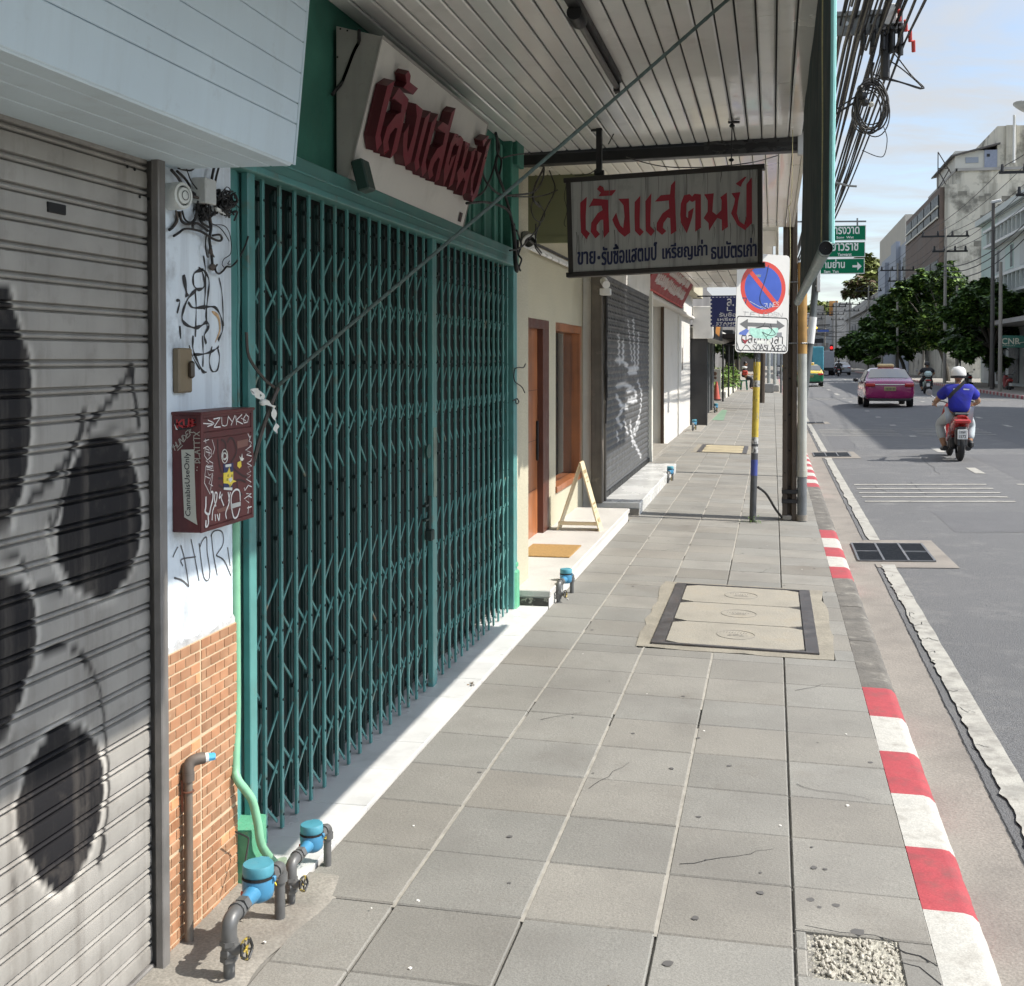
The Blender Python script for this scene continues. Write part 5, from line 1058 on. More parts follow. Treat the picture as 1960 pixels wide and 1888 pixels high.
# ---- utility pole and downpipe at the kerb
m_pole = M('brown concrete pole', (.072, .056, .042), .85, v=.22, sc=5, dirt=((.14, .115, .09), .5, 8, .55, .75), bump=.35, bs=60, streak=((.05, .04, .03), .5, 18))
m_polec = M('grey concrete pole', (.28, .265, .235), .85, v=.15, sc=3, dirt=((.16, .15, .13), .5, 3, .5, .75), bump=.2, bs=30)
t = thing('utility_pole', 'brown square concrete utility pole with bolt holes at the kerb', 'utility pole', (.175, 12.65, 0))
b = MB(); b.box(.105, .155, 12.55, 12.76, -.05, 9.6, .006); b.box(.155, .20, 12.60, 12.72, -.05, 9.6); b.box(.20, .252, 12.55, 12.76, -.05, 9.6, .006); obj('shaft', b, m_pole, t)
b = MB()
for z in np.arange(.35, 3.2, .38): b.tube([(.178, 12.602, z), (.178, 12.592, z)], .011, 10)
for z in np.arange(.5, 3.2, .55): b.tube([(.13, 12.552, z), (.13, 12.545, z)], .008, 8)
obj('bolt_holes', b, m_black, t)
m_arm = M('crossarm steel', (.20, .205, .205), .5, .5, v=.2, sc=9)
for zt_ in (5.16,):
    b = MB(); b.box(.02, 1.30, 12.50, 12.535, zt_ + .07, zt_ + .12, .004); b.box(.02, 1.30, 12.50, 12.535, zt_ - .13, zt_ - .085, .004); b.box(.02, 1.3, 12.535, 12.545, zt_ - .11, zt_ + .1); b.box(.3, .33, 12.495, 12.54, zt_ - .1, zt_ + .09); obj('crossarm', b, m_arm, t)
    b = MB()
    for x in (.62, .74): b.tube([(x, 12.533, zt_), (x, 12.528, zt_)], .022, 12)
    obj('arm_holes', b, M('sky seen hole', (.55, .6, .66), .9), t)
    b = MB(); rr = random.Random(3)
    for k, x in enumerate((.9, 1.0, 1.1, 1.19, 1.27)):
        b.tube([(x, 12.45, zt_ - .25 - .03 * k), (x, 12.45, zt_ - .05)], .03, 10); b.tube([(x, 12.40, zt_ - .1), (x, 12.7, zt_ - .28)], .022, 8)
    obj('insulator_racks', b, m_blk, t)
    b = MB()
    for k, x in enumerate((1.24, 1.31, 1.36, 1.40)): b.tube([(x, 12.3 + .06 * k, zt_ + .05 - .09 * k), (x + .01, 12.36 + .06 * k, zt_ - .05 - .09 * k)], .02, 8)
    obj('red_clamp', b, M('red clamp', (.45, .05, .04), .5), t)
    b = MB(); b.box(1.10, 1.24, 12.44, 12.56, zt_ - .06, zt_ + .16, .01); obj('splice_box', b, M('splice box', (.55, .54, .5), .6), t)
    b = MB(); b.box(1.08, 1.17, 12.46, 12.56, zt_ - .6, zt_ - .12, .02); obj('cable_closure', b, m_blk, t)
t = thing('downpipe', 'pale round downpipe strapped to the brown utility pole, rusty at the top', 'downpipe', (.305, 12.56, 0))
b = MB(); b.tube([(.308, 12.56, -.03), (.305, 12.56, 1.75)], .049, 18); b.tube([(.308, 12.56, .46), (.308, 12.56, .53)], .055, 18); obj('pipe', b, M('pale pipe paint', (.36, .37, .34), .5, v=.15, sc=4, streak=((.42, .36, .2), .5, 22), dirt=((.16, .16, .14), .6, 6, .55, .75)), t, True)
b = MB(); b.tube([(.305, 12.56, 1.75), (.302, 12.56, 2.7)], .050, 18); obj('rusty_section', b, M('yellow brown rust', (.34, .2, .06), .7, v=.3, sc=7, streak=((.2, .09, .03), .6, 22)), t, True)
b = MB(); b.tube([(.307, 12.56, .46), (.307, 12.56, -.03)], .0505, 18); obj('lower_sleeve', b, M('grey sleeve', (.13, .14, .145), .5, v=.2, sc=6), t, True)
b = MB(); b.tube([(.307, 12.56, .0), (.307, 12.56, .06)], .058, 18); b.box(.1, .2, 12.53, 12.6, 0, .05, .01); obj('mortar_foot', b, m_conc, t, True)
for z in (.30, .20, 1.86, 2.5):
    b = MB(); b.tube([(.098, 12.55, z), (.098, 12.78, z), (.26, 12.78, z), (.355, 12.6, z), (.355, 12.53, z), (.30, 12.505, z), (.26, 12.54, z)], .006, 5, closed=True) if z > 1 else b.box(.098, .262, 12.535, 12.77, z - .02, z + .02, .003); obj('strap', b, m_arm if z > 1 else m_blk, t)
b = MB(); b.tube(smooth_path([(-.145, 12.2, .38), (-.06, 12.3, .3), (.04, 12.45, .12), (.11, 12.56, .02)], 6), .013, 7); tag(obj('ground_cable', b, m_cab), 'thick black cable running from the sign pole to the pavement at the utility pole', 'cable')
# ---- no parking sign on its pole
t = thing('no_parking_sign', 'round blue and red no-parking sign on a yellow stickered pole', 'traffic sign', (-.197, 12.33, 0))
pb, pt = Vector((-.200, 12.34, -.02)), Vector((-.135, 12.36, 2.72))
b = MB(); segs = [(0, .27, 3), (.27, .36, 1), (.36, .42, 2), (.42, .585, 0), (.585, 1, 3)]
m_py = M('yellow pole paint', (.48, .36, .05), .6, v=.2, sc=12, dirt=((.10, .09, .07), .8, 16, .56, .68)); m_pg = M('dark grey pole', (.075, .078, .082), .5, .3, v=.25, sc=8, dirt=((.2, .2, .19), .5, 14, .58, .75))
m_bs = M('blue pole sticker', (.04, .06, .24), .5, v=.2, sc=18); m_ws = M('white pole sticker', (.42, .42, .4), .6, dirt=((.05, .05, .05), .9, 34, .5, .58))
f_ = lambda s_: pb.lerp(pt, s_)
for s0, s1, mi in ((0, .185, 0), (.185, .245, 1), (.245, .27, 0), (.27, .295, 2), (.295, .305, 0), (.305, .33, 2), (.33, .52, 3), (.52, .545, 2), (.545, .615, 3), (.615, 1, 0)): b.tube([f_(s0), f_(s1)], (.0358 if mi in (1, 2) else .035), 16, mi, cap=(s0 == 0 or s1 == 1))
for s0, h_, an in ((.40, .06, 1), (.47, .05, -1), (.60, .09, 0)): 
    c_ = f_(s0); b.add([c_ + Vector(((.0365) * sin(an + d_), -.0365 * cos(an + d_), z_)) for d_, z_ in ((-.5, 0), (.5, 0), (.5, h_), (-.5, h_))], [(0, 1, 2, 3)], 2)
obj('pole', b, [m_pg, m_bs, m_ws, m_py], t, True)
AL = R(33); tg = Vector((cos(AL), sin(AL), 0)); nn = Vector((sin(AL), -cos(AL), 0)); rl = R(1.4); uz = Vector((tg.x * sin(rl), tg.y * sin(rl), cos(rl))); tg = Vector((tg.x * cos(rl), tg.y * cos(rl), -sin(rl)))
c0 = Vector((-.104, 12.315, 2.268)); hw, hh = .318, .510
S = lambda u, v, o=0: c0 + tg * (u * hw) + uz * (v * hh) + nn * o
def rrect(x0, x1, y0, y1, r_, n=6):
    out = []
    for cx_, cy_, a0 in ((x1 - r_ / hw, y1 - r_ / hh, 0), (x0 + r_ / hw, y1 - r_ / hh, 90), (x0 + r_ / hw, y0 + r_ / hh, 180), (x1 - r_ / hw, y0 + r_ / hh, 270)):
        for k in range(n + 1): out.append((cx_ + r_ / hw * cos(R(a0 + 90 * k / n)), cy_ + r_ / hh * sin(R(a0 + 90 * k / n))))
    return out
m_sg = M('reflective white sheet', (.62, .61, .58), .4, v=.05, sc=4, dirt=((.4, .39, .36), .4, 8, .55, .8)); m_sr = M('sign red', (.55, .05, .035), .4, v=.06); m_sb = M('sign blue', (.035, .085, .40), .4, v=.12, sc=5)
b = MB(); b.poly([S(u, v) for u, v in rrect(-1, 1, -1, 1, .045)], .004, nn); obj('sign_plate', b, m_sg, t)
b = MB(); cc = (0.0, .315); rR = .272
ring = lambda r0, n=48: [S(cc[0], cc[1], .0045) + tg * (r0 * cos(2 * pi * k / n)) + uz * (r0 * sin(2 * pi * k / n)) for k in range(n)]
o_, i_ = ring(rR), ring(rR * .82); b.add(o_ + i_, [(k, (k + 1) % 48, 48 + (k + 1) % 48, 48 + k) for k in range(48)], 0)
i2 = ring(rR * .80); i2 = [p + nn * -.0002 for p in ring(rR * .825)]; b.poly(i2, .0001, nn, 1)
d1 = (tg - uz).normalized(); d2 = (tg + uz).normalized(); L_ = rR * .84
b.add([S(cc[0], cc[1], .0052) + d1 * x * L_ + d2 * y * rR * .088 for x, y in ((-1, -1), (1, -1), (1, 1), (-1, 1))], [(0, 1, 2, 3)], 0); obj('roundel', b, [m_sr, m_sb], t)
b = MB(); o_ = [S(u, v, .0045) for u, v in rrect(-.97, .97, -.97, -.27, .03)]; i_ = [S(u, v, .0045) for u, v in rrect(-.94, .94, -.95, -.29, .025)]; n_ = len(o_); b.add(o_ + i_, [(k, (k + 1) % n_, n_ + (k + 1) % n_, n_ + k) for k in range(n_)])
obj('plate_border', b, m_ink, t)
b = MB(); b.poly([S(u, v, .0045) for u, v in ((-.86, -.435), (-.55, -.325), (-.55, -.395), (.55, -.395), (.55, -.325), (.86, -.435), (.55, -.545), (.55, -.475), (-.55, -.475), (-.55, -.545))], .0004, nn); obj('double_arrow', b, M('arrow grey', (.13, .13, .13), .5), t)
b = MB(); put_text(b, 'ตลอดเวลา', S(-.78, -.815), tg * 1.58 * hw, uz * .17 * hh, nn, .0048, .0); obj('lettering', b, m_ink, t)
b = MB()                                                         # graffiti and stickers over the sign
b.poly([S(u, v, .0050) for u, v in ((-.45, -.5), (.1, -.52), (.6, -.48), (.62, -.6), (.3, -.72), (-.3, -.7), (-.5, -.6))], .0002, nn, 1)
b.poly([S(u, v, .0052) for u, v in ((-.85, -.6), (-.6, -.52), (-.5, -.56), (-.62, -.66), (-.88, -.64))], .0002, nn, 2); b.poly([S(u, v, .0054) for u, v in ((.55, -.58), (.75, -.57), (.75, -.66), (.55, -.67))], .0002, nn, 3)
b.poly([S(-.78 + .28 * u, -.84 + .12 * v, .0056) for u, v in ((0, 1), (.5, .7), (1, .9), (.5, 0))], .0002, nn, 4); b.poly([S(-.2 + .3 * u, -.82 + .07 * v, .0058) for u, v in ((0, 0), (1, .1), (1, 1), (0, 1))], .0002, nn, 5); b.poly([S(.25 + .085 * cos(k * .52), -.79 + .052 * sin(k * .52), .0058) for k in range(12)], .0002, nn, 5)
obj('stickers', b, [M('mint paint', (.36, .62, .52), .6, v=.2, sc=30), M('mint paint', 0) if False else MATS['mint paint'], M('blue scribble', (.1, .16, .45), .6), M('grey sticker', (.22, .23, .24), .6), M('dark red sticker', (.25, .02, .03), .6), m_pap], t)
b = MB(); rr = random.Random(31)
stroke_text(b, 'SOASLAGEO', S(-.35, -.955), tg * 1.25 * hw, uz * .12 * hh, nn, .006, 0, .006, .05, .12); stroke_text(b, 'TEU', S(-.75, -.28), tg * .8 * hw, uz * .1 * hh, nn, .004, 1, .006, .4, .1); stroke_text(b, 'ODSN', S(.05, -.255), tg * .7 * hw, uz * .09 * hh, nn, .003, 1, .006, .1, .15)
for pts in ([(-.2, -.5), (.2, -.46), (.5, -.6), (.3, -.64), (0, -.58)], [(0, -.58), (.2, -.72), (.35, -.8), (.5, -.95)], [(.3, -.4), (.35, -.55), (.15, -.68)], [(-.95, -.8), (-.8, -.98), (-.6, -.85), (-.4, -.95)], [(.1, -.38), (0, -.46), (-.25, -.5)]): b.ribbon(smooth_path([S(u, v) for u, v in pts], 6), .0065, nn, .006)
obj('black_scribble', b, [m_ink, M('grey scribble', (.25, .25, .25), .6)], t)
b = MB(); stroke_text(b, 'ZUNES', S(.05, -.10), tg * .55 * hw + uz * .06 * hh, uz * .09 * hh, nn, .004, 0, .006, .1, .1); b.ribbon([S(-.5, .03), S(-.2, -.05), S(-.05, -.09)], .004, nn, .006); b.ribbon([S(-.1, -.06), S(.05, -.08), S(-.05, -.13)], .004, nn, .006); obj('white_scribble', b, m_pap, t)
b = MB(); b.ribbon(smooth_path([S(.18, .78), (S(.1, .55)), S(-.05, .28), S(-.12, .12), S(-.08, 0), S(.05, -.07), S(.2, -.10)], 6), .009, nn, .0062); b.ribbon([S(-.78, .09), S(-.62, .09), S(-.66, -.02)], .012, nn, .006); obj('dark_scribble', b, m_navy, t)
b = MB()
for z in (-.6, .55): b.obox(c0 + uz * z * hh - nn * .02 + tg * -.09, (.12, .05, .03), Matrix.Rotation(AL, 3, 'Z'), .003)
obj('clamp', b, m_arm, t)
b = MB()
for k in range(70):
    x, y = -.2 + rr.gauss(0, .045), 12.28 + rr.gauss(0, .03); p = Vector((x, y, gz(x) + rr.random() ** 2 * .07)); a_ = rr.uniform(0, 6); s_ = rr.uniform(.012, .028); d = Vector((cos(a_), sin(a_), rr.uniform(-.2, .8))) * s_; e_ = Vector((-sin(a_), cos(a_), .2)) * s_ * .35
    b.quad(p, p + d * .5 + e_, p + d, p + d * .5 - e_)
obj('weeds', b, M('weed green', (.10, .16, .04), .7, v=.4, sc=80), kind='stuff')
# ================================================================ SHOPS FARTHER ALONG THE PAVEMENT
m_cream = M('cream render', (.50, .46, .34), .85, v=.06, sc=2, bump=.2, bs=90, fine=90, dirt=((.36, .33, .25), .4, 3, .55, .8), world=True)
m_crm2 = M('cream trim', (.62, .60, .52), .7, v=.05, sc=3, dirt=((.4, .37, .3), .4, 5, .55, .8), world=True)
m_olive = M('olive panel', (.15, .16, .085), .7, v=.08, sc=2)
m_wood = M('red brown timber', (.32, .115, .042), .4, v=.25, sc=3, streak=((.12, .035, .015), .7, 24), coat=.2); m_woodd = M('dark timber frame', (.09, .03, .018), .45, v=.2, sc=6)
m_step = M('pale terrazzo step', (.55, .53, .49), .6, v=.06, sc=4, dirt=((.36, .34, .3), .4, 5, .52, .8), fine=200, world=True)
m_wht = M('white frame', (.62, .62, .60), .5, v=.05, sc=4, dirt=((.35, .34, .3), .4, 6, .55, .8))
t = thing('cream_shop', 'cream rendered shopfront with a timber door and a brown framed window', 'building', (-2.2, 9.8, 0))
b = MB(); XC = -2.0
b.box(-3.2, -1.69, 7.66, 8.09, 0, 3.2, .006)
for y0, y1, z0, z1 in ((8.09, 9.5, .1, 3.2), (9.5, 12.42, 2.04, 3.2), (10.47, 10.82, .1, 2.04), (12.32, 12.42, .1, 2.04), (10.82, 12.32, .1, .47)): b.box(-2.3, XC, y0, y1, z0, z1)
b.box(-6, -2.3, 7.66, 17, 0, 6); b.box(-6, -1.75, 7.66, 30, 3.22, 6.5)
obj('wall', b, m_cream, t)
b = MB(); b.box(-1.70, -1.684, 7.645, 7.70, .15, 2.6, .004); b.box(-1.72, -1.675, 7.665, 7.72, .15, .24, .01); obj('corner_trim', b, m_crm2, t)
dr = MB(); dr.box(XC - .10, XC - .05, 9.5, 10.2, .15, 1.99, .003)
for z in (.55, .98, 1.42): dr.box(XC - .049, XC - .0475, 9.5, 10.2, z, z + .006, 0, 1)
o = obj('door', dr, [m_wood, m_woodd], t); b = MB(); b.box(XC - .048, XC - .03, 10.13, 10.16, .8, 1.15, .004); obj('handle', b, m_black, o)
b = MB(); b.box(XC - .12, XC + .004, 10.2, 10.47, .15, 1.96, .003); b.box(XC - .12, XC + .004, 9.5, 10.47, 1.96, 2.04, .003); obj('door_frame', b, m_woodd, t)
b = MB(); b.box(XC - .13, XC + .004, 10.82, 12.32, 1.96, 2.04, .003); b.box(XC - .13, XC + .02, 10.80, 12.34, .44, .50, .003); b.box(XC - .13, XC + .004, 12.2, 12.32, .5, 1.96, .003); w_ = obj('window', b, m_wood, t)
gl = M('shop glass', (.035, .04, .04), .03, v=0, rv=0, spec=1.0, coat=1)
b = MB(); b.box(XC - .095, XC - .085, 10.82, 12.2, .5, 1.96); obj('pane', b, gl, w_)
b = MB(); b.box(XC + .0, XC + .12, 12.42, 13.0, .15, 2.6, .004); b.box(XC, XC + .10, 13.02, 13.4, .15, 2.6, .004)
for y in (12.55, 12.7, 12.85, 13.15): b.box(XC + .118, XC + .128, y, y + .05, .15, 2.6, .003)
obj('white_folding_panel', b, m_wht, t)
t = thing('olive_drop_panel', 'flat olive green panel hanging under the cream canopy beside the green shop', 'panel', (-1.7, 8.6, 2.8))
b = MB(); b.box(-2.0, -1.25, 8.58, 8.62, 2.555, 3.085, .004); b.box(-2.0, -1.25, 8.574, 8.58, 2.60, 2.606); obj('panel', b, m_olive, t)
t = thing('cream_canopy', 'cream boarded canopy ceiling behind the hanging sign', 'canopy', (-.8, 11, 3.08))
ceiling(t, -2.0, .19, 7.95, 12.52, lambda x: 3.075 + .01 * x, .0885, m_pvcc, .003); b = MB(); b.box(.19, .215, 7.95, 12.52, 3.07, 3.36, .003); obj('fascia', b, m_crm2, t)
b = MB(); b.box(-2.0, .06, 12.82, 14.6, 3.07, 3.3, .004); b.box(.03, .06, 12.82, 14.6, 2.72, 3.07, .003); obj('end_section', b, m_pvcc, t)
t = thing('wall_tube_light', 'long white tube light slanting away on the cream shop wall', 'lamp', (XC + .04, 10.6, 2.6))
b = MB(); b.box(XC, XC + .035, 8.12, 12.4, 2.60, 2.645, .004); obj('batten', b, m_wht, t); b = MB(); b.tube([(XC + .05, 8.2, 2.595), (XC + .05, 12.3, 2.595)], .014, 10); obj('tube', b, M('tube white', (.7, .7, .68), .3, v=.02), t, True)
b = MB(); b.tube([(XC + .04, 8.12, 2.66), (XC + .04, 12.4, 2.665)], .012, 6); obj('cable', b, m_cab, t)
zc = zf(1160, 560, 300 / 1888)
p = pX(zc(980, 230), -1.66)
t = thing('wall_floodlight', 'clear plastic floodlight on the corner pier among the black cables', 'lamp', p)
b = MB(); b.lathe([(.02, -.04), (.045, -.03), (.055, .02), (.052, .045)], p, (.5, -.6, -.45), 14); obj('housing', b, M('clear grey plastic', (.12, .13, .125), .15, v=.2, sc=12, coat=.5), t, True); b = MB(); b.lathe([(.054, .043), (.054, .054), (.04, .056)], p, (.5, -.6, -.45), 14); obj('rim', b, m_wht, t, True)
# cables at the corner
t = thing('corner_cables', 'messy black cables looping at the corner between the green and cream shops', 'cables', (-1.64, 7.5, 2.6))
z2 = zf(760, 0, 800 / 1888); b = MB(); rr = random.Random(41)
for f, pts, w in ((z2, [(1130, 785), (1150, 870), (1130, 980), (1170, 1100), (1200, 1200), (1230, 1320)], .009), (z2, [(1135, 800), (1140, 900), (1165, 950), (1150, 1050)], .006), (z2, [(1165, 935), (1240, 915), (1330, 905)], .005), (z2, [(1040, 990), (1080, 1080), (1160, 1150), (1260, 1150), (1360, 1130), (1410, 1050), (1415, 940)], .007), (z2, [(1000, 1170), (1060, 1130), (1100, 1050), (1130, 960)], .006), (z2, [(960, 1200), (1080, 1195), (1200, 1240), (1240, 1350)], .008), (z2, [(1030, 1000), (1045, 1060), (1030, 1100), (1045, 1040)], .005),
                  (z2, [(1420, 935), (1410, 1000), (1370, 1080), (1350, 1170), (1390, 1220)], .008), (z2, [(1420, 940), (1460, 1040), (1480, 1120), (1430, 1230), (1390, 1320), (1360, 1440), (1395, 1505)], .005), (z2, [(1500, 930), (1560, 970), (1580, 1030), (1560, 1060)], .004), (z2, [(1360, 1160), (1340, 1230), (1360, 1290), (1400, 1310), (1420, 1260), (1380, 1190)], .004), (z2, [(1540, 1090), (1480, 1130), (1380, 1160), (1230, 1160)], .005),
                  (zc, [(770, 0), (790, 200), (800, 400), (810, 600), (830, 740)], .014), (zc, [(830, 100), (870, 220), (900, 340), (860, 480), (905, 560), (870, 680), (890, 740), (850, 650)], .006), (zc, [(720, 420), (830, 400), (930, 340), (1010, 250), (1120, 120), (1200, 0)], .006), (zc, [(850, 250), (840, 420), (820, 560), (840, 750), (800, 680), (810, 500)], .008), (zc, [(1020, 250), (1100, 320), (1150, 370), (1220, 460)], .006), (zc, [(1130, 0), (1125, 200), (1135, 330)], .005)):
    b.tube(smooth_path([pX(f(*q), -1.60 + .03 * rr.random()) for q in pts], 5), w, 6)
obj('strands', b, m_cab, t, 'all')
b = MB(); a = zf(1260, 760, 700 / 1888)
for pts in ([(145, 405), (130, 430), (90, 430), (70, 450), (72, 520), (120, 560), (140, 600)], [(90, 640), (100, 660), (85, 675), (75, 650)], [(60, 655), (85, 640)]): b.tube(smooth_path([pX(a(*q), -1.655) for q in pts], 5), .004, 5)
obj('bare_hooks', b, m_cab, t, 'all')
# steps, mat, A-board
t = thing('cream_shop_step', 'pale raised doorstep with a dark near end in front of the cream shop', 'step', (-1.75, 9.9, 0))
b = MB(); b.box(-2.3, -1.45, 7.66, 12.05, .105, .152, .006); obj('tread', b, m_step, t)
b = MB(); b.box(-2.3, -1.463, 7.67, 12.03, -.02, .105); obj('riser', b, M('riser white', (.58, .57, .54), .7, v=.06, dirt=((.3, .28, .24), .5, 5, .5, .75)), t)
b = MB(); b.box(-1.69, -1.466, 7.654, 7.669, -.0, .10); obj('dark_end', b, M('dark step base', (.055, .052, .045), .9, v=.5, sc=14, dirt=((.33, .31, .26), .9, 16, .56, .62), bump=.5), t)  # near end face darker than the riser, blotched with pale patches
t = thing('doormat', 'brown coir doormat on the cream shop step', 'doormat', (-1.75, 9.24, .152))
b = MB(); b.box(-1.955, -1.545, 8.95, 9.53, .1525, .164, .004); obj('mat', b, M('coir', (.42, .25, .085), .95, v=.25, sc=60, bump=.8, bs=260, fine=300), t)
t = thing('a_frame_board', 'small cream A-frame board standing on the pale step', 'sandwich board', (-1.71, 10.45, .152))
m_af = M('cream board', (.62, .52, .33), .5, v=.06, sc=4)
ap, fa, fb = Vector((-1.70, 0, .765)), Vector((-1.525, 0, .153)), Vector((-1.905, 0, .153))
for f_ in (fa, fb):
    b = MB(); d = (f_ - ap); n_ = Vector((d.z, 0, -d.x)).normalized(); n_ = n_ if (n_.x > 0) == (f_.x > ap.x) else -n_
    P = [ap + n_ * .006, f_ + n_ * .006, f_ - n_ * .006, ap - n_ * .006]
    vs = [(p.x, y, p.z) for y in (10.38, 10.58) for p in P]; b.add(vs, [(0, 1, 2, 3), (7, 6, 5, 4), (0, 4, 5, 1), (1, 5, 6, 2), (2, 6, 7, 3), (3, 7, 4, 0)]); pn_ = obj('board_leaf', b, m_af, t)
    if f_ is fa:
        b = MB(); rr = random.Random(3)
        for k, (s0, s1) in enumerate(((.12, .17), (.22, .25), (.28, .30), (.60, .63), (.66, .69), (.72, .75), (.83, .90))):
            for j in range(6):
                y = 10.40 + .027 * j; c_ = lambda s_, yy: Vector(((ap + d * s_).x, yy, (ap + d * s_).z)) + n_ * .007
                if rr.random() < .8: b.quad(c_(s1, y), c_(s1, y + .02), c_(s0, y + .02), c_(s0, y))
        obj('print', b, M('board print', (.32, .24, .12), .6), pn_)
b = MB(); b.box(-1.90, -1.53, 10.40, 10.43, .20, .23, .004); obj('tie_bar', b, m_af, t)
t = thing('marble_step', 'low white marble step in front of the grey slatted shutter', 'step', (-1.6, 14.8, 0))
b = MB(); b.box(-2.1, -1.385, 12.42, 17.2, .10, .165, .008); b.box(-2.1, -1.39, 12.43, 17.19, -.02, .10); obj('slab', b, M('polished white marble', (.58, .58, .56), .25, v=.06, sc=2, dirt=((.4, .39, .36), .4, 5, .5, .8), world=True), t)
b = MB(); b.box(-1.70, -1.39, 12.395, 12.42, -.01, .10, .006); obj('near_end', b, m_apron, t)
# grey shutter shop
t = thing('grey_shutter_post', 'grey brown steel post with hanging wires beside the far shutter', 'post', (-1.82, 12.5, .16))
b = MB(); b.box(-1.90, -1.78, 12.34, 12.62, .16, 2.62, .006); b.box(-1.78, -1.765, 12.5, 12.58, .16, 2.62, .003); obj('column', b, M('grey brown steel', (.12, .105, .085), .6, .2, v=.25, sc=5, streak=((.05, .04, .03), .6, 16), dirt=((.26, .22, .17), .6, 8, .58, .75)), t)
b = MB(); rr = random.Random(14)
for k in range(5): b.tube(smooth_path([(-1.76 + .02 * rr.random(), 12.4 + .1 * rr.random(), 2.5 - .25 * i + .05 * rr.random()) for i in range(5 + k % 3)], 4), .008, 5)
obj('wires', b, m_cab, t)
p = pX(zf(1300, 300, 760 / 1888)(530, 1015), -1.68)
t = thing('security_camera', 'small white security camera on the post under the hanging sign', 'camera', p)
b = MB(); b.tube([p + Vector((-.03, .10, .03)), p + Vector((.02, -.07, -.02))], .04, 14); b.box(p.x - .06, p.x + .05, p.y, p.y + .1, p.z - .12, p.z - .05, .006); obj('body', b, m_wht, t, True)
b = MB(); b.lathe([(.034, .072), (.001, .074)], p - Vector((0, 0, 0)), Vector((.25, -.9, -.3)), 12); obj('lens', b, m_black, t)
t = thing('far_roller_shutter', 'dark grey roller shutter sprayed with white graffiti beyond the cream shop', 'roller shutter', (-1.82, 15.3, .17))
b = MB(); z = .18; XS3 = -1.815; m_s3 = M('dark slat steel', (.085, .085, .085), .5, .2, v=.15, sc=6, dirt=((.07, .07, .07), .5, 8, .55, .8), attr='tint')
zs, ds = [], []
while z < 2.6:
    for f, d in ((0, 0), (.3, .010), (.6, .010), (.85, 0), (.9, -.008)): zs.append(z + f * .075); ds.append(d)
    z += .075
ys = np.arange(12.66, 17.4, .03); vs = [(XS3 + d, y, z_) for z_, d in zip(zs, ds) for y in ys]; n = len(ys)
b.add(vs, [(j * n + i, j * n + i + 1, (j + 1) * n + i + 1, (j + 1) * n + i) for j in range(len(zs) - 1) for i in range(n - 1)]); o = obj('slat_curtain', b, m_s3, t, 'all')
V = np.array(vs); col = np.ones((len(V), 3)); sl_ = np.array([noise.noise(Vector((y * 3, z_ * 4, 2))) for _, y, z_ in V])
a = zf(1260, 760, 700 / 1888)
def wst(pts, w, amt=1):
    P = np.array([(p.y, p.z) for p in (pX(a(*q), XS3) for q in pts)]); best = np.full(len(V), 9.)
    for A_, B_ in zip(P, P[1:]):
        d = B_ - A_; tt = np.clip(((V[:, 1:] - A_) @ d) / (d @ d + 1e-9), 0, 1); e_ = V[:, 1:] - A_ - tt[:, None] * d; best = np.minimum(best, np.hypot(e_[:, 0] * .3, e_[:, 1]))
    f = np.clip((w / 2 - best) / .02 + .5, 0, 1) * amt; col[:] = col * (1 - f[:, None]) + 6.5 * f[:, None]
for pts in ([(770, 215), (775, 400)], [(800, 250), (800, 390), (830, 420)], [(835, 120), (860, 380)], [(870, 110), (880, 440)], [(905, 200), (900, 400)], [(840, 440), (900, 430)], [(755, 380), (800, 385)], [(840, 465), (890, 460)], [(760, 555), (800, 540), (850, 560)], [(830, 590), (870, 570), (890, 610), (870, 660), (835, 650)], [(900, 520), (925, 600), (920, 700), (900, 800)], [(755, 620), (800, 700), (770, 760)], [(780, 680), (830, 700)], [(855, 640), (890, 650)], [(760, 780), (790, 830)], [(810, 790), (830, 870)], [(850, 830), (865, 950), (850, 800)], [(900, 780), (870, 870)], [(760, 870), (765, 920)], [(860, 900), (920, 1030)], [(880, 880), (910, 800)]): wst(pts, .055, .85)
set_attr(o, np.hstack([col, np.ones((len(V), 1))]))
b = MB()
for k in range(9):
    for j in range(34): b.box(XS3 + .008, XS3 + .0125, 12.75 + .135 * j + .06 * (k % 2), 12.80 + .135 * j + .06 * (k % 2), 1.92 + .075 * k, 1.94 + .075 * k)
obj('vent_slots', b, m_black, t); b = MB(); b.box(XS3 - .03, XS3 + .02, 12.64, 17.4, .165, .23, .004); obj('bottom_bar', b, m_s3, t); set_attr(t.children[-1], [(1.6, 1.6, 1.6, 1)] * len(t.children[-1].data.vertices))
b = MB(); b.box(-1.85, -1.76, 17.38, 17.52, .165, 2.7, .005); obj('guide_rail', b, m_crm2, t)
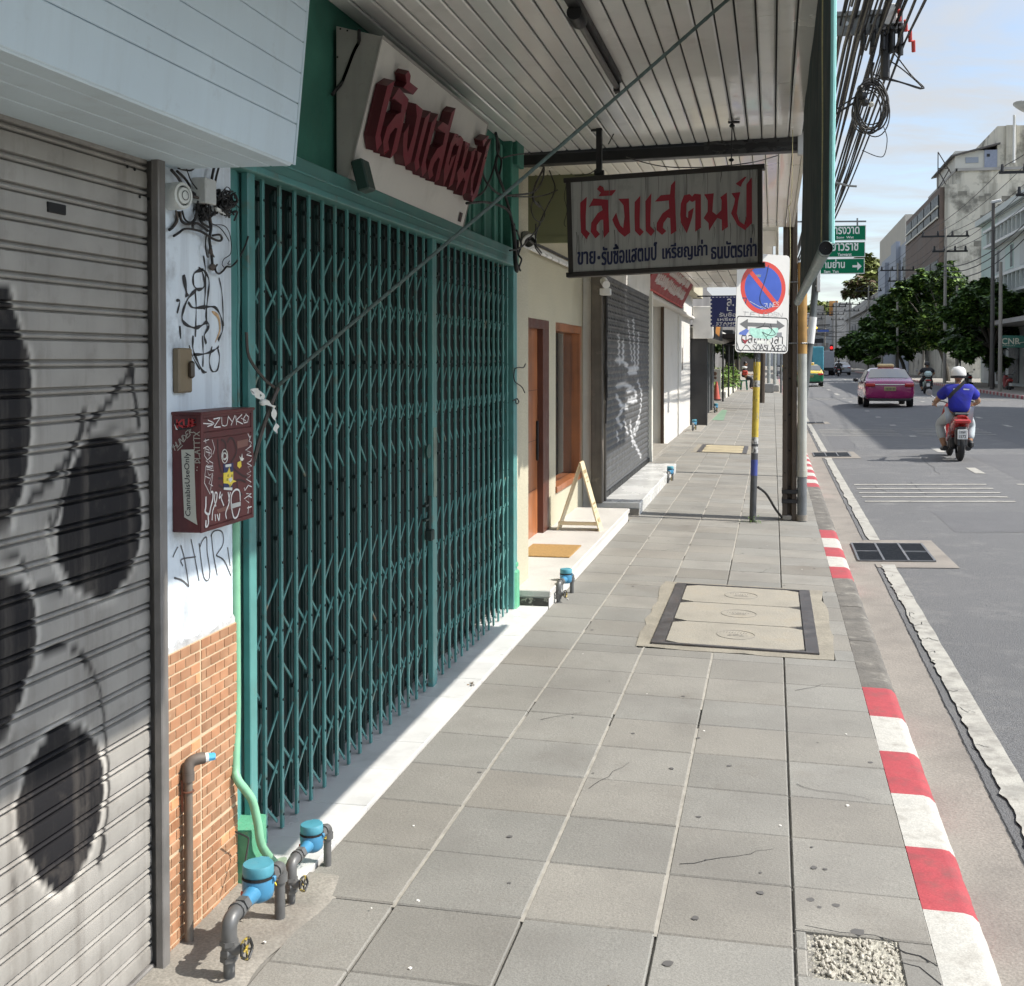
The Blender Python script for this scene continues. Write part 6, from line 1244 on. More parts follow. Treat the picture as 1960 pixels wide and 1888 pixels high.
# white shop with recess
m_ww = M('white plaster wall', (.58, .56, .52), .85, v=.06, sc=2, dirt=((.36, .34, .3), .5, 3, .55, .8), bump=.2, bs=30, world=True)
t = thing('white_shop', 'white plastered shop wall with a shallow doorway before the black shopfront', 'building', (-2.4, 23, 0))
b = MB(); b.box(-3, -1.80, 12.66, 17.5, 2.62, 3.3); b.box(-3, -2.02, 22.2, 29.3, 0, 2.8); b.box(-2.9, -2.6, 17.5, 22.2, 0, 3.3); b.box(-3, -1.97, 17.5, 29.4, 2.72, 3.3); b.box(-3, -1.90, 17.5, 29.5, 2.68, 2.74, .01); b.box(-2.3, -1.99, 25.4, 25.55, .05, 2.7); obj('wall', b, m_ww, t)
b = MB(); b.box(-2.6, -2.5, 17.6, 19.9, .1, 2.4, .004); b.box(-2.6, -2.48, 20.0, 22.1, .1, 2.4, .004); obj('door_leaf', b, m_crm2, t); b = MB(); b.box(-2.08, -2.02, 22.14, 22.2, .05, 2.7); obj('dark_joint', b, M('brown joint', (.06, .035, .02), .7), t); b = MB(); b.box(-2.02, -2.015, 26.6, 26.8, 1.45, 1.95); obj('vent', b, MATS['brown joint'], t)
b = MB(); b.box(-2.9, -1.88, 17.25, 22.0, -.02, .11, .006); obj('doorway_slab', b, m_apron, t)
t = thing('yellow_stool', 'yellow wooden stool in the doorway of the white shop', 'stool', (-2.1, 18.6, .11))
m_ys = M('yellow wood', (.55, .30, .05), .5, v=.15, sc=6)
b = MB(); b.box(-2.25, -1.95, 18.4, 18.75, .52, .55, .005); obj('seat', b, m_ys, t)
for x, dx in ((-2.22, -.05), (-1.98, .05)):
    for y in (18.44, 18.71): b = MB(); b.bar((x, y, .53), (x + dx, y, .11), .03, .03); obj('leg', b, m_ys, t)
t = thing('red_wall_sign', 'tilted red box sign with white letters over the white shop', 'shop sign', (-1.9, 21.5, 2.8))
a = zf(1600, 620, 280 / 1888); B0, T0 = Vector((-1.95, 0, 2.80)), Vector((-1.66, 0, 3.38)); ud = T0 - B0; nR = Vector((ud.z, 0, -ud.x)).normalized(); sR = lambda s_, y, o_=0: Vector(((B0 + ud * s_).x, y, (B0 + ud * s_).z)) + nR * o_
b = MB(); b.add([sR(0, 18.2), sR(0, 25.6), sR(1, 25.6), sR(1, 18.2), (-2.0, 18.2, 2.80), (-2.0, 25.6, 2.80), (-2.0, 25.6, 3.38), (-2.0, 18.2, 3.38)], [(0, 1, 2, 3), (4, 0, 3, 7), (1, 5, 6, 2), (5, 1, 0, 4), (3, 2, 6, 7)]); obj('box', b, M('sign box red', (.30, .035, .03), .5, v=.12, sc=2), t)
b = MB(); rr = random.Random(19); y = 18.9
while y < 24.8:
    for s0, s1 in ((.22, .52), (.62, .86)):
        w = rr.uniform(.07, .11); h_ = rr.uniform(-.02, .04); b.poly([sR(s0 + h_, y), sR(s0 + h_ + .04, y + w), sR(s1 + h_, y + w * 1.2), sR(s1 + h_ - .05, y + w * .2)], .02, nR)
        if rr.random() < .7: b.poly([sR(s0 + h_, y + w), sR(s0 + h_ + .07, y + w + .14), sR(s0 + h_ + .13, y + w + .12), sR(s0 + h_ + .07, y + w)], .02, nR)
    y += rr.uniform(.27, .36)
obj('white_strokes', b, m_wht, t); b = MB(); b.bar(sR(.02, 18.2, .01), sR(.02, 25.6, .01), .03, .03); obj('bottom_trim', b, m_sr, t)
t = thing('slatted_awning', 'pale slatted canopy over the white shop', 'canopy', (-.9, 20, 2.9))
ceiling(t, -2.0, .0, 14.7, 26.5, lambda x: 3.30, .2, m_pvcc, .006)
b = MB()
for k in range(6): b.box(-.48 + .05 * k, -.30 + .05 * k, 15.5 + 1.5 * k, 15.9 + 1.5 * k, 2.98 - .03 * k, 3.29, .01)
obj('stepped_edge', b, M('beige stepped trim', (.36, .32, .23), .7), t)
# black shopfront
m_bk = M('black shopfront', (.016, .016, .018), .4, v=.3, sc=3, coat=.2)
t = thing('black_shop', 'black shopfront with upright metal strips and a pale block above it', 'building', (-2.2, 33, 0))
b = MB(); b.box(-3.5, -1.95, 29.45, 40, 0, 2.55); b.box(-3.4, -1.6, 29.4, 29.6, 0, 2.2, .01); obj('front', b, m_bk, t)
b = MB()
for y in (31.5, 33, 34.4, 36, 38): b.box(-1.95, -1.9, y, y + .25, .05, 2.3, .004)
obj('metal_strip', b, m_arm, t)
b = MB(); b.box(-1.95, -1.45, 29.2, 29.42, 2.2, 3.0, .01); b.box(-2.2, -1.45, 29.42, 40, 2.2, 2.5, .01); obj('block', b, m_ww, t)
b = MB(); b.box(-1.46, -1.42, 29.4, 34, 2.2, 2.95); b.quad((-1.415, 29.8, 2.35), (-1.415, 31.8, 2.28), (-1.415, 32.6, 2.6), (-1.415, 30.4, 2.85), 1); obj('dark_sign', b, [m_bk, M('orange poster', (.35, .14, .02), .5, v=.4, sc=3)], t)
b = MB(); b.box(-2.6, -1.62, 26.8, 40, -.02, .05, .01); obj('slab', b, m_apron, t)
b = MB(); b.quad((-1.62, 32, gz(-1.62) + .006), (-1.3, 32, gz(-1.3) + .006), (-1.45, 38.5, gz(-1.45) + .006), (-1.62, 38.5, gz(-1.62) + .006)); obj('green_paint', b, M('green floor paint', (.16, .25, .17), .8, v=.2), t)
t = thing('stamp_sign', 'navy blue hanging sign edged like a postage stamp with white letters', 'shop sign', (-.95, 27, 2.45))
b = MB(); YN = 27; b.box(-1.40, -.42, YN, YN + .09, 2.43, 3.12, .004); obj('panel', b, M('sign navy', (.014, .022, .10), .45, v=.1, sc=4), t)
b = MB(); T = lambda s_, x0, x1, z0, z1: put_text(b, s_, (x0, YN, z0), (x1 - x0, 0, 0), (0, 0, z1 - z0), (0, -1, 0), .004, .01)
T('ล. กล', -1.03, -.55, 2.90, 3.07); T('L. KIN', -1.03, -.52, 2.79, 2.88); T('รับซื้อ - จำ', -1.20, -.50, 2.66, 2.76); T('เหรียญแส', -1.24, -.50, 2.55, 2.64); T('STAMPS CO', -1.27, -.50, 2.475, 2.535)
for k in range(12): b.box(-1.36 + .08 * k, -1.32 + .08 * k, YN - .004, YN, 2.445, 2.458); b.box(-1.36 + .08 * k, -1.32 + .08 * k, YN - .004, YN, 3.095, 3.108)
for k in range(7): b.lathe([(.02, 0), (.001, .002)], (-1.385, YN - .001, 2.5 + .09 * k), (0, -1, 0), 8)
obj('lettering', b, m_wht, t); b = MB(); b.bar((-1.7, YN + .045, 3.13), (-.42, YN + .045, 3.13), .03, .03); obj('arm', b, m_blk, t)
t = thing('dark_awning', 'dark ragged awning beyond the stamp sign', 'awning', (-1.4, 36, 2.2))
b = MB(); b.box(-2.5, -.9, 34, 44, 2.3, 2.42); b.bar((-1.3, 34, 2.1), (-.6, 42, 2.5), .3, .02, (0, 0, 1)); obj('sheet', b, M('dark awning cloth', (.03, .022, .018), .9, v=.4), t)
t = thing('awning_flap', 'pale lean-to awning sheet jutting toward the road', 'awning', (-1, 40, 2.2))
b = MB(); b.add([(-1.3, 38, 2.15), (-.55, 38, 2.42), (-.55, 44, 2.42), (-1.3, 44, 2.15)], [(0, 1, 2, 3)]); b.add([(-1.3, 38, 2.17), (-.55, 38, 2.45), (-.55, 44, 2.45), (-1.3, 44, 2.17)], [(3, 2, 1, 0)]); obj('sheet', b, m_wht, t)
# ================================================================ ACROSS THE ROAD: buildings, trees, poles, wires, signs
z5 = zf(2020, 480, 540 / 1888); z4 = zf(2020, 0, 540 / 1888)
m_stain = M('rain stained white wall', (.56, .53, .45), .9, v=.08, sc=.25, dirt=((.10, .095, .08), .85, .42, .50, .64), streak=((.17, .16, .13), .85, .9), world=True)
m_brown = M('brown facade', (.13, .095, .075), .8, v=.2, sc=.5, streak=((.06, .045, .035), .6, 1.5), world=True)
m_mod = M('pale modern wall', (.50, .53, .51), .7, v=.06, sc=.3, dirt=((.36, .38, .36), .5, .5, .5, .75), world=True)
m_teal2 = M('pale teal wall', (.42, .52, .48), .7, v=.08, sc=.3, world=True)
m_gblue = M('grey blue wall', (.28, .31, .36), .7, v=.08, sc=.3, world=True); m_greyw = M('grey concrete wall', (.33, .32, .30), .8, v=.15, sc=.3, dirt=((.15, .14, .13), .6, .5, .5, .7), world=True)
m_win = M('dark window glass', (.02, .022, .025), .45, v=.2, spec=.3); m_lwin = M('pale shutter', (.42, .43, .42), .6, v=.1)
m_roof = M('dark roof sheet', (.09, .08, .075), .7, v=.2, sc=1)
FX = 15.0
def bld(name, label, y, parts, x=FX):
    t = thing(name, label, 'building', (x + 3, y, 0))
    return t
t = bld('shop_block', 'white modern three storey block with rows of upright fins at the right edge', 74, None)
b = MB(); b.box(FX, 27, 58, 90, 0, 11.6); b.box(FX - .5, 27, 58, 90, 11.3, 11.7); obj('wall', b, m_mod, t)
b = MB(); b.box(FX - .02, FX + .2, 84, 90.02, 4, 11.3); b.box(FX - .01, FX + 9, 89.9, 90.05, 0, 11.6); obj('teal_bay', b, m_teal2, t)
for z0, z1 in ((9.4, 10.5), (5.9, 7.1)):
    for k in range(22):
        b = MB(); y = 58.6 + 1.25 * k; b.box(FX - .55, FX, y, y + .16, z0, z1, .01); obj('fin', b, m_mod, t)
b = MB()
for z in (9.4, 10.5, 5.9, 7.1): b.box(FX - .6, FX, 58, 86, z - .08, z + .08)
obj('band', b, m_wht, t)
for k in range(6):
    b = MB(); y = 60 + 4.6 * k; b.box(FX - .03, FX, y, y + 2.6, 7.5, 9.1); w_ = obj('window', b, m_lwin if k % 2 else m_teal2, t); b = MB(); b.box(FX - .05, FX - .03, y + .2, y + .9, 7.6, 9.0); obj('pane', b, m_win, w_)
for k in range(7):
    b = MB(); y = 58.8 + 4.4 * k; b.box(FX - .04, FX, y, y + 3.2, .2, 3.4); obj('shopfront', b, m_win if k % 3 else m_lwin, t)
b = MB(); b.box(FX - 2.2, FX, 58, 90, 3.7, 3.95); obj('awning_slab', b, m_greyw, t)
t = bld('weathered_block', 'tall blotchy white blank wall with rooftop huts rising over the trees', 112, None)
b = MB(); b.box(FX, 30, 109, 136, 0, 17.2); b.box(FX + 1.0, 30, 109.4, 128, 17.2, 18.5); b.box(19.6, 30, 110, 124, 18.5, 22.4); b.box(20.3, 21.2, 109.7, 110, 18.5, 22.4); b.box(22.2, 24, 109.6, 110, 18.5, 21.5); obj('wall', b, m_stain, t)
b = MB(); b.box(FX + .9, 30, 109.25, 109.5, 18.4, 18.65); b.box(FX + .95, FX + 1.1, 109.25, 128, 18.4, 18.62); obj('parapet_cap', b, m_greyw, t)
b = MB(); b.box(16.0, 19.6, 110, 122, 18.5, 20.3); obj('rooftop_hut', b, M('hut wall', (.52, .51, .46), .8, v=.06, sc=.4), t); h_ = t.children[-1]
b = MB(); b.add([(15.6, 109.6, 19.75), (19.8, 109.6, 20.75), (19.8, 123, 20.75), (15.6, 123, 19.75), (15.6, 109.6, 19.88), (19.8, 109.6, 20.9), (19.8, 123, 20.9), (15.6, 123, 19.88)], [(3, 2, 1, 0), (4, 5, 6, 7), (0, 1, 5, 4), (1, 2, 6, 5), (2, 3, 7, 6), (3, 0, 4, 7)]); obj('roof', b, m_roof, h_)
b = MB(); b.box(16.9, 18.0, 109.95, 110, 19.2, 19.7); obj('louvre', b, m_gblue, h_); b = MB(); b.box(18.5, 19.58, 109.9, 110, 18.55, 20.3); b.box(18.7, 18.95, 109.85, 109.9, 19.7, 19.95, 0, 1); obj('door', b, [M('blue grey door', (.25, .28, .36), .6), m_win], h_)
b = MB(); b.tube([(20.9, 109.4, 19), (20.9, 109.4, 23.2)], .12, 8); obj('vent_pipe', b, m_wht, t)
b = MB(); rr = random.Random(2)
for k in range(16):
    z = rr.uniform(8, 16.5); x = rr.uniform(15.2, 21); b.box(x, x + rr.uniform(.3, .9), 108.985, 109, z, z + rr.uniform(.15, .5))
obj('flaked_patches', b, M('flaked render', (.2, .19, .16), .95, v=.3, sc=2), t)
b = MB(); b.box(FX - .4, FX + 1, 109.2, 136, 14.2, 17.0); b.box(FX - .45, FX, 109.1, 136, 3.8, 14.2); obj('brown_front', b, m_brown, t)
for z0, z1 in ((15.4, 16.4), (14.4, 15.2), (7.6, 10.6), (4.5, 6.8)):
    for k in range(5):
        b = MB(); y = 109.6 + 5.2 * k; b.box(FX - .5, FX - .44, y, y + 4.6, z0, z1); w_ = obj('window', b, m_win, t)
        if z0 > 14: b = MB(); b.box(FX - .62, FX - .5, y - .2, y + 4.8, z0 - .14, z0); obj('sill', b, m_crm2, w_)
b = MB()
for p, q_ in (((13.9, 112, 17), (13.9, 112, 20.6)), ((13.9, 112, 20.6), (16.0, 112, 17)), ((13.9, 112, 19.1), (14.8, 112, 19.1)), ((13.9, 112, 17.2), (14.9, 112, 19)), ((14.9, 112, 17), (13.9, 112, 19))): b.tube([Vector(p) + Vector((.9, 0, 0)), Vector(q_) + Vector((.9, 0, 0))], .05, 5)
tag(obj('roof_truss', b, m_roof), 'rusty triangular steel frame standing on the brown building roof', 'steel frame')
c_ = pY((1966, 214), 108); t = thing('satellite_dish', 'large pale mesh satellite dish on the highest roof', 'satellite dish', c_ - Vector((0, 0, 1)))
b = MB(); b.lathe([(.05, 0), (.7, .12), (1.3, .45), (1.32, .47), (.7, .16), (.05, .04)], c_, (.25, .1, .95), 20); obj('bowl', b, m_lwin, t, True); b = MB(); b.tube([c_, (22.4, 108, 22.3)], .08, 6); b.tube([c_ + Vector((-.2, 0, .2)), c_ + Vector((-.5, 0, 1.0))], .03, 5); obj('mast', b, m_arm, t)
t = bld('grey_blue_block', 'grey blue block with dark openings beyond the brown building', 150, None)
b = MB(); b.box(FX, 28, 137, 170, 0, 15.2); b.box(FX - .5, FX, 146, 152, 6, 15.8); b.box(FX - .5, FX, 160, 170, 4, 14.4); obj('wall', b, m_gblue, t)
for k in range(4):
    for z in (7, 10.6): b = MB(); b.box(FX - .06, FX, 138 + 7.6 * k, 142.5 + 7.6 * k, z, z + 2.9); obj('window', b, m_win, t)
b = MB(); b.box(FX + 1, 28, 150, 185, 15.2, 19.5); obj('upper_storey', b, M('beige storey', (.42, .39, .33), .8, v=.08, sc=.3), t)
t = bld('planted_block', 'grey concrete building overgrown with plants on its roof edge', 200, None)
b = MB(); b.box(FX, 30, 171, 250, 0, 11.5); b.box(FX - .6, FX, 190, 250, 9.5, 10); obj('wall', b, m_greyw, t)
for k in range(9): b = MB(); b.box(FX - .05, FX, 173 + 8 * k, 177 + 8 * k, 5, 8); obj('window', b, m_win, t)
t = bld('corner_block', 'white boxy building closing the far end of the street', 290, None, 8)
b = MB(); b.box(-8, 24, 290, 310, 0, 12.4); b.box(9, 12, 288, 290, 8, 14.5, 0, 1); obj('wall', b, [M('far white wall', (.5, .52, .54), .8, v=.05, sc=.2), m_greyw], t)
for k in range(9):
    for z in (4, 7.3): b = MB(); b.box(-4 + 2.6 * k, -2.4 + 2.6 * k, 289.9, 290, z, z + 1.6); obj('window', b, m_greyw, t)
b = MB(); b.box(13.2, 15.2, 286, 287, 12, 15.5); b.box(14, 18, 280, 289, 0, 14.8, 0, 1); tag(obj('orange_block', b, [M('orange wall', (.5, .25, .08), .8), m_greyw]), 'narrow building with an orange upper wall at the far end of the street', 'building')
t = bld('near_block', 'tall plain building beside the road out of sight on the right', 35, None)
b = MB(); b.box(FX, 27, 24.8, 46.5, 0, 14.2); obj('wall', b, m_mod, t); b = MB()
for k in range(5): b.box(FX - .03, FX, 26 + 4 * k, 28.6 + 4 * k, .2, 3)
obj('shopfront', b, m_win, t)
t = bld('left_row', 'dark far row of shop buildings along the near side of the street', 70, None, -6)
b = MB(); b.box(-12, -3.4, 40, 62, 0, 6); b.box(-14, -5, 62, 160, 0, 7); b.box(-12, -2.2, 160, 290, 0, 9); obj('wall', b, M('dim wall', (.13, .125, .12), .9, v=.3, sc=.3, world=True), t)
# ---- trees
def leafy(mb, c, r, n, rr, size=(.34, .13), flat=.7, droop=-.25, lean=(-.5, 0)):
    for k in range(n):
        d = Vector((rr.gauss(0, 1), rr.gauss(0, 1), rr.gauss(0, 1))).normalized() * r * (rr.random() ** .45); d.z *= flat
        p = Vector(c) + d; a = rr.uniform(0, 2 * pi)
        u = Vector((cos(a) + lean[0] + d.x / r * .8, sin(a) + d.y / r * .8, rr.uniform(-.5, .35) + droop * .4)).normalized(); w = u.cross(Vector((rr.uniform(-.5, .5), rr.uniform(-.5, .5), 1))).normalized()
        L_ = size[0] * rr.uniform(.6, 1.4); W_ = size[1] * rr.uniform(.7, 1.3); e_ = u * L_; s_ = w * W_; dz = Vector((0, 0, -L_ * .18))
        mb.add([p, p + e_ * .35 + s_, p + e_ + dz, p + e_ * .4 - s_], [(0, 1, 2, 3)], 0 if rr.random() < .72 else 1)
m_lf1 = M('dark green leaf', (.042, .085, .02), .55, v=.3, sc=.6, spec=.35); m_lf2 = M('lit green leaf', (.12, .21, .04), .5, v=.3, sc=.6, spec=.35); m_bark = M('grey bark', (.085, .075, .06), .9, v=.25, sc=2, bump=.4, bs=12)  # second green holds the sunlit leaf tone, scattered among the dark
m_lf3 = M('yellow green leaf', (.20, .23, .06), .6, v=.3, sc=.4); m_lf4 = M('olive leaf', (.13, .15, .045), .6, v=.3, sc=.4)
def tree(label, base, clumps, Y, n, seed, size=(.34, .13), mats=None, group='street trees across the road', tilt=0):
    t = thing('street_tree', label, 'tree', base, group); rr = random.Random(seed); base = Vector(base)
    C = [(pY(c, Y + rr.uniform(-2.5, 2.5)), r * Y / 2285) for c, r in [((x, y), r) for x, y, r in clumps]]
    b = MB(); hub = base + Vector((tilt, 0, 2.4)); b.tube(smooth_path([base, base + Vector((tilt * .3, 0, 1.2)), hub], 4), [.20 - .008 * k for k in range(9)], 8)
    for c, r in C: m_ = hub.lerp(c, .5) + Vector((rr.uniform(-.3, .3), 0, .3)); b.tube(smooth_path([hub, m_, c], 4), [.10, .09, .085, .08, .07, .06, .05, .04, .03], 6)
    obj('trunk', b, m_bark, t, True); b = MB()
    for c, r in C:
        leafy(b, c, r * 1.12, int(n * 1.5), rr, size)
        for q in range(7):                                       # drooping plumes break the outline
            d = Vector((rr.gauss(-.5, 1), rr.gauss(0, .7), rr.gauss(.1, .6))).normalized(); leafy(b, c + d * r * rr.uniform(.9, 1.35), r * .3, int(n * .12), rr, size, .5)
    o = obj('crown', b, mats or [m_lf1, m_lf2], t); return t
tree('dense dark street tree behind the green shop sign', (13.3, 76, -.02), [(1885, 595, 36), (1915, 640, 34), (1848, 640, 30), (1838, 602, 26), (1900, 555, 22), (1930, 600, 24), (1868, 560, 22), (1890, 660, 26), (1860, 670, 18), (1945, 575, 20), (1955, 625, 22), (1835, 655, 20), (1910, 690, 16), (1850, 575, 18)], 76, 560, 1)
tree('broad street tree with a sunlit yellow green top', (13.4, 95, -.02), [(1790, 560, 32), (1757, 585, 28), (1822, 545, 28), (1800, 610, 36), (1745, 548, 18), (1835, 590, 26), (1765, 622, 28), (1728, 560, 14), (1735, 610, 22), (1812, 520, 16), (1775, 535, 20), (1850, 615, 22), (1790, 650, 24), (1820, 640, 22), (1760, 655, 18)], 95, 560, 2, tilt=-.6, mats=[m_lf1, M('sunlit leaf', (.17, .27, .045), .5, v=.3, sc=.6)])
tree('street tree with long drooping branches over the taxi', (13.0, 121, -.02), [(1720, 602, 26), (1698, 632, 26), (1742, 645, 26), (1690, 600, 16), (1760, 650, 20), (1672, 652, 18), (1710, 655, 22), (1665, 620, 12), (1705, 575, 16), (1730, 580, 20), (1685, 665, 16), (1738, 670, 14)], 121, 480, 3, (.42, .16), tilt=-.8)
tree('farthest low dark street tree reaching toward the white car', (13.0, 152, -.02), [(1650, 652, 18), (1630, 668, 14), (1668, 640, 18), (1610, 676, 9), (1680, 668, 18), (1645, 680, 12), (1618, 655, 8)], 152, 340, 4, (.5, .2), tilt=-1)
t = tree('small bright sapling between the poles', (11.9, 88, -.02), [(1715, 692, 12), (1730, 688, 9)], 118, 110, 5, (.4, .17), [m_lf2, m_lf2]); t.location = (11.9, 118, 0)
for lab, Yq, cl, bs, ms, nm in (('pale green tree rising above the white building at the end of the street', 312, [(1575, 590, 16), (1590, 597, 12), (1560, 592, 14)], (12, 312, 0), [m_lf3, m_lf4], 260), ('light green tree behind the green road sign', 230, [(1668, 520, 20), (1660, 545, 18), (1655, 500, 12), (1678, 505, 10)], (18.5, 230, 0), [m_lf3, m_lf4], 260)): tree(lab, bs, cl, Yq, nm, 8, (1.1, .5), ms, 'far pale trees')
t = thing('roof_plants', 'dark green and rusty plants hanging over the planted roof edge', 'plants', (15, 190, 11)); b = MB(); rr = random.Random(6)
for x, y, r in ((1630, 545, 12), (1645, 540, 14), (1660, 545, 14), (1668, 560, 10), (1622, 560, 8), (1636, 562, 9), (1652, 560, 9)): leafy(b, pY((x, y), 190), r * 190 / 2285, 190, rr, (.7, .3), 1.0)
obj('foliage', b, [m_lf4, M('rusty leaf', (.12, .075, .04), .7)], t)
# ---- far poles and wires
def upole(x, y, h, label, arms=(), r=.11, mat=None, grp='utility poles across the road'):
    t = thing('utility_pole', label, 'utility pole', (x, y, 0), grp); b = MB(); b.tube([(x, y, -.3), (x, y, h)], [r * 1.15, r * .85], 8); obj('shaft', b, mat or m_polec, t, True)
    for za, w0, w1 in arms:
        b = MB(); b.box(x + w0, x + w1, y - .06, y + .06, za - .06, za + .06); obj('crossarm', b, m_blk, t); b = MB()
        for k in range(4): xx = x + w0 + .15 + (w1 - w0 - .3) * k / 3; b.tube([(xx, y, za + .05), (xx, y, za + .38)], [.1, .06], 6)
        obj('insulators', b, m_blk, t)
    return t
PY = [57.1, 86, 118, 153, 190, 232]
labs = ['concrete utility pole carrying the round speed limit sign', 'concrete utility pole with crossarms rising out of the sunlit tree', 'utility pole between the drooping trees', 'utility pole with a crossarm before the planted roof', 'distant utility pole with crossarms near the red signal', 'farthest thin utility pole at the end of the street']
for y, l in zip(PY, labs): upole(11.9, y, 11, l, ((10.3, -1.65, 1.6), (9.25, -.9, 1.5)))
for xx, yy, hh, l in ((11.8, 65.0, 6.8, 'slim concrete post left of the green shop sign'), (11.9, 80.5, 6.5, 'pale concrete post under the dark tree'), (11.8, 97, 5.5, 'pale concrete post just right of the pink taxi'), (11.8, 133, 6, 'concrete post in the tree shade left of the pink taxi')): upole(xx, yy, hh, l, (), .10)
upole(9.4, 182, 10.5, 'far left utility pole with two crossarms above the white car', ((9.6, -1.5, 1.5),), .12); upole(8.0, 188, 9.2, 'far thin pole beside the red signal', ((8.6, -1.2, 1.2),), .1); upole(6.6, 200, 9, 'farthest pole left of the traffic lights', ((8.4, -1.5, 1.5),), .1)
b = MB()
for y0, y1 in zip(PY, PY[1:]):
    for dx, z, s_ in ((-1.4, 10.6, .35), (-.5, 10.6, .35), (.4, 10.6, .4), (1.3, 10.6, .35), (-.7, 9.3, .5), (.1, 9.3, .45), (-.2, 8.2, .7), (-.25, 7.9, .8), (-.15, 7.6, .9)):
        b.tube(sag((11.9 + dx, y0, z), (11.9 + dx, y1, z), s_, 8), .018 if z > 9 else .03, 4, cap=False)
for dx, z in ((-1.4, 10.6), (-.5, 10.6), (.4, 10.6), (-.7, 9.3), (-.2, 8.2)): b.tube(sag((11.9 + dx, 30, z), (11.9 + dx, 57.1, z), .4, 8), .02, 4, cap=False)
rr = random.Random(9)
for k in range(16): x0 = rr.uniform(-2, 6); z = rr.uniform(5, 9); b.tube(sag((x0, 150 + 30 * rr.random(), z), (x0 + rr.uniform(4, 9), 170 + 40 * rr.random(), z + rr.uniform(-.8, .8)), .4, 6), .03, 4, cap=False)
q = obj('overhead_wires', b, m_cab, kind='stuff')
t = thing('tall_lamp_post', 'dark steel lamp post with a pale cap in front of the weathered wall', 'lamp post', (12.1, 69, 0)); b = MB(); b.tube([(12.1, 69, 0), (12.1, 69, 10.4)], [.13, .09], 10); obj('shaft', b, M('dark lamp steel', (.09, .085, .08), .5, .3, v=.2, sc=2), t, True); b = MB(); b.obox((12.25, 69, 10.5), (.55, .3, .16), Matrix.Rotation(-.2, 3, 'Y'), .03); obj('lamp_head', b, m_wht, t)
# ---- near side cables over the pavement
b = MB(); rr = random.Random(12); ends = []
for k in range(30):
    x = rr.uniform(.62, 1.38); z = 5.12 + rr.uniform(-.35, .25) + .1 * (x - 1); w = rr.choice([.008, .009, .011, .014, .02])
    A_, B_ = (x + rr.uniform(-.05, .1), -8, z + rr.uniform(0, .5)), (x, 12.55, z); b.tube(sag(A_, B_, rr.uniform(.1, .35), 14), w, 5, cap=False)
    if k % 4 != 3: b.tube(sag(B_, (.55 + .55 * (x - .6) + rr.uniform(-.15, .1), 45.8, 5.1 + rr.uniform(-.5, .4)), rr.uniform(.35, .9), 16), w, 5, cap=False)
obj('overhead_cables', b, m_cab, kind='stuff')
t = thing('cable_coil', 'spare black cable looped into a big coil hanging below the crossarm', 'cable coil', (1.1, 13.1, 4.5)); YC = 13.1; b = MB()
for k in range(11):
    cx_, cy_ = 1667 + rr.uniform(-8, 6), 206 + rr.uniform(-8, 8); rx, ry = rr.uniform(22, 33), rr.uniform(34, 52); th = rr.uniform(-.3, .3)
    b.tube([pY((cx_ + rx * cos(a_) * cos(th) - ry * sin(a_) * sin(th) * .4, cy_ + ry * sin(a_)), YC + .05 * sin(a_ + k) + .02 * k) for a_ in [i * 2 * pi / 28 for i in range(28)]], rr.choice([.007, .009, .012]), 5, closed=True)
obj('loops', b, m_cab, t, 'all'); b = MB()
for pts, w in (([(1672, 143), (1700, 150), (1740, 162), (1769, 169), (1745, 145), (1718, 110), (1706, 97)], .008), ([(1680, 150), (1720, 157), (1766, 170), (1730, 135), (1690, 108)], .008), ([(1672, 148), (1662, 168), (1650, 178), (1630, 190), (1600, 210)], .009), ([(1660, 180), (1630, 200), (1600, 218)], .012), ([(1690, 240), (1698, 265), (1693, 296), (1680, 300), (1650, 288)], .005), ([(1672, 120), (1668, 140), (1672, 160)], .016)): b.tube(smooth_path([pY(p, YC) for p in pts], 5), w, 5)
obj('tails', b, m_cab, t, 'all'); b = MB()
for x, y, r in ((1650, 182, 9), (1655, 195, 8), (1648, 172, 8)): b.ball(pY((x, y), YC), r * YC / 2285, None, (1, 1, 1.2), 8)
b.ball(pY((1668, 200), YC), .03, 1); obj('tape_bundle', b, [m_blk, M('coil tag', (.5, .48, .42), .6)], t); b = MB(); b.tube([pY((1600, 350), 13), pY((1625, 356), 13), pY((1640, 357), 13)], .012, 5); tag(obj('stub_rod', b, m_arm), 'short stub of rod poking out beside the curtain', 'rod')
# ---- road signs
m_gs = M('road sign green', (.004, .16, .075), .7, v=.08, sc=2, spec=.15); t = thing('direction_sign', 'green overhead direction sign with three Thai place names and a white arrow', 'road sign', (1.0, 40, 0)); YG = 40.0; G = lambda x, y: pY((x, y), YG)
b = MB(); 
for i in range(3):
    y0, y1 = 431 + 31.7 * i, 431 + 31.7 * (i + 1) - 1; A_, B_ = G(1572 - 2 * i, y1), G(1657.5 - 1.3 * i, y0); b.box(A_.x, B_.x, YG, YG + .05, A_.z, B_.z, .004)
obj('panel', b, m_gs, t); b = MB()
for i in range(3):
    y0, y1 = 431 + 31.7 * i, 431 + 31.7 * (i + 1) - 1; A_, B_ = G(1572 - 2 * i, y1), G(1657.5 - 1.3 * i, y0); w = .022
    for (x0, x1, z0, z1) in ((A_.x, B_.x, A_.z, A_.z + w), (A_.x, B_.x, B_.z - w, B_.z), (A_.x, A_.x + w, A_.z + w, B_.z - w), (B_.x - w, B_.x, A_.z + w, B_.z - w)): b.box(x0, x1, YG - .004, YG, z0, z1)
m_sgt = M('reflective letter white', (.75, .76, .72), .5, v=.03)
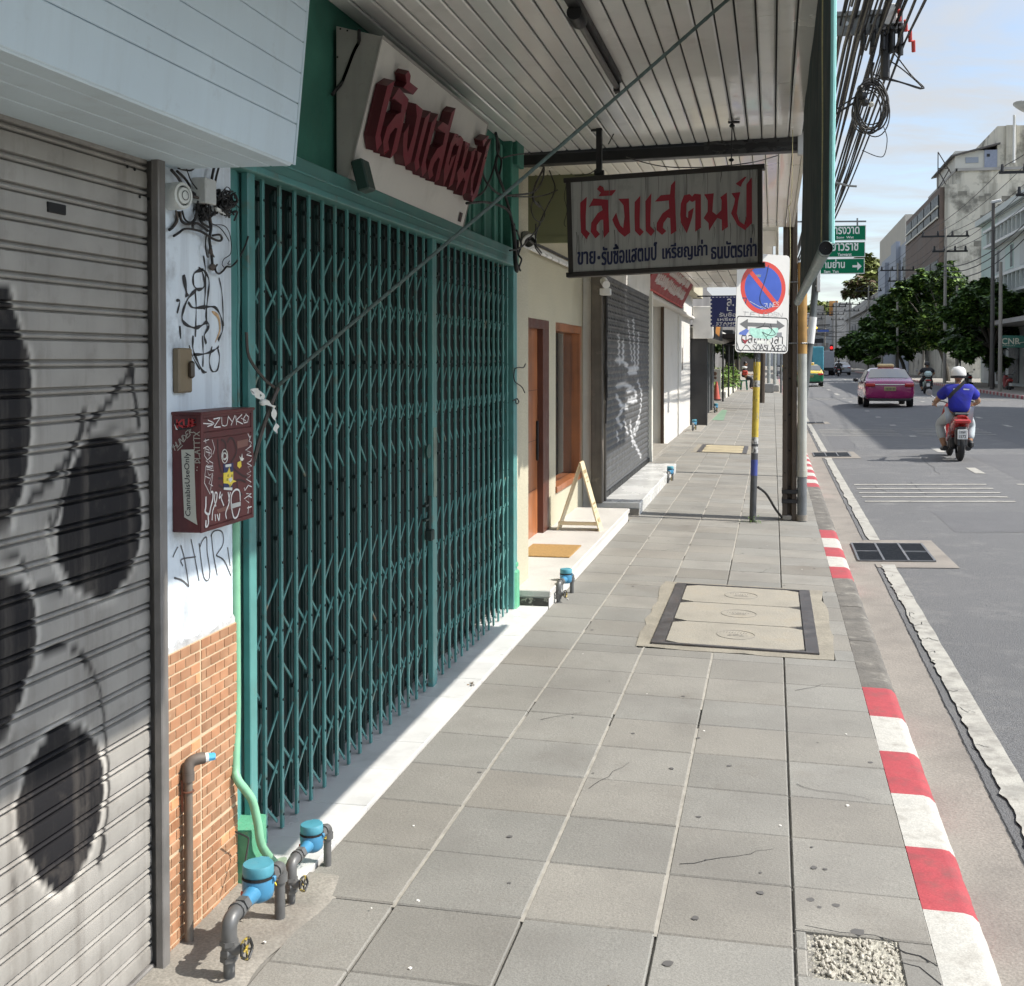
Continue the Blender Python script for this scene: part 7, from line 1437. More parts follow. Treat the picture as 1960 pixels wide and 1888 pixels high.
def gt(s_, x0, x1, y0, y1, bo=.02): A_, B_ = G(x0, y1), G(x1, y0); put_text(b, s_, A_, (B_.x - A_.x, 0, 0), (0, 0, B_.z - A_.z), (0, -1, 0), .005, bo)
gt('ทรงวาด', 1595, 1645, 434, 449, .02); gt('Song  Wat', 1601, 1634, 452, 458.5); gt('เยาวราช', 1586, 1643, 465, 481, .02); gt('Yaowarat', 1603, 1630, 484, 490.5); gt('สามย่าน', 1568, 1617, 496, 514, .02); gt('Sam  Yan', 1577, 1605, 517, 523)
A_ = G(1640, 510); s_ = .0175; b.add([A_ + Vector((u * s_, -.005, v * s_)) for u, v in ((-8, -2), (1, -2), (1, -8), (9, 0), (1, 8), (1, 2), (-8, 2))], [(0, 1, 2, 3, 4, 5, 6)])
obj('lettering', b, m_sgt, t); b = MB(); b.bar(G(1500, 425), G(1658, 424), .05, .05); b.tube([G(1641, 432), G(1641, 418)], .03, 6); b.tube([(.50, 40.1, 0), (.50, 40.1, 7.6)], .09, 8); obj('support', b, m_arm, t)
t = thing('leaning_steel_pole', 'dark steel pole behind the downpipe with a narrow white plate', 'pole', (.47, 17.3, 0)); b = MB(); b.tube([(.325, 17.3, 0), (.565, 17.35, 2.25), (.86, 17.4, 6.2)], [.055, .05, .045], 12); obj('shaft', b, M('dark steel and pale base', (.10, .11, .11), .5, .3, v=.3, sc=2), t, True); b = MB(); b.tube([(.53, 17.3, 1.92), (.572, 17.3, 2.3)], .056, 12); obj('pale_sleeve', b, m_wht, t, True)
p = pY((1566, 537), 17.3); b = MB(); b.box(p.x - .02, p.x + .03, 17.2, 17.5, p.z - .16, p.z + .17, .004); b.bar((.6, 17.3, p.z - .08), (p.x, 17.3, p.z - .08), .015, .015); obj('plate', b, m_wht, t)
def panel_sign(name, label, cat, x0, x1, z0, z1, y, mat, pole=None, grp=None):
    t = thing(name, label, cat, ((x0 + x1) / 2, y, z0), grp); b = MB(); b.box(x0, x1, y, y + .04, z0, z1, .01); obj('panel', b, mat, t)
    if pole: b = MB(); b.tube([(pole, y + .06, 0), (pole, y + .06, z1)], .05, 8); obj('post', b, m_arm, t)
    return t
p0, p1 = pY((1547, 628), 60), pY((1563, 612), 60); t = panel_sign('crossing_sign', 'dark blue pedestrian crossing sign with amber lamps over the far road', 'traffic sign', p0.x, p1.x, p0.z, p1.z, 60, m_navy); b = MB(); c_ = (p0 + p1) / 2; b.poly([(c_.x - .12, 59.99, c_.z - .14), (c_.x + .12, 59.99, c_.z - .14), (c_.x, 59.99, c_.z + .14)], .004, (0, -1, 0)); obj('triangle', b, m_wht, t)
b = MB(); b.ball((p0.x + .02, 59.95, p0.z), .06); b.ball((p1.x - .02, 59.95, p0.z), .06); obj('amber_lamp', b, M('amber lamp', (.9, .55, .05), .4, emit=1.2, v=0), t); b = MB(); b.tube([(.42, 60, 0), (.42, 60, 3.9), (p1.x, 60.05, 3.95)], .06, 8); obj('mast', b, m_arm, t)
t = panel_sign('green_shop_sign', 'green shop sign reading CNR standing on the far pavement', 'shop sign', 11.95, 13.32, 2.3, 2.95, 66, M('shop sign green', (.03, .15, .115), .5, v=.1), 12.0); b = MB(); put_text(b, 'CNR', (12.05, 66, 2.48), (.95, 0, 0), (0, 0, .34), (0, -1, 0), .004, .015); put_text(b, 'JEWELRY', (12.05, 66, 2.37), (.7, 0, 0), (0, 0, .07), (0, -1, 0), .004); b.bar((12.75, 65.99, 2.5), (13.5, 65.99, 2.68), .02, .03); obj('lettering', b, M('pale gold letter', (.62, .62, .5), .5), t)
t = panel_sign('speed_limit_sign', 'white square speed limit sign reading 60 at the right edge', 'traffic sign', 11.55, 12.25, 2.32, 2.98, 56.9, m_sg); b = MB(); c_ = Vector((11.9, 56.895, 2.65)); o_ = [c_ + Vector((.29 * cos(k * pi / 16), 0, .29 * sin(k * pi / 16))) for k in range(32)]; i_ = [c_ + Vector((.23 * cos(k * pi / 16), 0, .23 * sin(k * pi / 16))) for k in range(32)]; b.add(o_ + i_, [(k, (k + 1) % 32, 32 + (k + 1) % 32, 32 + k) for k in range(32)]); obj('red_ring', b, m_sr, t); b = MB(); put_text(b, '60', (11.76, 56.895, 2.55), (.28, 0, 0), (0, 0, .2), (0, -1, 0), .002, .03); obj('numerals', b, m_ink, t)
t = panel_sign('vertical_shop_sign', 'tall pale sign with the words CNR JEWELRY running downward', 'shop sign', 12.5, 13.05, 7.1, 10.1, 62, M('sign pale', (.55, .56, .55), .5, v=.04)); b = MB()
for k, ch in enumerate('CNR JEWELRY'):
    if ch != ' ': put_text(b, ch, (12.66, 62, 9.78 - .265 * k), (.24, 0, 0), (0, 0, .2), (0, -1, 0), .004, .01)
obj('lettering', b, m_ink, t); b = MB()
for x0, x1, z0, z1 in ((12.48, 12.53, 7.08, 10.12), (13.02, 13.07, 7.08, 10.12), (12.48, 13.07, 7.06, 7.11), (12.48, 13.07, 10.09, 10.14)): b.box(x0, x1, 61.97, 62.05, z0, z1)
b.box(13.05, 15, 62.0, 62.05, 9.5, 9.56); obj('frame', b, m_blk, t)
t = panel_sign('far_no_parking_sign', 'small round dark blue sign with a plate in the shade across the road', 'traffic sign', 11.05, 11.55, 1.95, 2.05, 75, m_lwin, 11.3); b = MB(); b.tube([(11.3, 75, 2.4), (11.3, 74.97, 2.4)], .3, 18); obj('disc', b, m_navy, t)
t = thing('traffic_signal', 'red traffic signal hanging far down the street', 'traffic light', (7.2, 150, 2)); b = MB(); b.box(7.0, 7.4, 150, 150.2, 2.4, 3.5, .03); b.tube([(7.2, 150.2, 0), (7.2, 150.2, 2.5)], .07, 6); obj('housing', b, m_blk, t); b = MB(); b.ball((7.2, 149.95, 3.1), .2); obj('red_lamp', b, M('red lamp', (.7, .02, .02), .4, emit=1.0, v=0), t)
t = thing('overhead_signal', 'dark overhead traffic signal box on a mast near the trucks', 'traffic light', (4, 120, 3)); b = MB(); b.box(3.9, 5.0, 120, 120.2, 3.3, 3.75, .03); b.box(4.4, 5.5, 120, 120.1, 4.4, 4.62, 0, 1); b.tube([(.4, 120.1, 0), (.4, 120.1, 5), (5.6, 120.1, 5.1)], .07, 6, 0); obj('housing', b, [m_blk, M('blue plate', (.06, .12, .4), .5)], t)
# ================================================================ VEHICLES AND PEOPLE
m_tyre = M('tyre rubber', (.015, .015, .016), .8, v=.2, sc=20); m_rim = M('wheel rim', (.30, .30, .31), .35, .8, v=.1); m_glass = M('car glass', (.03, .035, .04), .04, v=0, rv=0, spec=1, coat=1)
m_lamp = M('tail lamp red', (.40, .02, .02), .2, v=.1, coat=.6); m_chr = M('chrome', (.6, .6, .6), .15, 1, v=0, rv=0); m_trim = M('black trim', (.02, .02, .021), .5)
def car(name, label, x, y, body, top=None, grp=None, L=4.5, W=1.76, H=1.46, sign=None, plate=True):
    """a saloon seen from behind, heading along +y; y is its rear bumper"""
    t = thing(name, label, 'car', (x, y + L / 2, rz(x)), grp); hw = W / 2; z0 = rz(x); b = MB()
    # station: y, half width low, half width belt, z bottom, z belt, half width top, z top
    ST = [(0.00, .74, .78, .42, .86, .70, .90), (.06, .83, .85, .30, .93, .77, .985), (.25, .87, .875, .26, .95, .80, 1.03), (.55, .88, .88, .24, .95, .80, 1.055), (.98, .88, .88, .22, .95, .655, 1.36), (1.35, .88, .88, .22, .94, .62, 1.45),
          (2.05, .88, .88, .22, .93, .62, 1.47), (2.55, .88, .88, .22, .92, .62, 1.43), (3.30, .88, .88, .22, .90, .74, .99), (3.9, .87, .86, .24, .83, .74, .90), (4.35, .80, .80, .28, .72, .66, .76), (4.5, .66, .66, .36, .62, .55, .66)]
    rows = []; sx = hw / .88; sz = H / 1.47; sy = L / 4.5
    for (yy, wl_, wb, zb, zbelt, wt, zt) in ST:
        r_ = [(.0, zb), (.6 * wl_, zb), (.93 * wl_, zb + .04), (wl_, zb + .16), (wl_ * 1.0, (zb + zbelt) / 2 + .03), (wb * .985, zbelt - .02), (wb * .955, zbelt + .012), (wt + (wb * .955 - wt) * .5, zbelt + (zt - zbelt) * .45), (wt + .02, zbelt + (zt - zbelt) * .86), (wt * .86, zt - .005), (wt * .5, zt + .012), (0, zt + .016)]
        rows.append([(x + px_ * sx, y + yy * sy, z0 + pz * sz) for px_, pz in r_] + [(x - px_ * sx, y + yy * sy, z0 + pz * sz) for px_, pz in r_[-2:0:-1]])
    n = len(rows[0]); fs = [(j * n + i, j * n + (i + 1) % n, (j + 1) * n + (i + 1) % n, (j + 1) * n + i) for j in range(len(rows) - 1) for i in range(n)] + [tuple(range(n - 1, -1, -1)), tuple((len(rows) - 1) * n + i for i in range(n))]
    b.add([p for r_ in rows for p in r_], [f[::-1] for f in fs]); b.m = []
    for f in b.f:
        zc_ = sum(b.v[i][2] for i in f) / len(f) - z0; b.m.append(1 if (top and zc_ > .93 * sz) else 0)
    o = obj('body', b, [body, top or body], t, 'all'); md = o.modifiers.new('smooth', 'SUBSURF'); md.levels = 1; md.render_levels = 2
    Z = lambda v: z0 + v * sz; X = lambda v: x + v * sx; Yc = lambda v: y + v * sy
    b = MB(); P = [Vector((X(s_ * .735), Yc(.50), Z(1.085))) for s_ in (-1, 1)] + [Vector((X(s_ * .60), Yc(1.03), Z(1.40))) for s_ in (1, -1)]; nn_ = Vector((0, -1, .9)).normalized()
    b.grid(lambda u, v: (P[0].lerp(P[1], u)).lerp(P[3].lerp(P[2], u), v) + nn_ * (.022 + .02 * sin(pi * u) ), 8, 4); obj('rear_window', b, m_glass, t, True)
    for s_ in (-1, 1):
        b = MB(); Q = [(.845, .78, .985), (.665, 1.25, 1.38), (.655, 2.5, 1.37), (.83, 3.05, .965)]; b.poly([Vector((X(s_ * (px_ + .012)), Yc(py), Z(pz))) for px_, py, pz in Q], .006, (s_, 0, .35)); obj('side_window', b, m_glass, t)
        b = MB(); b.ball((X(s_ * .98), Yc(3.0), Z(.98)), .1, None, (1.1, .6, .75), 10); obj('wing_mirror', b, m_trim, t, True)
        b = MB(); b.obox((X(s_ * .66), Yc(.035), Z(.84)), (.34, .14, .13), Matrix.Rotation(s_ * .3, 3, 'Z'), .03); obj('tail_lamp', b, m_lamp, t)
        for yy in (.85, 3.55):
            b = MB(); c_ = (X(s_ * .76), Yc(yy), z0 + .315); b.lathe([(.16, -.10), (.30, -.10), (.318, -.06), (.318, .06), (.30, .10), (.16, .10)], c_, (s_, 0, 0), 24); w_ = obj('wheel', b, m_tyre, t, True); b = MB(); b.lathe([(.20, .085), (.19, .10), (.06, .085), (.001, .10)], c_, (s_, 0, 0), 10); obj('rim', b, m_rim, w_)
    b = MB(); b.box(X(-.72), X(.72), Yc(.03), Yc(.3), Z(.25), Z(.36), .03); obj('rear_skirt', b, m_trim, t)
    b = MB(); b.box(X(-.52), X(.52), Yc(-.018), Yc(.06), Z(.845), Z(.875), .006); obj('chrome_strip', b, m_chr, t)
    if plate: b = MB(); b.box(X(-.2), X(.2), Yc(-.03), Yc(.02), Z(.63), Z(.78), .006); pl_ = obj('number_plate', b, M('plate yellow', (.32, .29, .14), .5), t); b = MB(); [b.box(X(-.15 + .05 * k), X(-.125 + .05 * k), Yc(-.033), Yc(-.03), Z(.66), Z(.74)) for k in range(7)]; obj('digits', b, m_trim, pl_)
    if sign: b = MB(); b.obox((X(0), Yc(1.75), Z(1.54)), (.62, .2, .15), None, .05); obj('roof_sign', b, sign, t)
    return t
m_ts = M('taxi roof sign', (.60, .46, .22), .4, v=.06)
m_pink = M('magenta car paint', (.26, .006, .10), .22, v=.06, sc=3, coat=.8); m_grn = M('green car paint', (.01, .19, .09), .22, v=.06, sc=3, coat=.8); m_ylw = M('yellow car paint', (.62, .46, .02), .25, v=.06, sc=3, coat=.8); m_wc = M('white car paint', (.55, .57, .60), .22, v=.04, sc=3, coat=.8)
car('taxi', 'magenta pink taxi with a yellow roof sign driving away in the middle lane', 4.22, 44.3, m_pink, None, 'taxis on the road', sign=m_ts, W=1.82)
car('taxi', 'green and yellow taxi half hidden behind the downpipe', 2.42, 78.5, m_grn, m_ylw, 'taxis on the road', sign=m_ts)
car('taxi', 'distant green and yellow taxi seen between the poles beyond the pavement', 1.75, 148, m_grn, m_ylw, 'taxis on the road', sign=m_ts)
car('car', 'pale silver white car far ahead on the road', 7.55, 133, m_wc, None, None, W=1.95)
def truck(label, x, y, w, h, mat, l=5):
    t = thing('box_truck', label, 'truck', (x, y + l / 2, rz(x)), 'box trucks far ahead'); b = MB(); b.box(x - w / 2, x + w / 2, y, y + l, .75, h, .04); obj('cargo_box', b, mat, t)
    b = MB(); b.box(x - w / 2 + .1, x + w / 2 - .1, y + l + .1, y + l + 1.8, .5, h - .5, .1); obj('cab', b, m_wc, t); b = MB(); b.box(x - w / 2 + .1, x + w / 2 - .1, y + .1, y + l + 1.6, .45, .75); b.box(x - w / 2, x + w / 2, y - .05, y, .5, .62, 0); obj('chassis', b, m_trim, t)
    for s_ in (-1, 1):
        for yy in (y + .9, y + l + .9): b = MB(); b.lathe([(.1, -.12), (.40, -.12), (.42, 0), (.40, .12), (.1, .12)], (x + s_ * (w / 2 - .2), yy, .42 + rz(x)), (s_, 0, 0), 16); obj('wheel', b, m_tyre, t, True)
    b = MB(); b.box(x - .015, x + .015, y - .02, y, .9, h - .1); obj('door_gap', b, m_trim, t)
truck('box truck with a teal blue cargo body behind the green taxi', 3.3, 102, 1.9, 2.75, M('teal truck', (.07, .30, .38), .5, v=.08)); truck('grey box truck ahead of the teal truck', 5.3, 128, 2.3, 2.55, M('grey truck', (.38, .40, .43), .5, v=.08))
# ---- figures: one skinned skeleton each
def skin(name, pts, edges, mat, parent, lev=2):
    """pts: {key: (x, y, z, r)}"""
    ks = list(pts); off = wl(parent); me = bpy.data.meshes.new(name); me.from_pydata([tuple(Vector(pts[k][:3]) - off) for k in ks], [(ks.index(a_), ks.index(c_)) for a_, c_ in edges], [])
    me.materials.append(mat); o = bpy.data.objects.new(name, me); COL.objects.link(o); o.parent = parent
    md = o.modifiers.new('skin', 'SKIN'); md.use_smooth_shade = True
    for i, k in enumerate(ks): q = me.skin_vertices[0].data[i]; r_ = pts[k][3]; q.radius = r_ if isinstance(r_, tuple) else (r_, r_); q.use_root = i == 0
    s_ = o.modifiers.new('subdiv', 'SUBSURF'); s_.levels = lev; s_.render_levels = lev; return o
m_skin = M('skin', (.30, .16, .09), .55, v=.1, sc=20); m_hair = M('black hair', (.012, .01, .009), .5)
def head(t, c, face=(0, 1), r=.098, hair=True, skinm=m_skin):
    c = Vector(c); f = Vector((face[0], face[1], 0)).normalized(); s_ = Vector((f.y, -f.x, 0)); b = MB(); b.ball(c, r, 0, (.82 if abs(f.y) > .5 else .95, .95 if abs(f.y) > .5 else .82, 1.18), 16); b.ball(c + f * r * .95 - Vector((0, 0, r * .12)), r * .2, 0, (1, 1, 1.3), 8); b.ball(c + f * r * .4 - Vector((0, 0, r * .75)), r * .5, 0, (1, 1, .8), 10)
    for k in (-1, 1): b.ball(c + s_ * k * r * .84 - Vector((0, 0, r * .05)), r * .24, 0, (.6, .8, 1.2), 8); b.ball(c + f * r * .82 + s_ * k * r * .34 + Vector((0, 0, r * .1)), r * .11, 1, (1, 1, .7), 6)
    b.obox(c + f * r * .86 - Vector((0, 0, r * .55)), (r * .5, r * .12, r * .1) if abs(f.y) > .5 else (r * .12, r * .5, r * .1), None, 0, 1)
    h_ = obj('head', b, [skinm, m_black], t, 'all')
    if hair: b = MB(); b.ball(c - f * r * .12 + Vector((0, 0, r * .25)), r * 1.03, None, (.86 if abs(f.y) > .5 else 1, 1 if abs(f.y) > .5 else .86, 1.08), 16); obj('hair', b, m_hair, h_, 'all')
    return h_
def hand(t, c, d, side, mat=m_skin):                             # palm, four curled fingers and a thumb closing on a grip
    c = Vector(c); d = Vector(d).normalized(); sx = Vector((side, 0, 0)); dn = Vector((0, 0, -1)); pts = {'p0': (*c, (.024, .016)), 'p1': (*(c + d * .06), (.036, .015))}; ed = [('p0', 'p1')]
    for i in range(4):
        q = c + d * .075 + sx * (-.027 + .018 * i); ln = (.030, .036, .034, .026)[i]
        for j, (a_, z_) in enumerate(((1, -.2), (.6, -1), (-.5, -1))): q2 = q + (d * a_ + dn * -z_ * -1).normalized() * ln; pts[f'f{i}{j}'] = (*q2, .0085 - .001 * j); ed.append((('p1' if j == 0 else f'f{i}{j - 1}'), f'f{i}{j}')); q = q2
    pts['t0'] = (*(c + d * .03 - sx * .035 - Vector((0, 0, .01))), .011); pts['t1'] = (*(c + d * .06 - sx * .04 - Vector((0, 0, .035))), .009); ed += [('p0', 't0'), ('t0', 't1')]
    return skin('hand', pts, ed, mat, t, 1)
def scooter(name, label, x, y, col, grp, plate_txt=None, box=None):
    t = thing(name, label, 'motor scooter', (x, y + .6, rz(x)), grp); z = rz(x); P = lambda a_, c_, d_: (x + a_, y + c_, z + d_)
    for yy, nm in ((.28, 'rear_wheel'), (1.52, 'front_wheel')): b = MB(); b.lathe([(.15, -.055), (.24, -.055), (.285, -.03), (.29, 0), (.285, .03), (.24, .055), (.15, .055)], P(0, yy, .285), (1, 0, 0), 22); w_ = obj('wheel', b, m_tyre, t, True); b = MB(); b.lathe([(.16, -.03), (.05, -.05), (.05, .05), (.16, .03)], P(0, yy, .285), (1, 0, 0), 12); obj('rim', b, m_rim, w_)
    b = MB(); rows = []
    for (yy, w_, zb, zt) in ((.02, .09, .66, .80), (.08, .14, .58, .83), (.25, .17, .50, .82), (.5, .18, .40, .76), (.75, .15, .34, .62), (.9, .16, .27, .36), (1.1, .16, .27, .36), (1.2, .2, .3, .62), (1.28, .21, .45, .98), (1.36, .14, .6, 1.0)):
        rows.append([P(s_ * w_ * k_, yy, zb + (zt - zb) * f_) for s_, k_, f_ in ((1, .6, 0), (1, 1, .35), (1, .9, .8), (1, .5, 1), (-1, .5, 1), (-1, .9, .8), (-1, 1, .35), (-1, .6, 0))])
    n = 8; b.add([p for r_ in rows for p in r_], [(j * n + i, (j + 1) * n + i, (j + 1) * n + (i + 1) % n, j * n + (i + 1) % n)[::-1] for j in range(len(rows) - 1) for i in range(n)] + [tuple(range(n)), tuple(range((len(rows)) * n - 1, (len(rows) - 1) * n - 1, -1))]); o = obj('bodywork', b, col, t, 'all'); md = o.modifiers.new('s', 'SUBSURF'); md.levels = 1; md.render_levels = 1
    b = MB(); b.box(*[v for v in (x - .13, x + .13)], y + .12, y + .78, z + .80, z + .86, .03); obj('saddle', b, m_trim, t)
    b = MB(); b.obox(P(0, .03, .71), (.28, .07, .075), None, .02); obj('tail_lamp', b, m_lamp, t)
    b = MB(); b.obox(P(0, .16, .46), (.20, .25, .36), Matrix.Rotation(.25, 3, 'X'), .04); b.obox(P(.17, .34, .30), (.10, .42, .14), None, .04); b.obox(P(-.1, .5, .3), (.12, .3, .2), None, .04); b.obox(P(0, .03, .36), (.17, .02, .16), Matrix.Rotation(-.2, 3, 'X'), .02); obj('mudguard_and_engine', b, m_trim, t)
    b = MB(); b.box(x - .085, x + .085, y - .012, y, z + .40, z + .57, .006); pl_ = obj('number_plate', b, m_wht, t)
    if plate_txt: b = MB(); put_text(b, plate_txt[0], P(-.05, -.012, .50), (.10, 0, 0), (0, 0, .05), (0, -1, 0), .002, .02); put_text(b, plate_txt[1], P(-.06, -.012, .42), (.12, 0, 0), (0, 0, .055), (0, -1, 0), .002, .02); obj('plate_lettering', b, m_ink, pl_)
    b = MB(); b.tube(smooth_path([P(-.36, 1.12, 1.02), P(-.2, 1.2, 1.03), P(0, 1.28, .98), P(.2, 1.2, 1.03), P(.36, 1.12, 1.02)], 4), .016, 8); b.tube([P(0, 1.3, .95), P(0, 1.52, .3)], .03, 8); obj('handlebar', b, m_trim, t, True)
    for s_ in (-1, 1): b = MB(); b.tube([P(s_ * .26, 1.2, 1.03), P(s_ * .40, 1.18, 1.15)], .007, 6); b.lathe([(.001, -.012), (.055, -.01), (.06, .0), (.001, .004)], P(s_ * .42, 1.17, 1.19), (.1 * s_, -1, 0), 16); obj('mirror', b, m_rim, t, True)
    if box: b = MB(); b.obox(P(0, .08, 1.03), (.36, .32, .30), None, .09); obj('top_box', b, box, t)
    return t
SX, SY = 3.27, 21.42
scooter('motor_scooter', 'red scooter with a white number plate ridden by the person in blue', SX, SY, M('scooter red', (.28, .015, .012), .25, v=.08, coat=.7), 'scooters on the road', ('1กพ', '1572'))
def rider(name, label, x, y, shirt, trousers, helm=None, grp=None, build=1.0, strap=False, arm_skin=True):
    z = rz(x) - .09; P = lambda a_, c_, d_, r_: (x + a_, y + c_, z + d_, r_); t = thing(name, label, 'person', (x, y + .4, z), grp)
    J = {'hip': P(0, .42, .92, (.155, .125)), 'waist': P(0, .40, 1.06, (.165, .12)), 'chest': P(0, .42, 1.28, (.185, .125)), 'neck0': P(0, .44, 1.42, (.085, .07)), 'neck': P(0, .46, 1.50, .055)}
    E = [('hip', 'waist'), ('waist', 'chest'), ('chest', 'neck0'), ('neck0', 'neck')]
    for s_, k in ((-1, 'l'), (1, 'r')):
        J |= {k + 'sh': P(s_ * .19, .43, 1.36, .078), k + 'el': P(s_ * .37, .62, 1.13, .048), k + 'wr': P(s_ * .345, 1.0, 1.06, .032), k + 'th': P(s_ * .11, .50, .90, .10), k + 'kn': P(s_ * .27, .86, .72, .072), k + 'sn': P(s_ * .235, .72, .42, .058), k + 'an': P(s_ * .20, .66, .30, .042), k + 'to': P(s_ * .22, .86, .265, .038)}
        E += [('chest', k + 'sh'), (k + 'sh', k + 'el'), (k + 'el', k + 'wr'), ('hip', k + 'th'), (k + 'th', k + 'kn'), (k + 'kn', k + 'sn'), (k + 'sn', k + 'an'), (k + 'an', k + 'to')]
    skin('body', J, E, m_skin, t)
    def grow(keys, edges, g, nm, mat): skin(nm, {k: (*J[k][:3], tuple(v + g for v in J[k][3]) if isinstance(J[k][3], tuple) else J[k][3] + g) for k in keys}, edges, mat, t)
    Jm = dict(J)
    for k in 'lr': J[k + 'mid'] = tuple(Vector(J[k + 'sh'][:3]).lerp(Vector(J[k + 'el'][:3]), .72)) + (.062,)
    grow(['chest', 'waist', 'hip', 'neck0', 'lsh', 'lmid', 'rsh', 'rmid'], [('chest', 'waist'), ('waist', 'hip'), ('chest', 'neck0'), ('chest', 'lsh'), ('lsh', 'lmid'), ('chest', 'rsh'), ('rsh', 'rmid')], .040, 'shirt', shirt)
    grow(['hip', 'lth', 'lkn', 'lsn', 'rth', 'rkn', 'rsn'], [('hip', 'lth'), ('lth', 'lkn'), ('lkn', 'lsn'), ('hip', 'rth'), ('rth', 'rkn'), ('rkn', 'rsn')], .025, 'trousers', trousers)
    hd = head(t, (x, y + .50, z + 1.60), (0, 1), hair=helm is None)
    if helm: b = MB(); b.lathe([(.122, -.06), (.134, -.03), (.137, .03), (.122, .09), (.082, .132), (.001, .152)], (x, y + .49, z + 1.615), (0, .03, 1), 22); b.lathe([(.137, -.02), (.139, -.045), (.127, -.062), (.10, -.05)], (x, y + .49, z + 1.615), (0, .03, 1), 22, 1); obj('helmet', b, [helm, m_trim], t, True)
    for s_, k in ((-1, 'l'), (1, 'r')): hand(t, J[k + 'wr'][:3], (-.05 * s_, 1, -.25), s_)
    for s_, k in ((-1, 'l'), (1, 'r')): b = MB(); a_ = Vector(J[k + 'an'][:3]); c_ = Vector(J[k + 'to'][:3]); b.tube([a_ - Vector((0, .05, .01)), a_.lerp(c_, .5), c_ + Vector((0, .05, -.01))], [.045, .05, .035], 10); obj('shoe', b, m_trim, t, True)
    if strap: b = MB(); b.ribbon(smooth_path([(x + .08, y + .28, z + 1.50), (x - .02, y + .262, z + 1.40), (x - .13, y + .262, z + 1.29), (x - .19, y + .30, z + 1.20)], 4), .06, (0, -1, .1), .008); obj('bag_strap', b, m_trim, t); b = MB(); b.ribbon(smooth_path([(x - .12, y + .262, z + 1.36), (x - .08, y + .262, z + 1.365)], 4), .02, (0, -1, 0), .006); b.ribbon(smooth_path([(x + .05, y + .262, z + 1.36), (x + .15, y + .262, z + 1.355)], 4), .022, (0, -1, 0), .006); obj('back_print', b, m_wht, t)
    return t
rider('person', 'scooter rider in a royal blue shirt and white helmet seen from behind', SX, SY, M('royal blue shirt', (.012, .016, .26), .8, v=.25, sc=9, bump=.8, bs=11), M('pale grey trousers', (.42, .46, .47), .8, v=.1, sc=9, bump=.2, bs=30), M('white helmet', (.58, .57, .55), .3, v=.05, coat=.5), None, 1, True)
mx, my = 7.72, 61.5
scooter('motor_scooter', 'pale mint scooter with a rounded top box beside the pink taxi', mx, my, M('mint scooter', (.42, .52, .46), .3, v=.06, coat=.5), 'scooters on the road', None, M('mint box', (.40, .52, .50), .35, v=.05))
rider('person', 'rider in dark clothes on the pale mint scooter ahead of the pink taxi', mx, my, M('dark jacket', (.02, .02, .022), .8), M('dark trousers', (.025, .025, .03), .8), m_trim)
scooter('motor_scooter', 'red motorbike parked in the shade under the green shop sign', 12.9, 68, M('dark red bike', (.25, .03, .025), .4), 'scooters on the road')
scooter('motor_scooter', 'black scooter waiting behind the silver white car', 6.6, 122, m_trim, 'scooters on the road'); rider('person', 'distant rider in black beside the silver white car', 6.6, 122, m_trim, m_trim, m_trim)
scooter('motor_scooter', 'dark motorbike parked beside the pale concrete post', 12.6, 79.5, m_trim, 'scooters on the road')
# ---- person seated on the far pavement
px_, py_ = -1.52, 64.0; zg = gz(px_); t = thing('person', 'person with a red bag sitting on a green stool far down the pavement', 'person', (px_, py_, zg)); P = lambda a_, c_, d_, r_: (px_ + a_, py_ + c_, zg + d_, r_)
J = {'hip': P(0, 0, .66, (.15, .13)), 'waist': P(-.01, 0, .84, (.15, .12)), 'chest': P(.02, 0, 1.06, (.17, .13)), 'neck': P(.06, 0, 1.26, .055)}; E = [('hip', 'waist'), ('waist', 'chest'), ('chest', 'neck')]
for s_, k in ((-1, 'l'), (1, 'r')):
    J |= {k + 'sh': P(.03, s_ * .18, 1.14, .07), k + 'el': P(.12, s_ * .22, .88, .045), k + 'wr': P(.34, s_ * .12, .82, .03), k + 'kn': P(.42, s_ * .12, .60 - .02 * s_, .075), k + 'an': P(.40 + .06 * s_, s_ * .12, .12, .045), k + 'to': P(.56 + .06 * s_, s_ * .12, .06, .04)}
    E += [('chest', k + 'sh'), (k + 'sh', k + 'el'), (k + 'el', k + 'wr'), ('hip', k + 'kn'), (k + 'kn', k + 'an'), (k + 'an', k + 'to')]
skin('body', J, E, m_skin, t); g_ = lambda ks, ed, g, nm, m_: skin(nm, {k: (*J[k][:3], tuple(v + g for v in J[k][3]) if isinstance(J[k][3], tuple) else J[k][3] + g) for k in ks}, ed, m_, t)
g_(['chest', 'waist', 'hip', 'lsh', 'lel', 'rsh', 'rel'], [('chest', 'waist'), ('waist', 'hip'), ('chest', 'lsh'), ('lsh', 'lel'), ('chest', 'rsh'), ('rsh', 'rel')], .02, 'shirt', M('dark shirt', (.03, .028, .03), .8)); g_(['hip', 'lkn', 'lan', 'rkn', 'ran'], [('hip', 'lkn'), ('lkn', 'lan'), ('hip', 'rkn'), ('rkn', 'ran')], .02, 'trousers', M('black trousers', (.018, .018, .02), .8))
head(t, (px_ + .08, py_, zg + 1.40), (1, 0)); [hand(t, J[k + 'wr'][:3], (1, 0, -.2), 1) for k in 'lr']
b = MB(); b.ball((px_ + .02, py_ - .18, zg + 1.20), .15, None, (1.1, .6, .5), 10); obj('white_scarf', b, m_wht, t, True)
b = MB(); b.obox((px_ + .06, py_ - .24, zg + .92), (.30, .12, .26), None, .05); tag(obj('red_bag', b, M('red bag', (.45, .05, .03), .7)), 'red bag held at the side of the seated person on the green stool', 'bag')
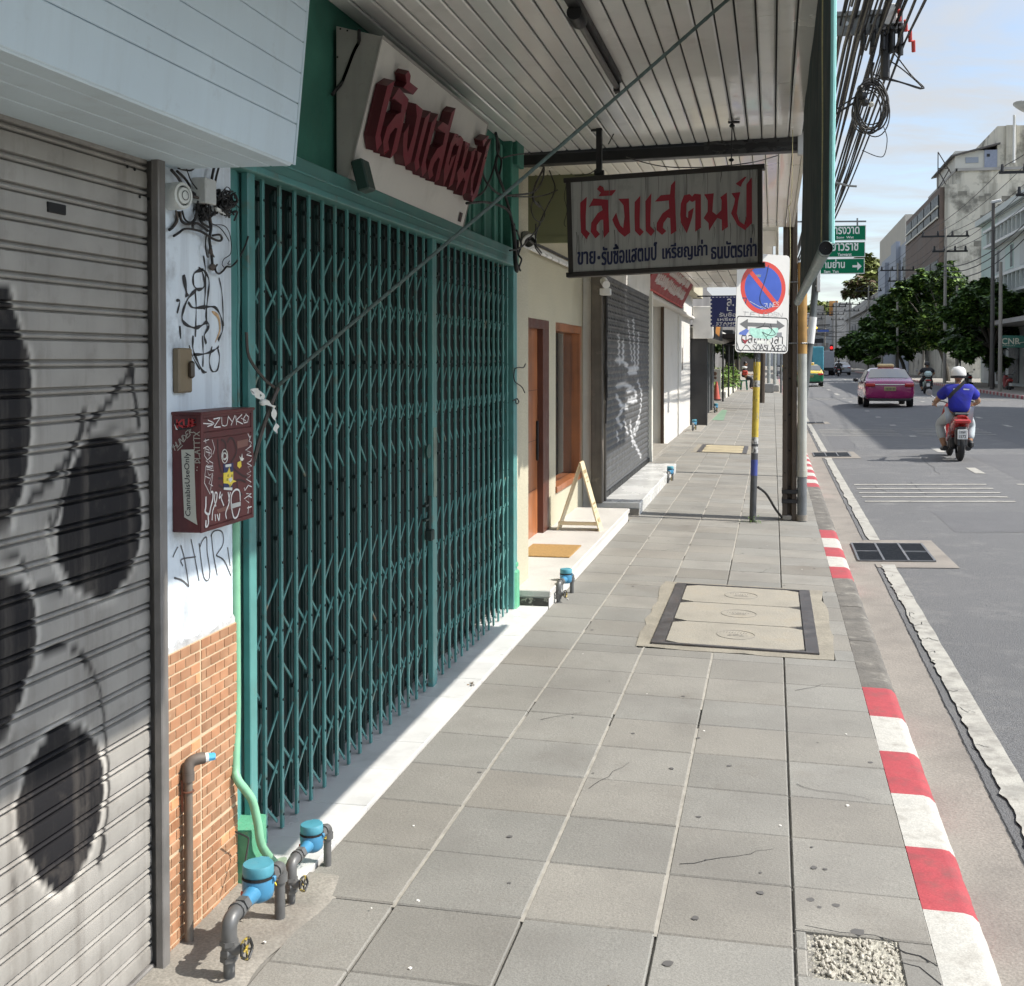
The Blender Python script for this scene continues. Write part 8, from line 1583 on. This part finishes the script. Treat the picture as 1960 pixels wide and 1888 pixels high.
t = thing('green_stool', 'green plastic stool under the seated person on the far pavement', 'stool', (px_, py_, zg)); m_gst = M('green plastic', (.02, .16, .10), .5)
b = MB(); b.box(px_ - .19, px_ + .17, py_ - .17, py_ + .17, zg + .46, zg + .52, .015); obj('seat', b, m_gst, t)
for sx_ in (-1, 1):
    for sy_ in (-1, 1): b = MB(); b.bar((px_ + sx_ * .13, py_ + sy_ * .13, zg + .47), (px_ + sx_ * .17, py_ + sy_ * .17, zg), .07, .05); obj('leg', b, m_gst, t)
# ---- things at the far end of the near pavement
cx_, cy_ = -2.2, 47.2; t = thing('traffic_cone', 'faded red traffic cone on the pavement by the planter', 'traffic cone', (cx_, cy_, .055)); b = MB(); b.lathe([(.15, .04), (.11, .25), (.06, .62), (.035, .74), (.001, .745)], (cx_, cy_, .055), (0, 0, 1), 18); obj('cone', b, M('faded cone red', (.48, .10, .07), .6, v=.12), t, True); b = MB(); b.box(cx_ - .2, cx_ + .2, cy_ - .2, cy_ + .2, .05, .10, .02); obj('base', b, m_trim, t)
t = thing('white_board_post', 'pale upright board with two brown marks behind the traffic cone', 'board', (-2.55, 50, 0)); b = MB(); b.box(-2.68, -2.15, 50, 50.12, .05, 1.28, .01); obj('board', b, m_crm2, t); b = MB(); b.ball((-2.4, 49.99, 1.08), .085, None, (1, .1, 1), 10); b.ball((-2.38, 49.99, .9), .055, None, (1, .1, 1), 10); obj('marks', b, M('brown mark', (.15, .08, .05), .7), t)
for k, (x, y, h_, l) in enumerate(((-2.75, 46.5, .9, 'low leafy green shrub left of the traffic cone'), (-2.35, 54, 1.25, 'bright leafy shrub behind the pale board'), (-2.15, 58.5, 1.3, 'bright leafy shrub beside the seated person'), (-2.05, 63, 1.35, 'farthest bright shrub behind the seated person'))):
    t = thing('shrub', l, 'shrub', (x, y, 0), 'shrubs along the far planter'); rr = random.Random(k); b = MB()
    for q in range(6): leafy(b, (x + rr.uniform(-.3, .3), y + rr.uniform(-1.5, 1.5), h_ * rr.uniform(.4, .85)), .38, 110, rr, (.16, .07), 1.0, 0)
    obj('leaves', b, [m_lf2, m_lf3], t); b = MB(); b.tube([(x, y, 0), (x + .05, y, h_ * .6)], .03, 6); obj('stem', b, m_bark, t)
b = MB(); b.box(-2.9, -1.95, 50.5, 66, -.1, .32, .02); tag(obj('planter', b, m_crm2), 'long pale planter wall under the bright shrubs', 'planter')
t = thing('stall_frame', 'dark scaffold frame of a street stall behind the shrubs', 'stall', (-2.2, 56, 0)); b = MB()
for x in (-3.2, -1.9):
    for y in (46, 52, 58, 66): b.tube([(x, y, 0), (x, y, 2.7)], .04, 6)
b.box(-3.4, -1.5, 45, 67, 2.65, 2.8)
obj('posts', b, m_trim, t); b = MB(); b.box(-3.5, -3.3, 44, 67, .3, 2.7); b.box(-2.6, -2.2, 66, 67, .9, 2.7); obj('back_cloth', b, M('dark cloth', (.02, .022, .02), .9, v=.6, sc=2), t)
t = tree('dark leafy tree shading the far pavement over the seated person', (-2.2, 75, 0), [(1390, 650, 14), (1410, 660, 14), (1372, 662, 12), (1428, 668, 12), (1445, 675, 9), (1400, 680, 9), (1440, 655, 10)], 72, 300, 9, (.3, .12), [m_lf1, m_lf4], 'trees beyond the stamp sign')
upole(-.395, 45.8, 8.5, 'second utility pole on the near pavement leaning slightly right', ((5.2, -.2, 1.3),), .085, m_pole, 'utility poles on the near pavement').rotation_euler.y = R(.9)
upole(-.22, 69, 7.5, 'pale steel pole farther along the near pavement', (), .09, M('pale steel pole', (.36, .39, .38), .5, .2), 'utility poles on the near pavement'); upole(.12, 70.5, 7.5, 'second pale steel pole beside the first on the near pavement', (), .09, MATS['pale steel pole'], 'utility poles on the near pavement')
b = MB(); b.box(-.55, .05, 60, 60.9, 0, .45, .03); b.box(-.1, .35, 62.5, 63, 0, .35, .03); tag(obj('concrete_block', b, m_greyw), 'low grey concrete blocks at the foot of the pale poles', 'block')
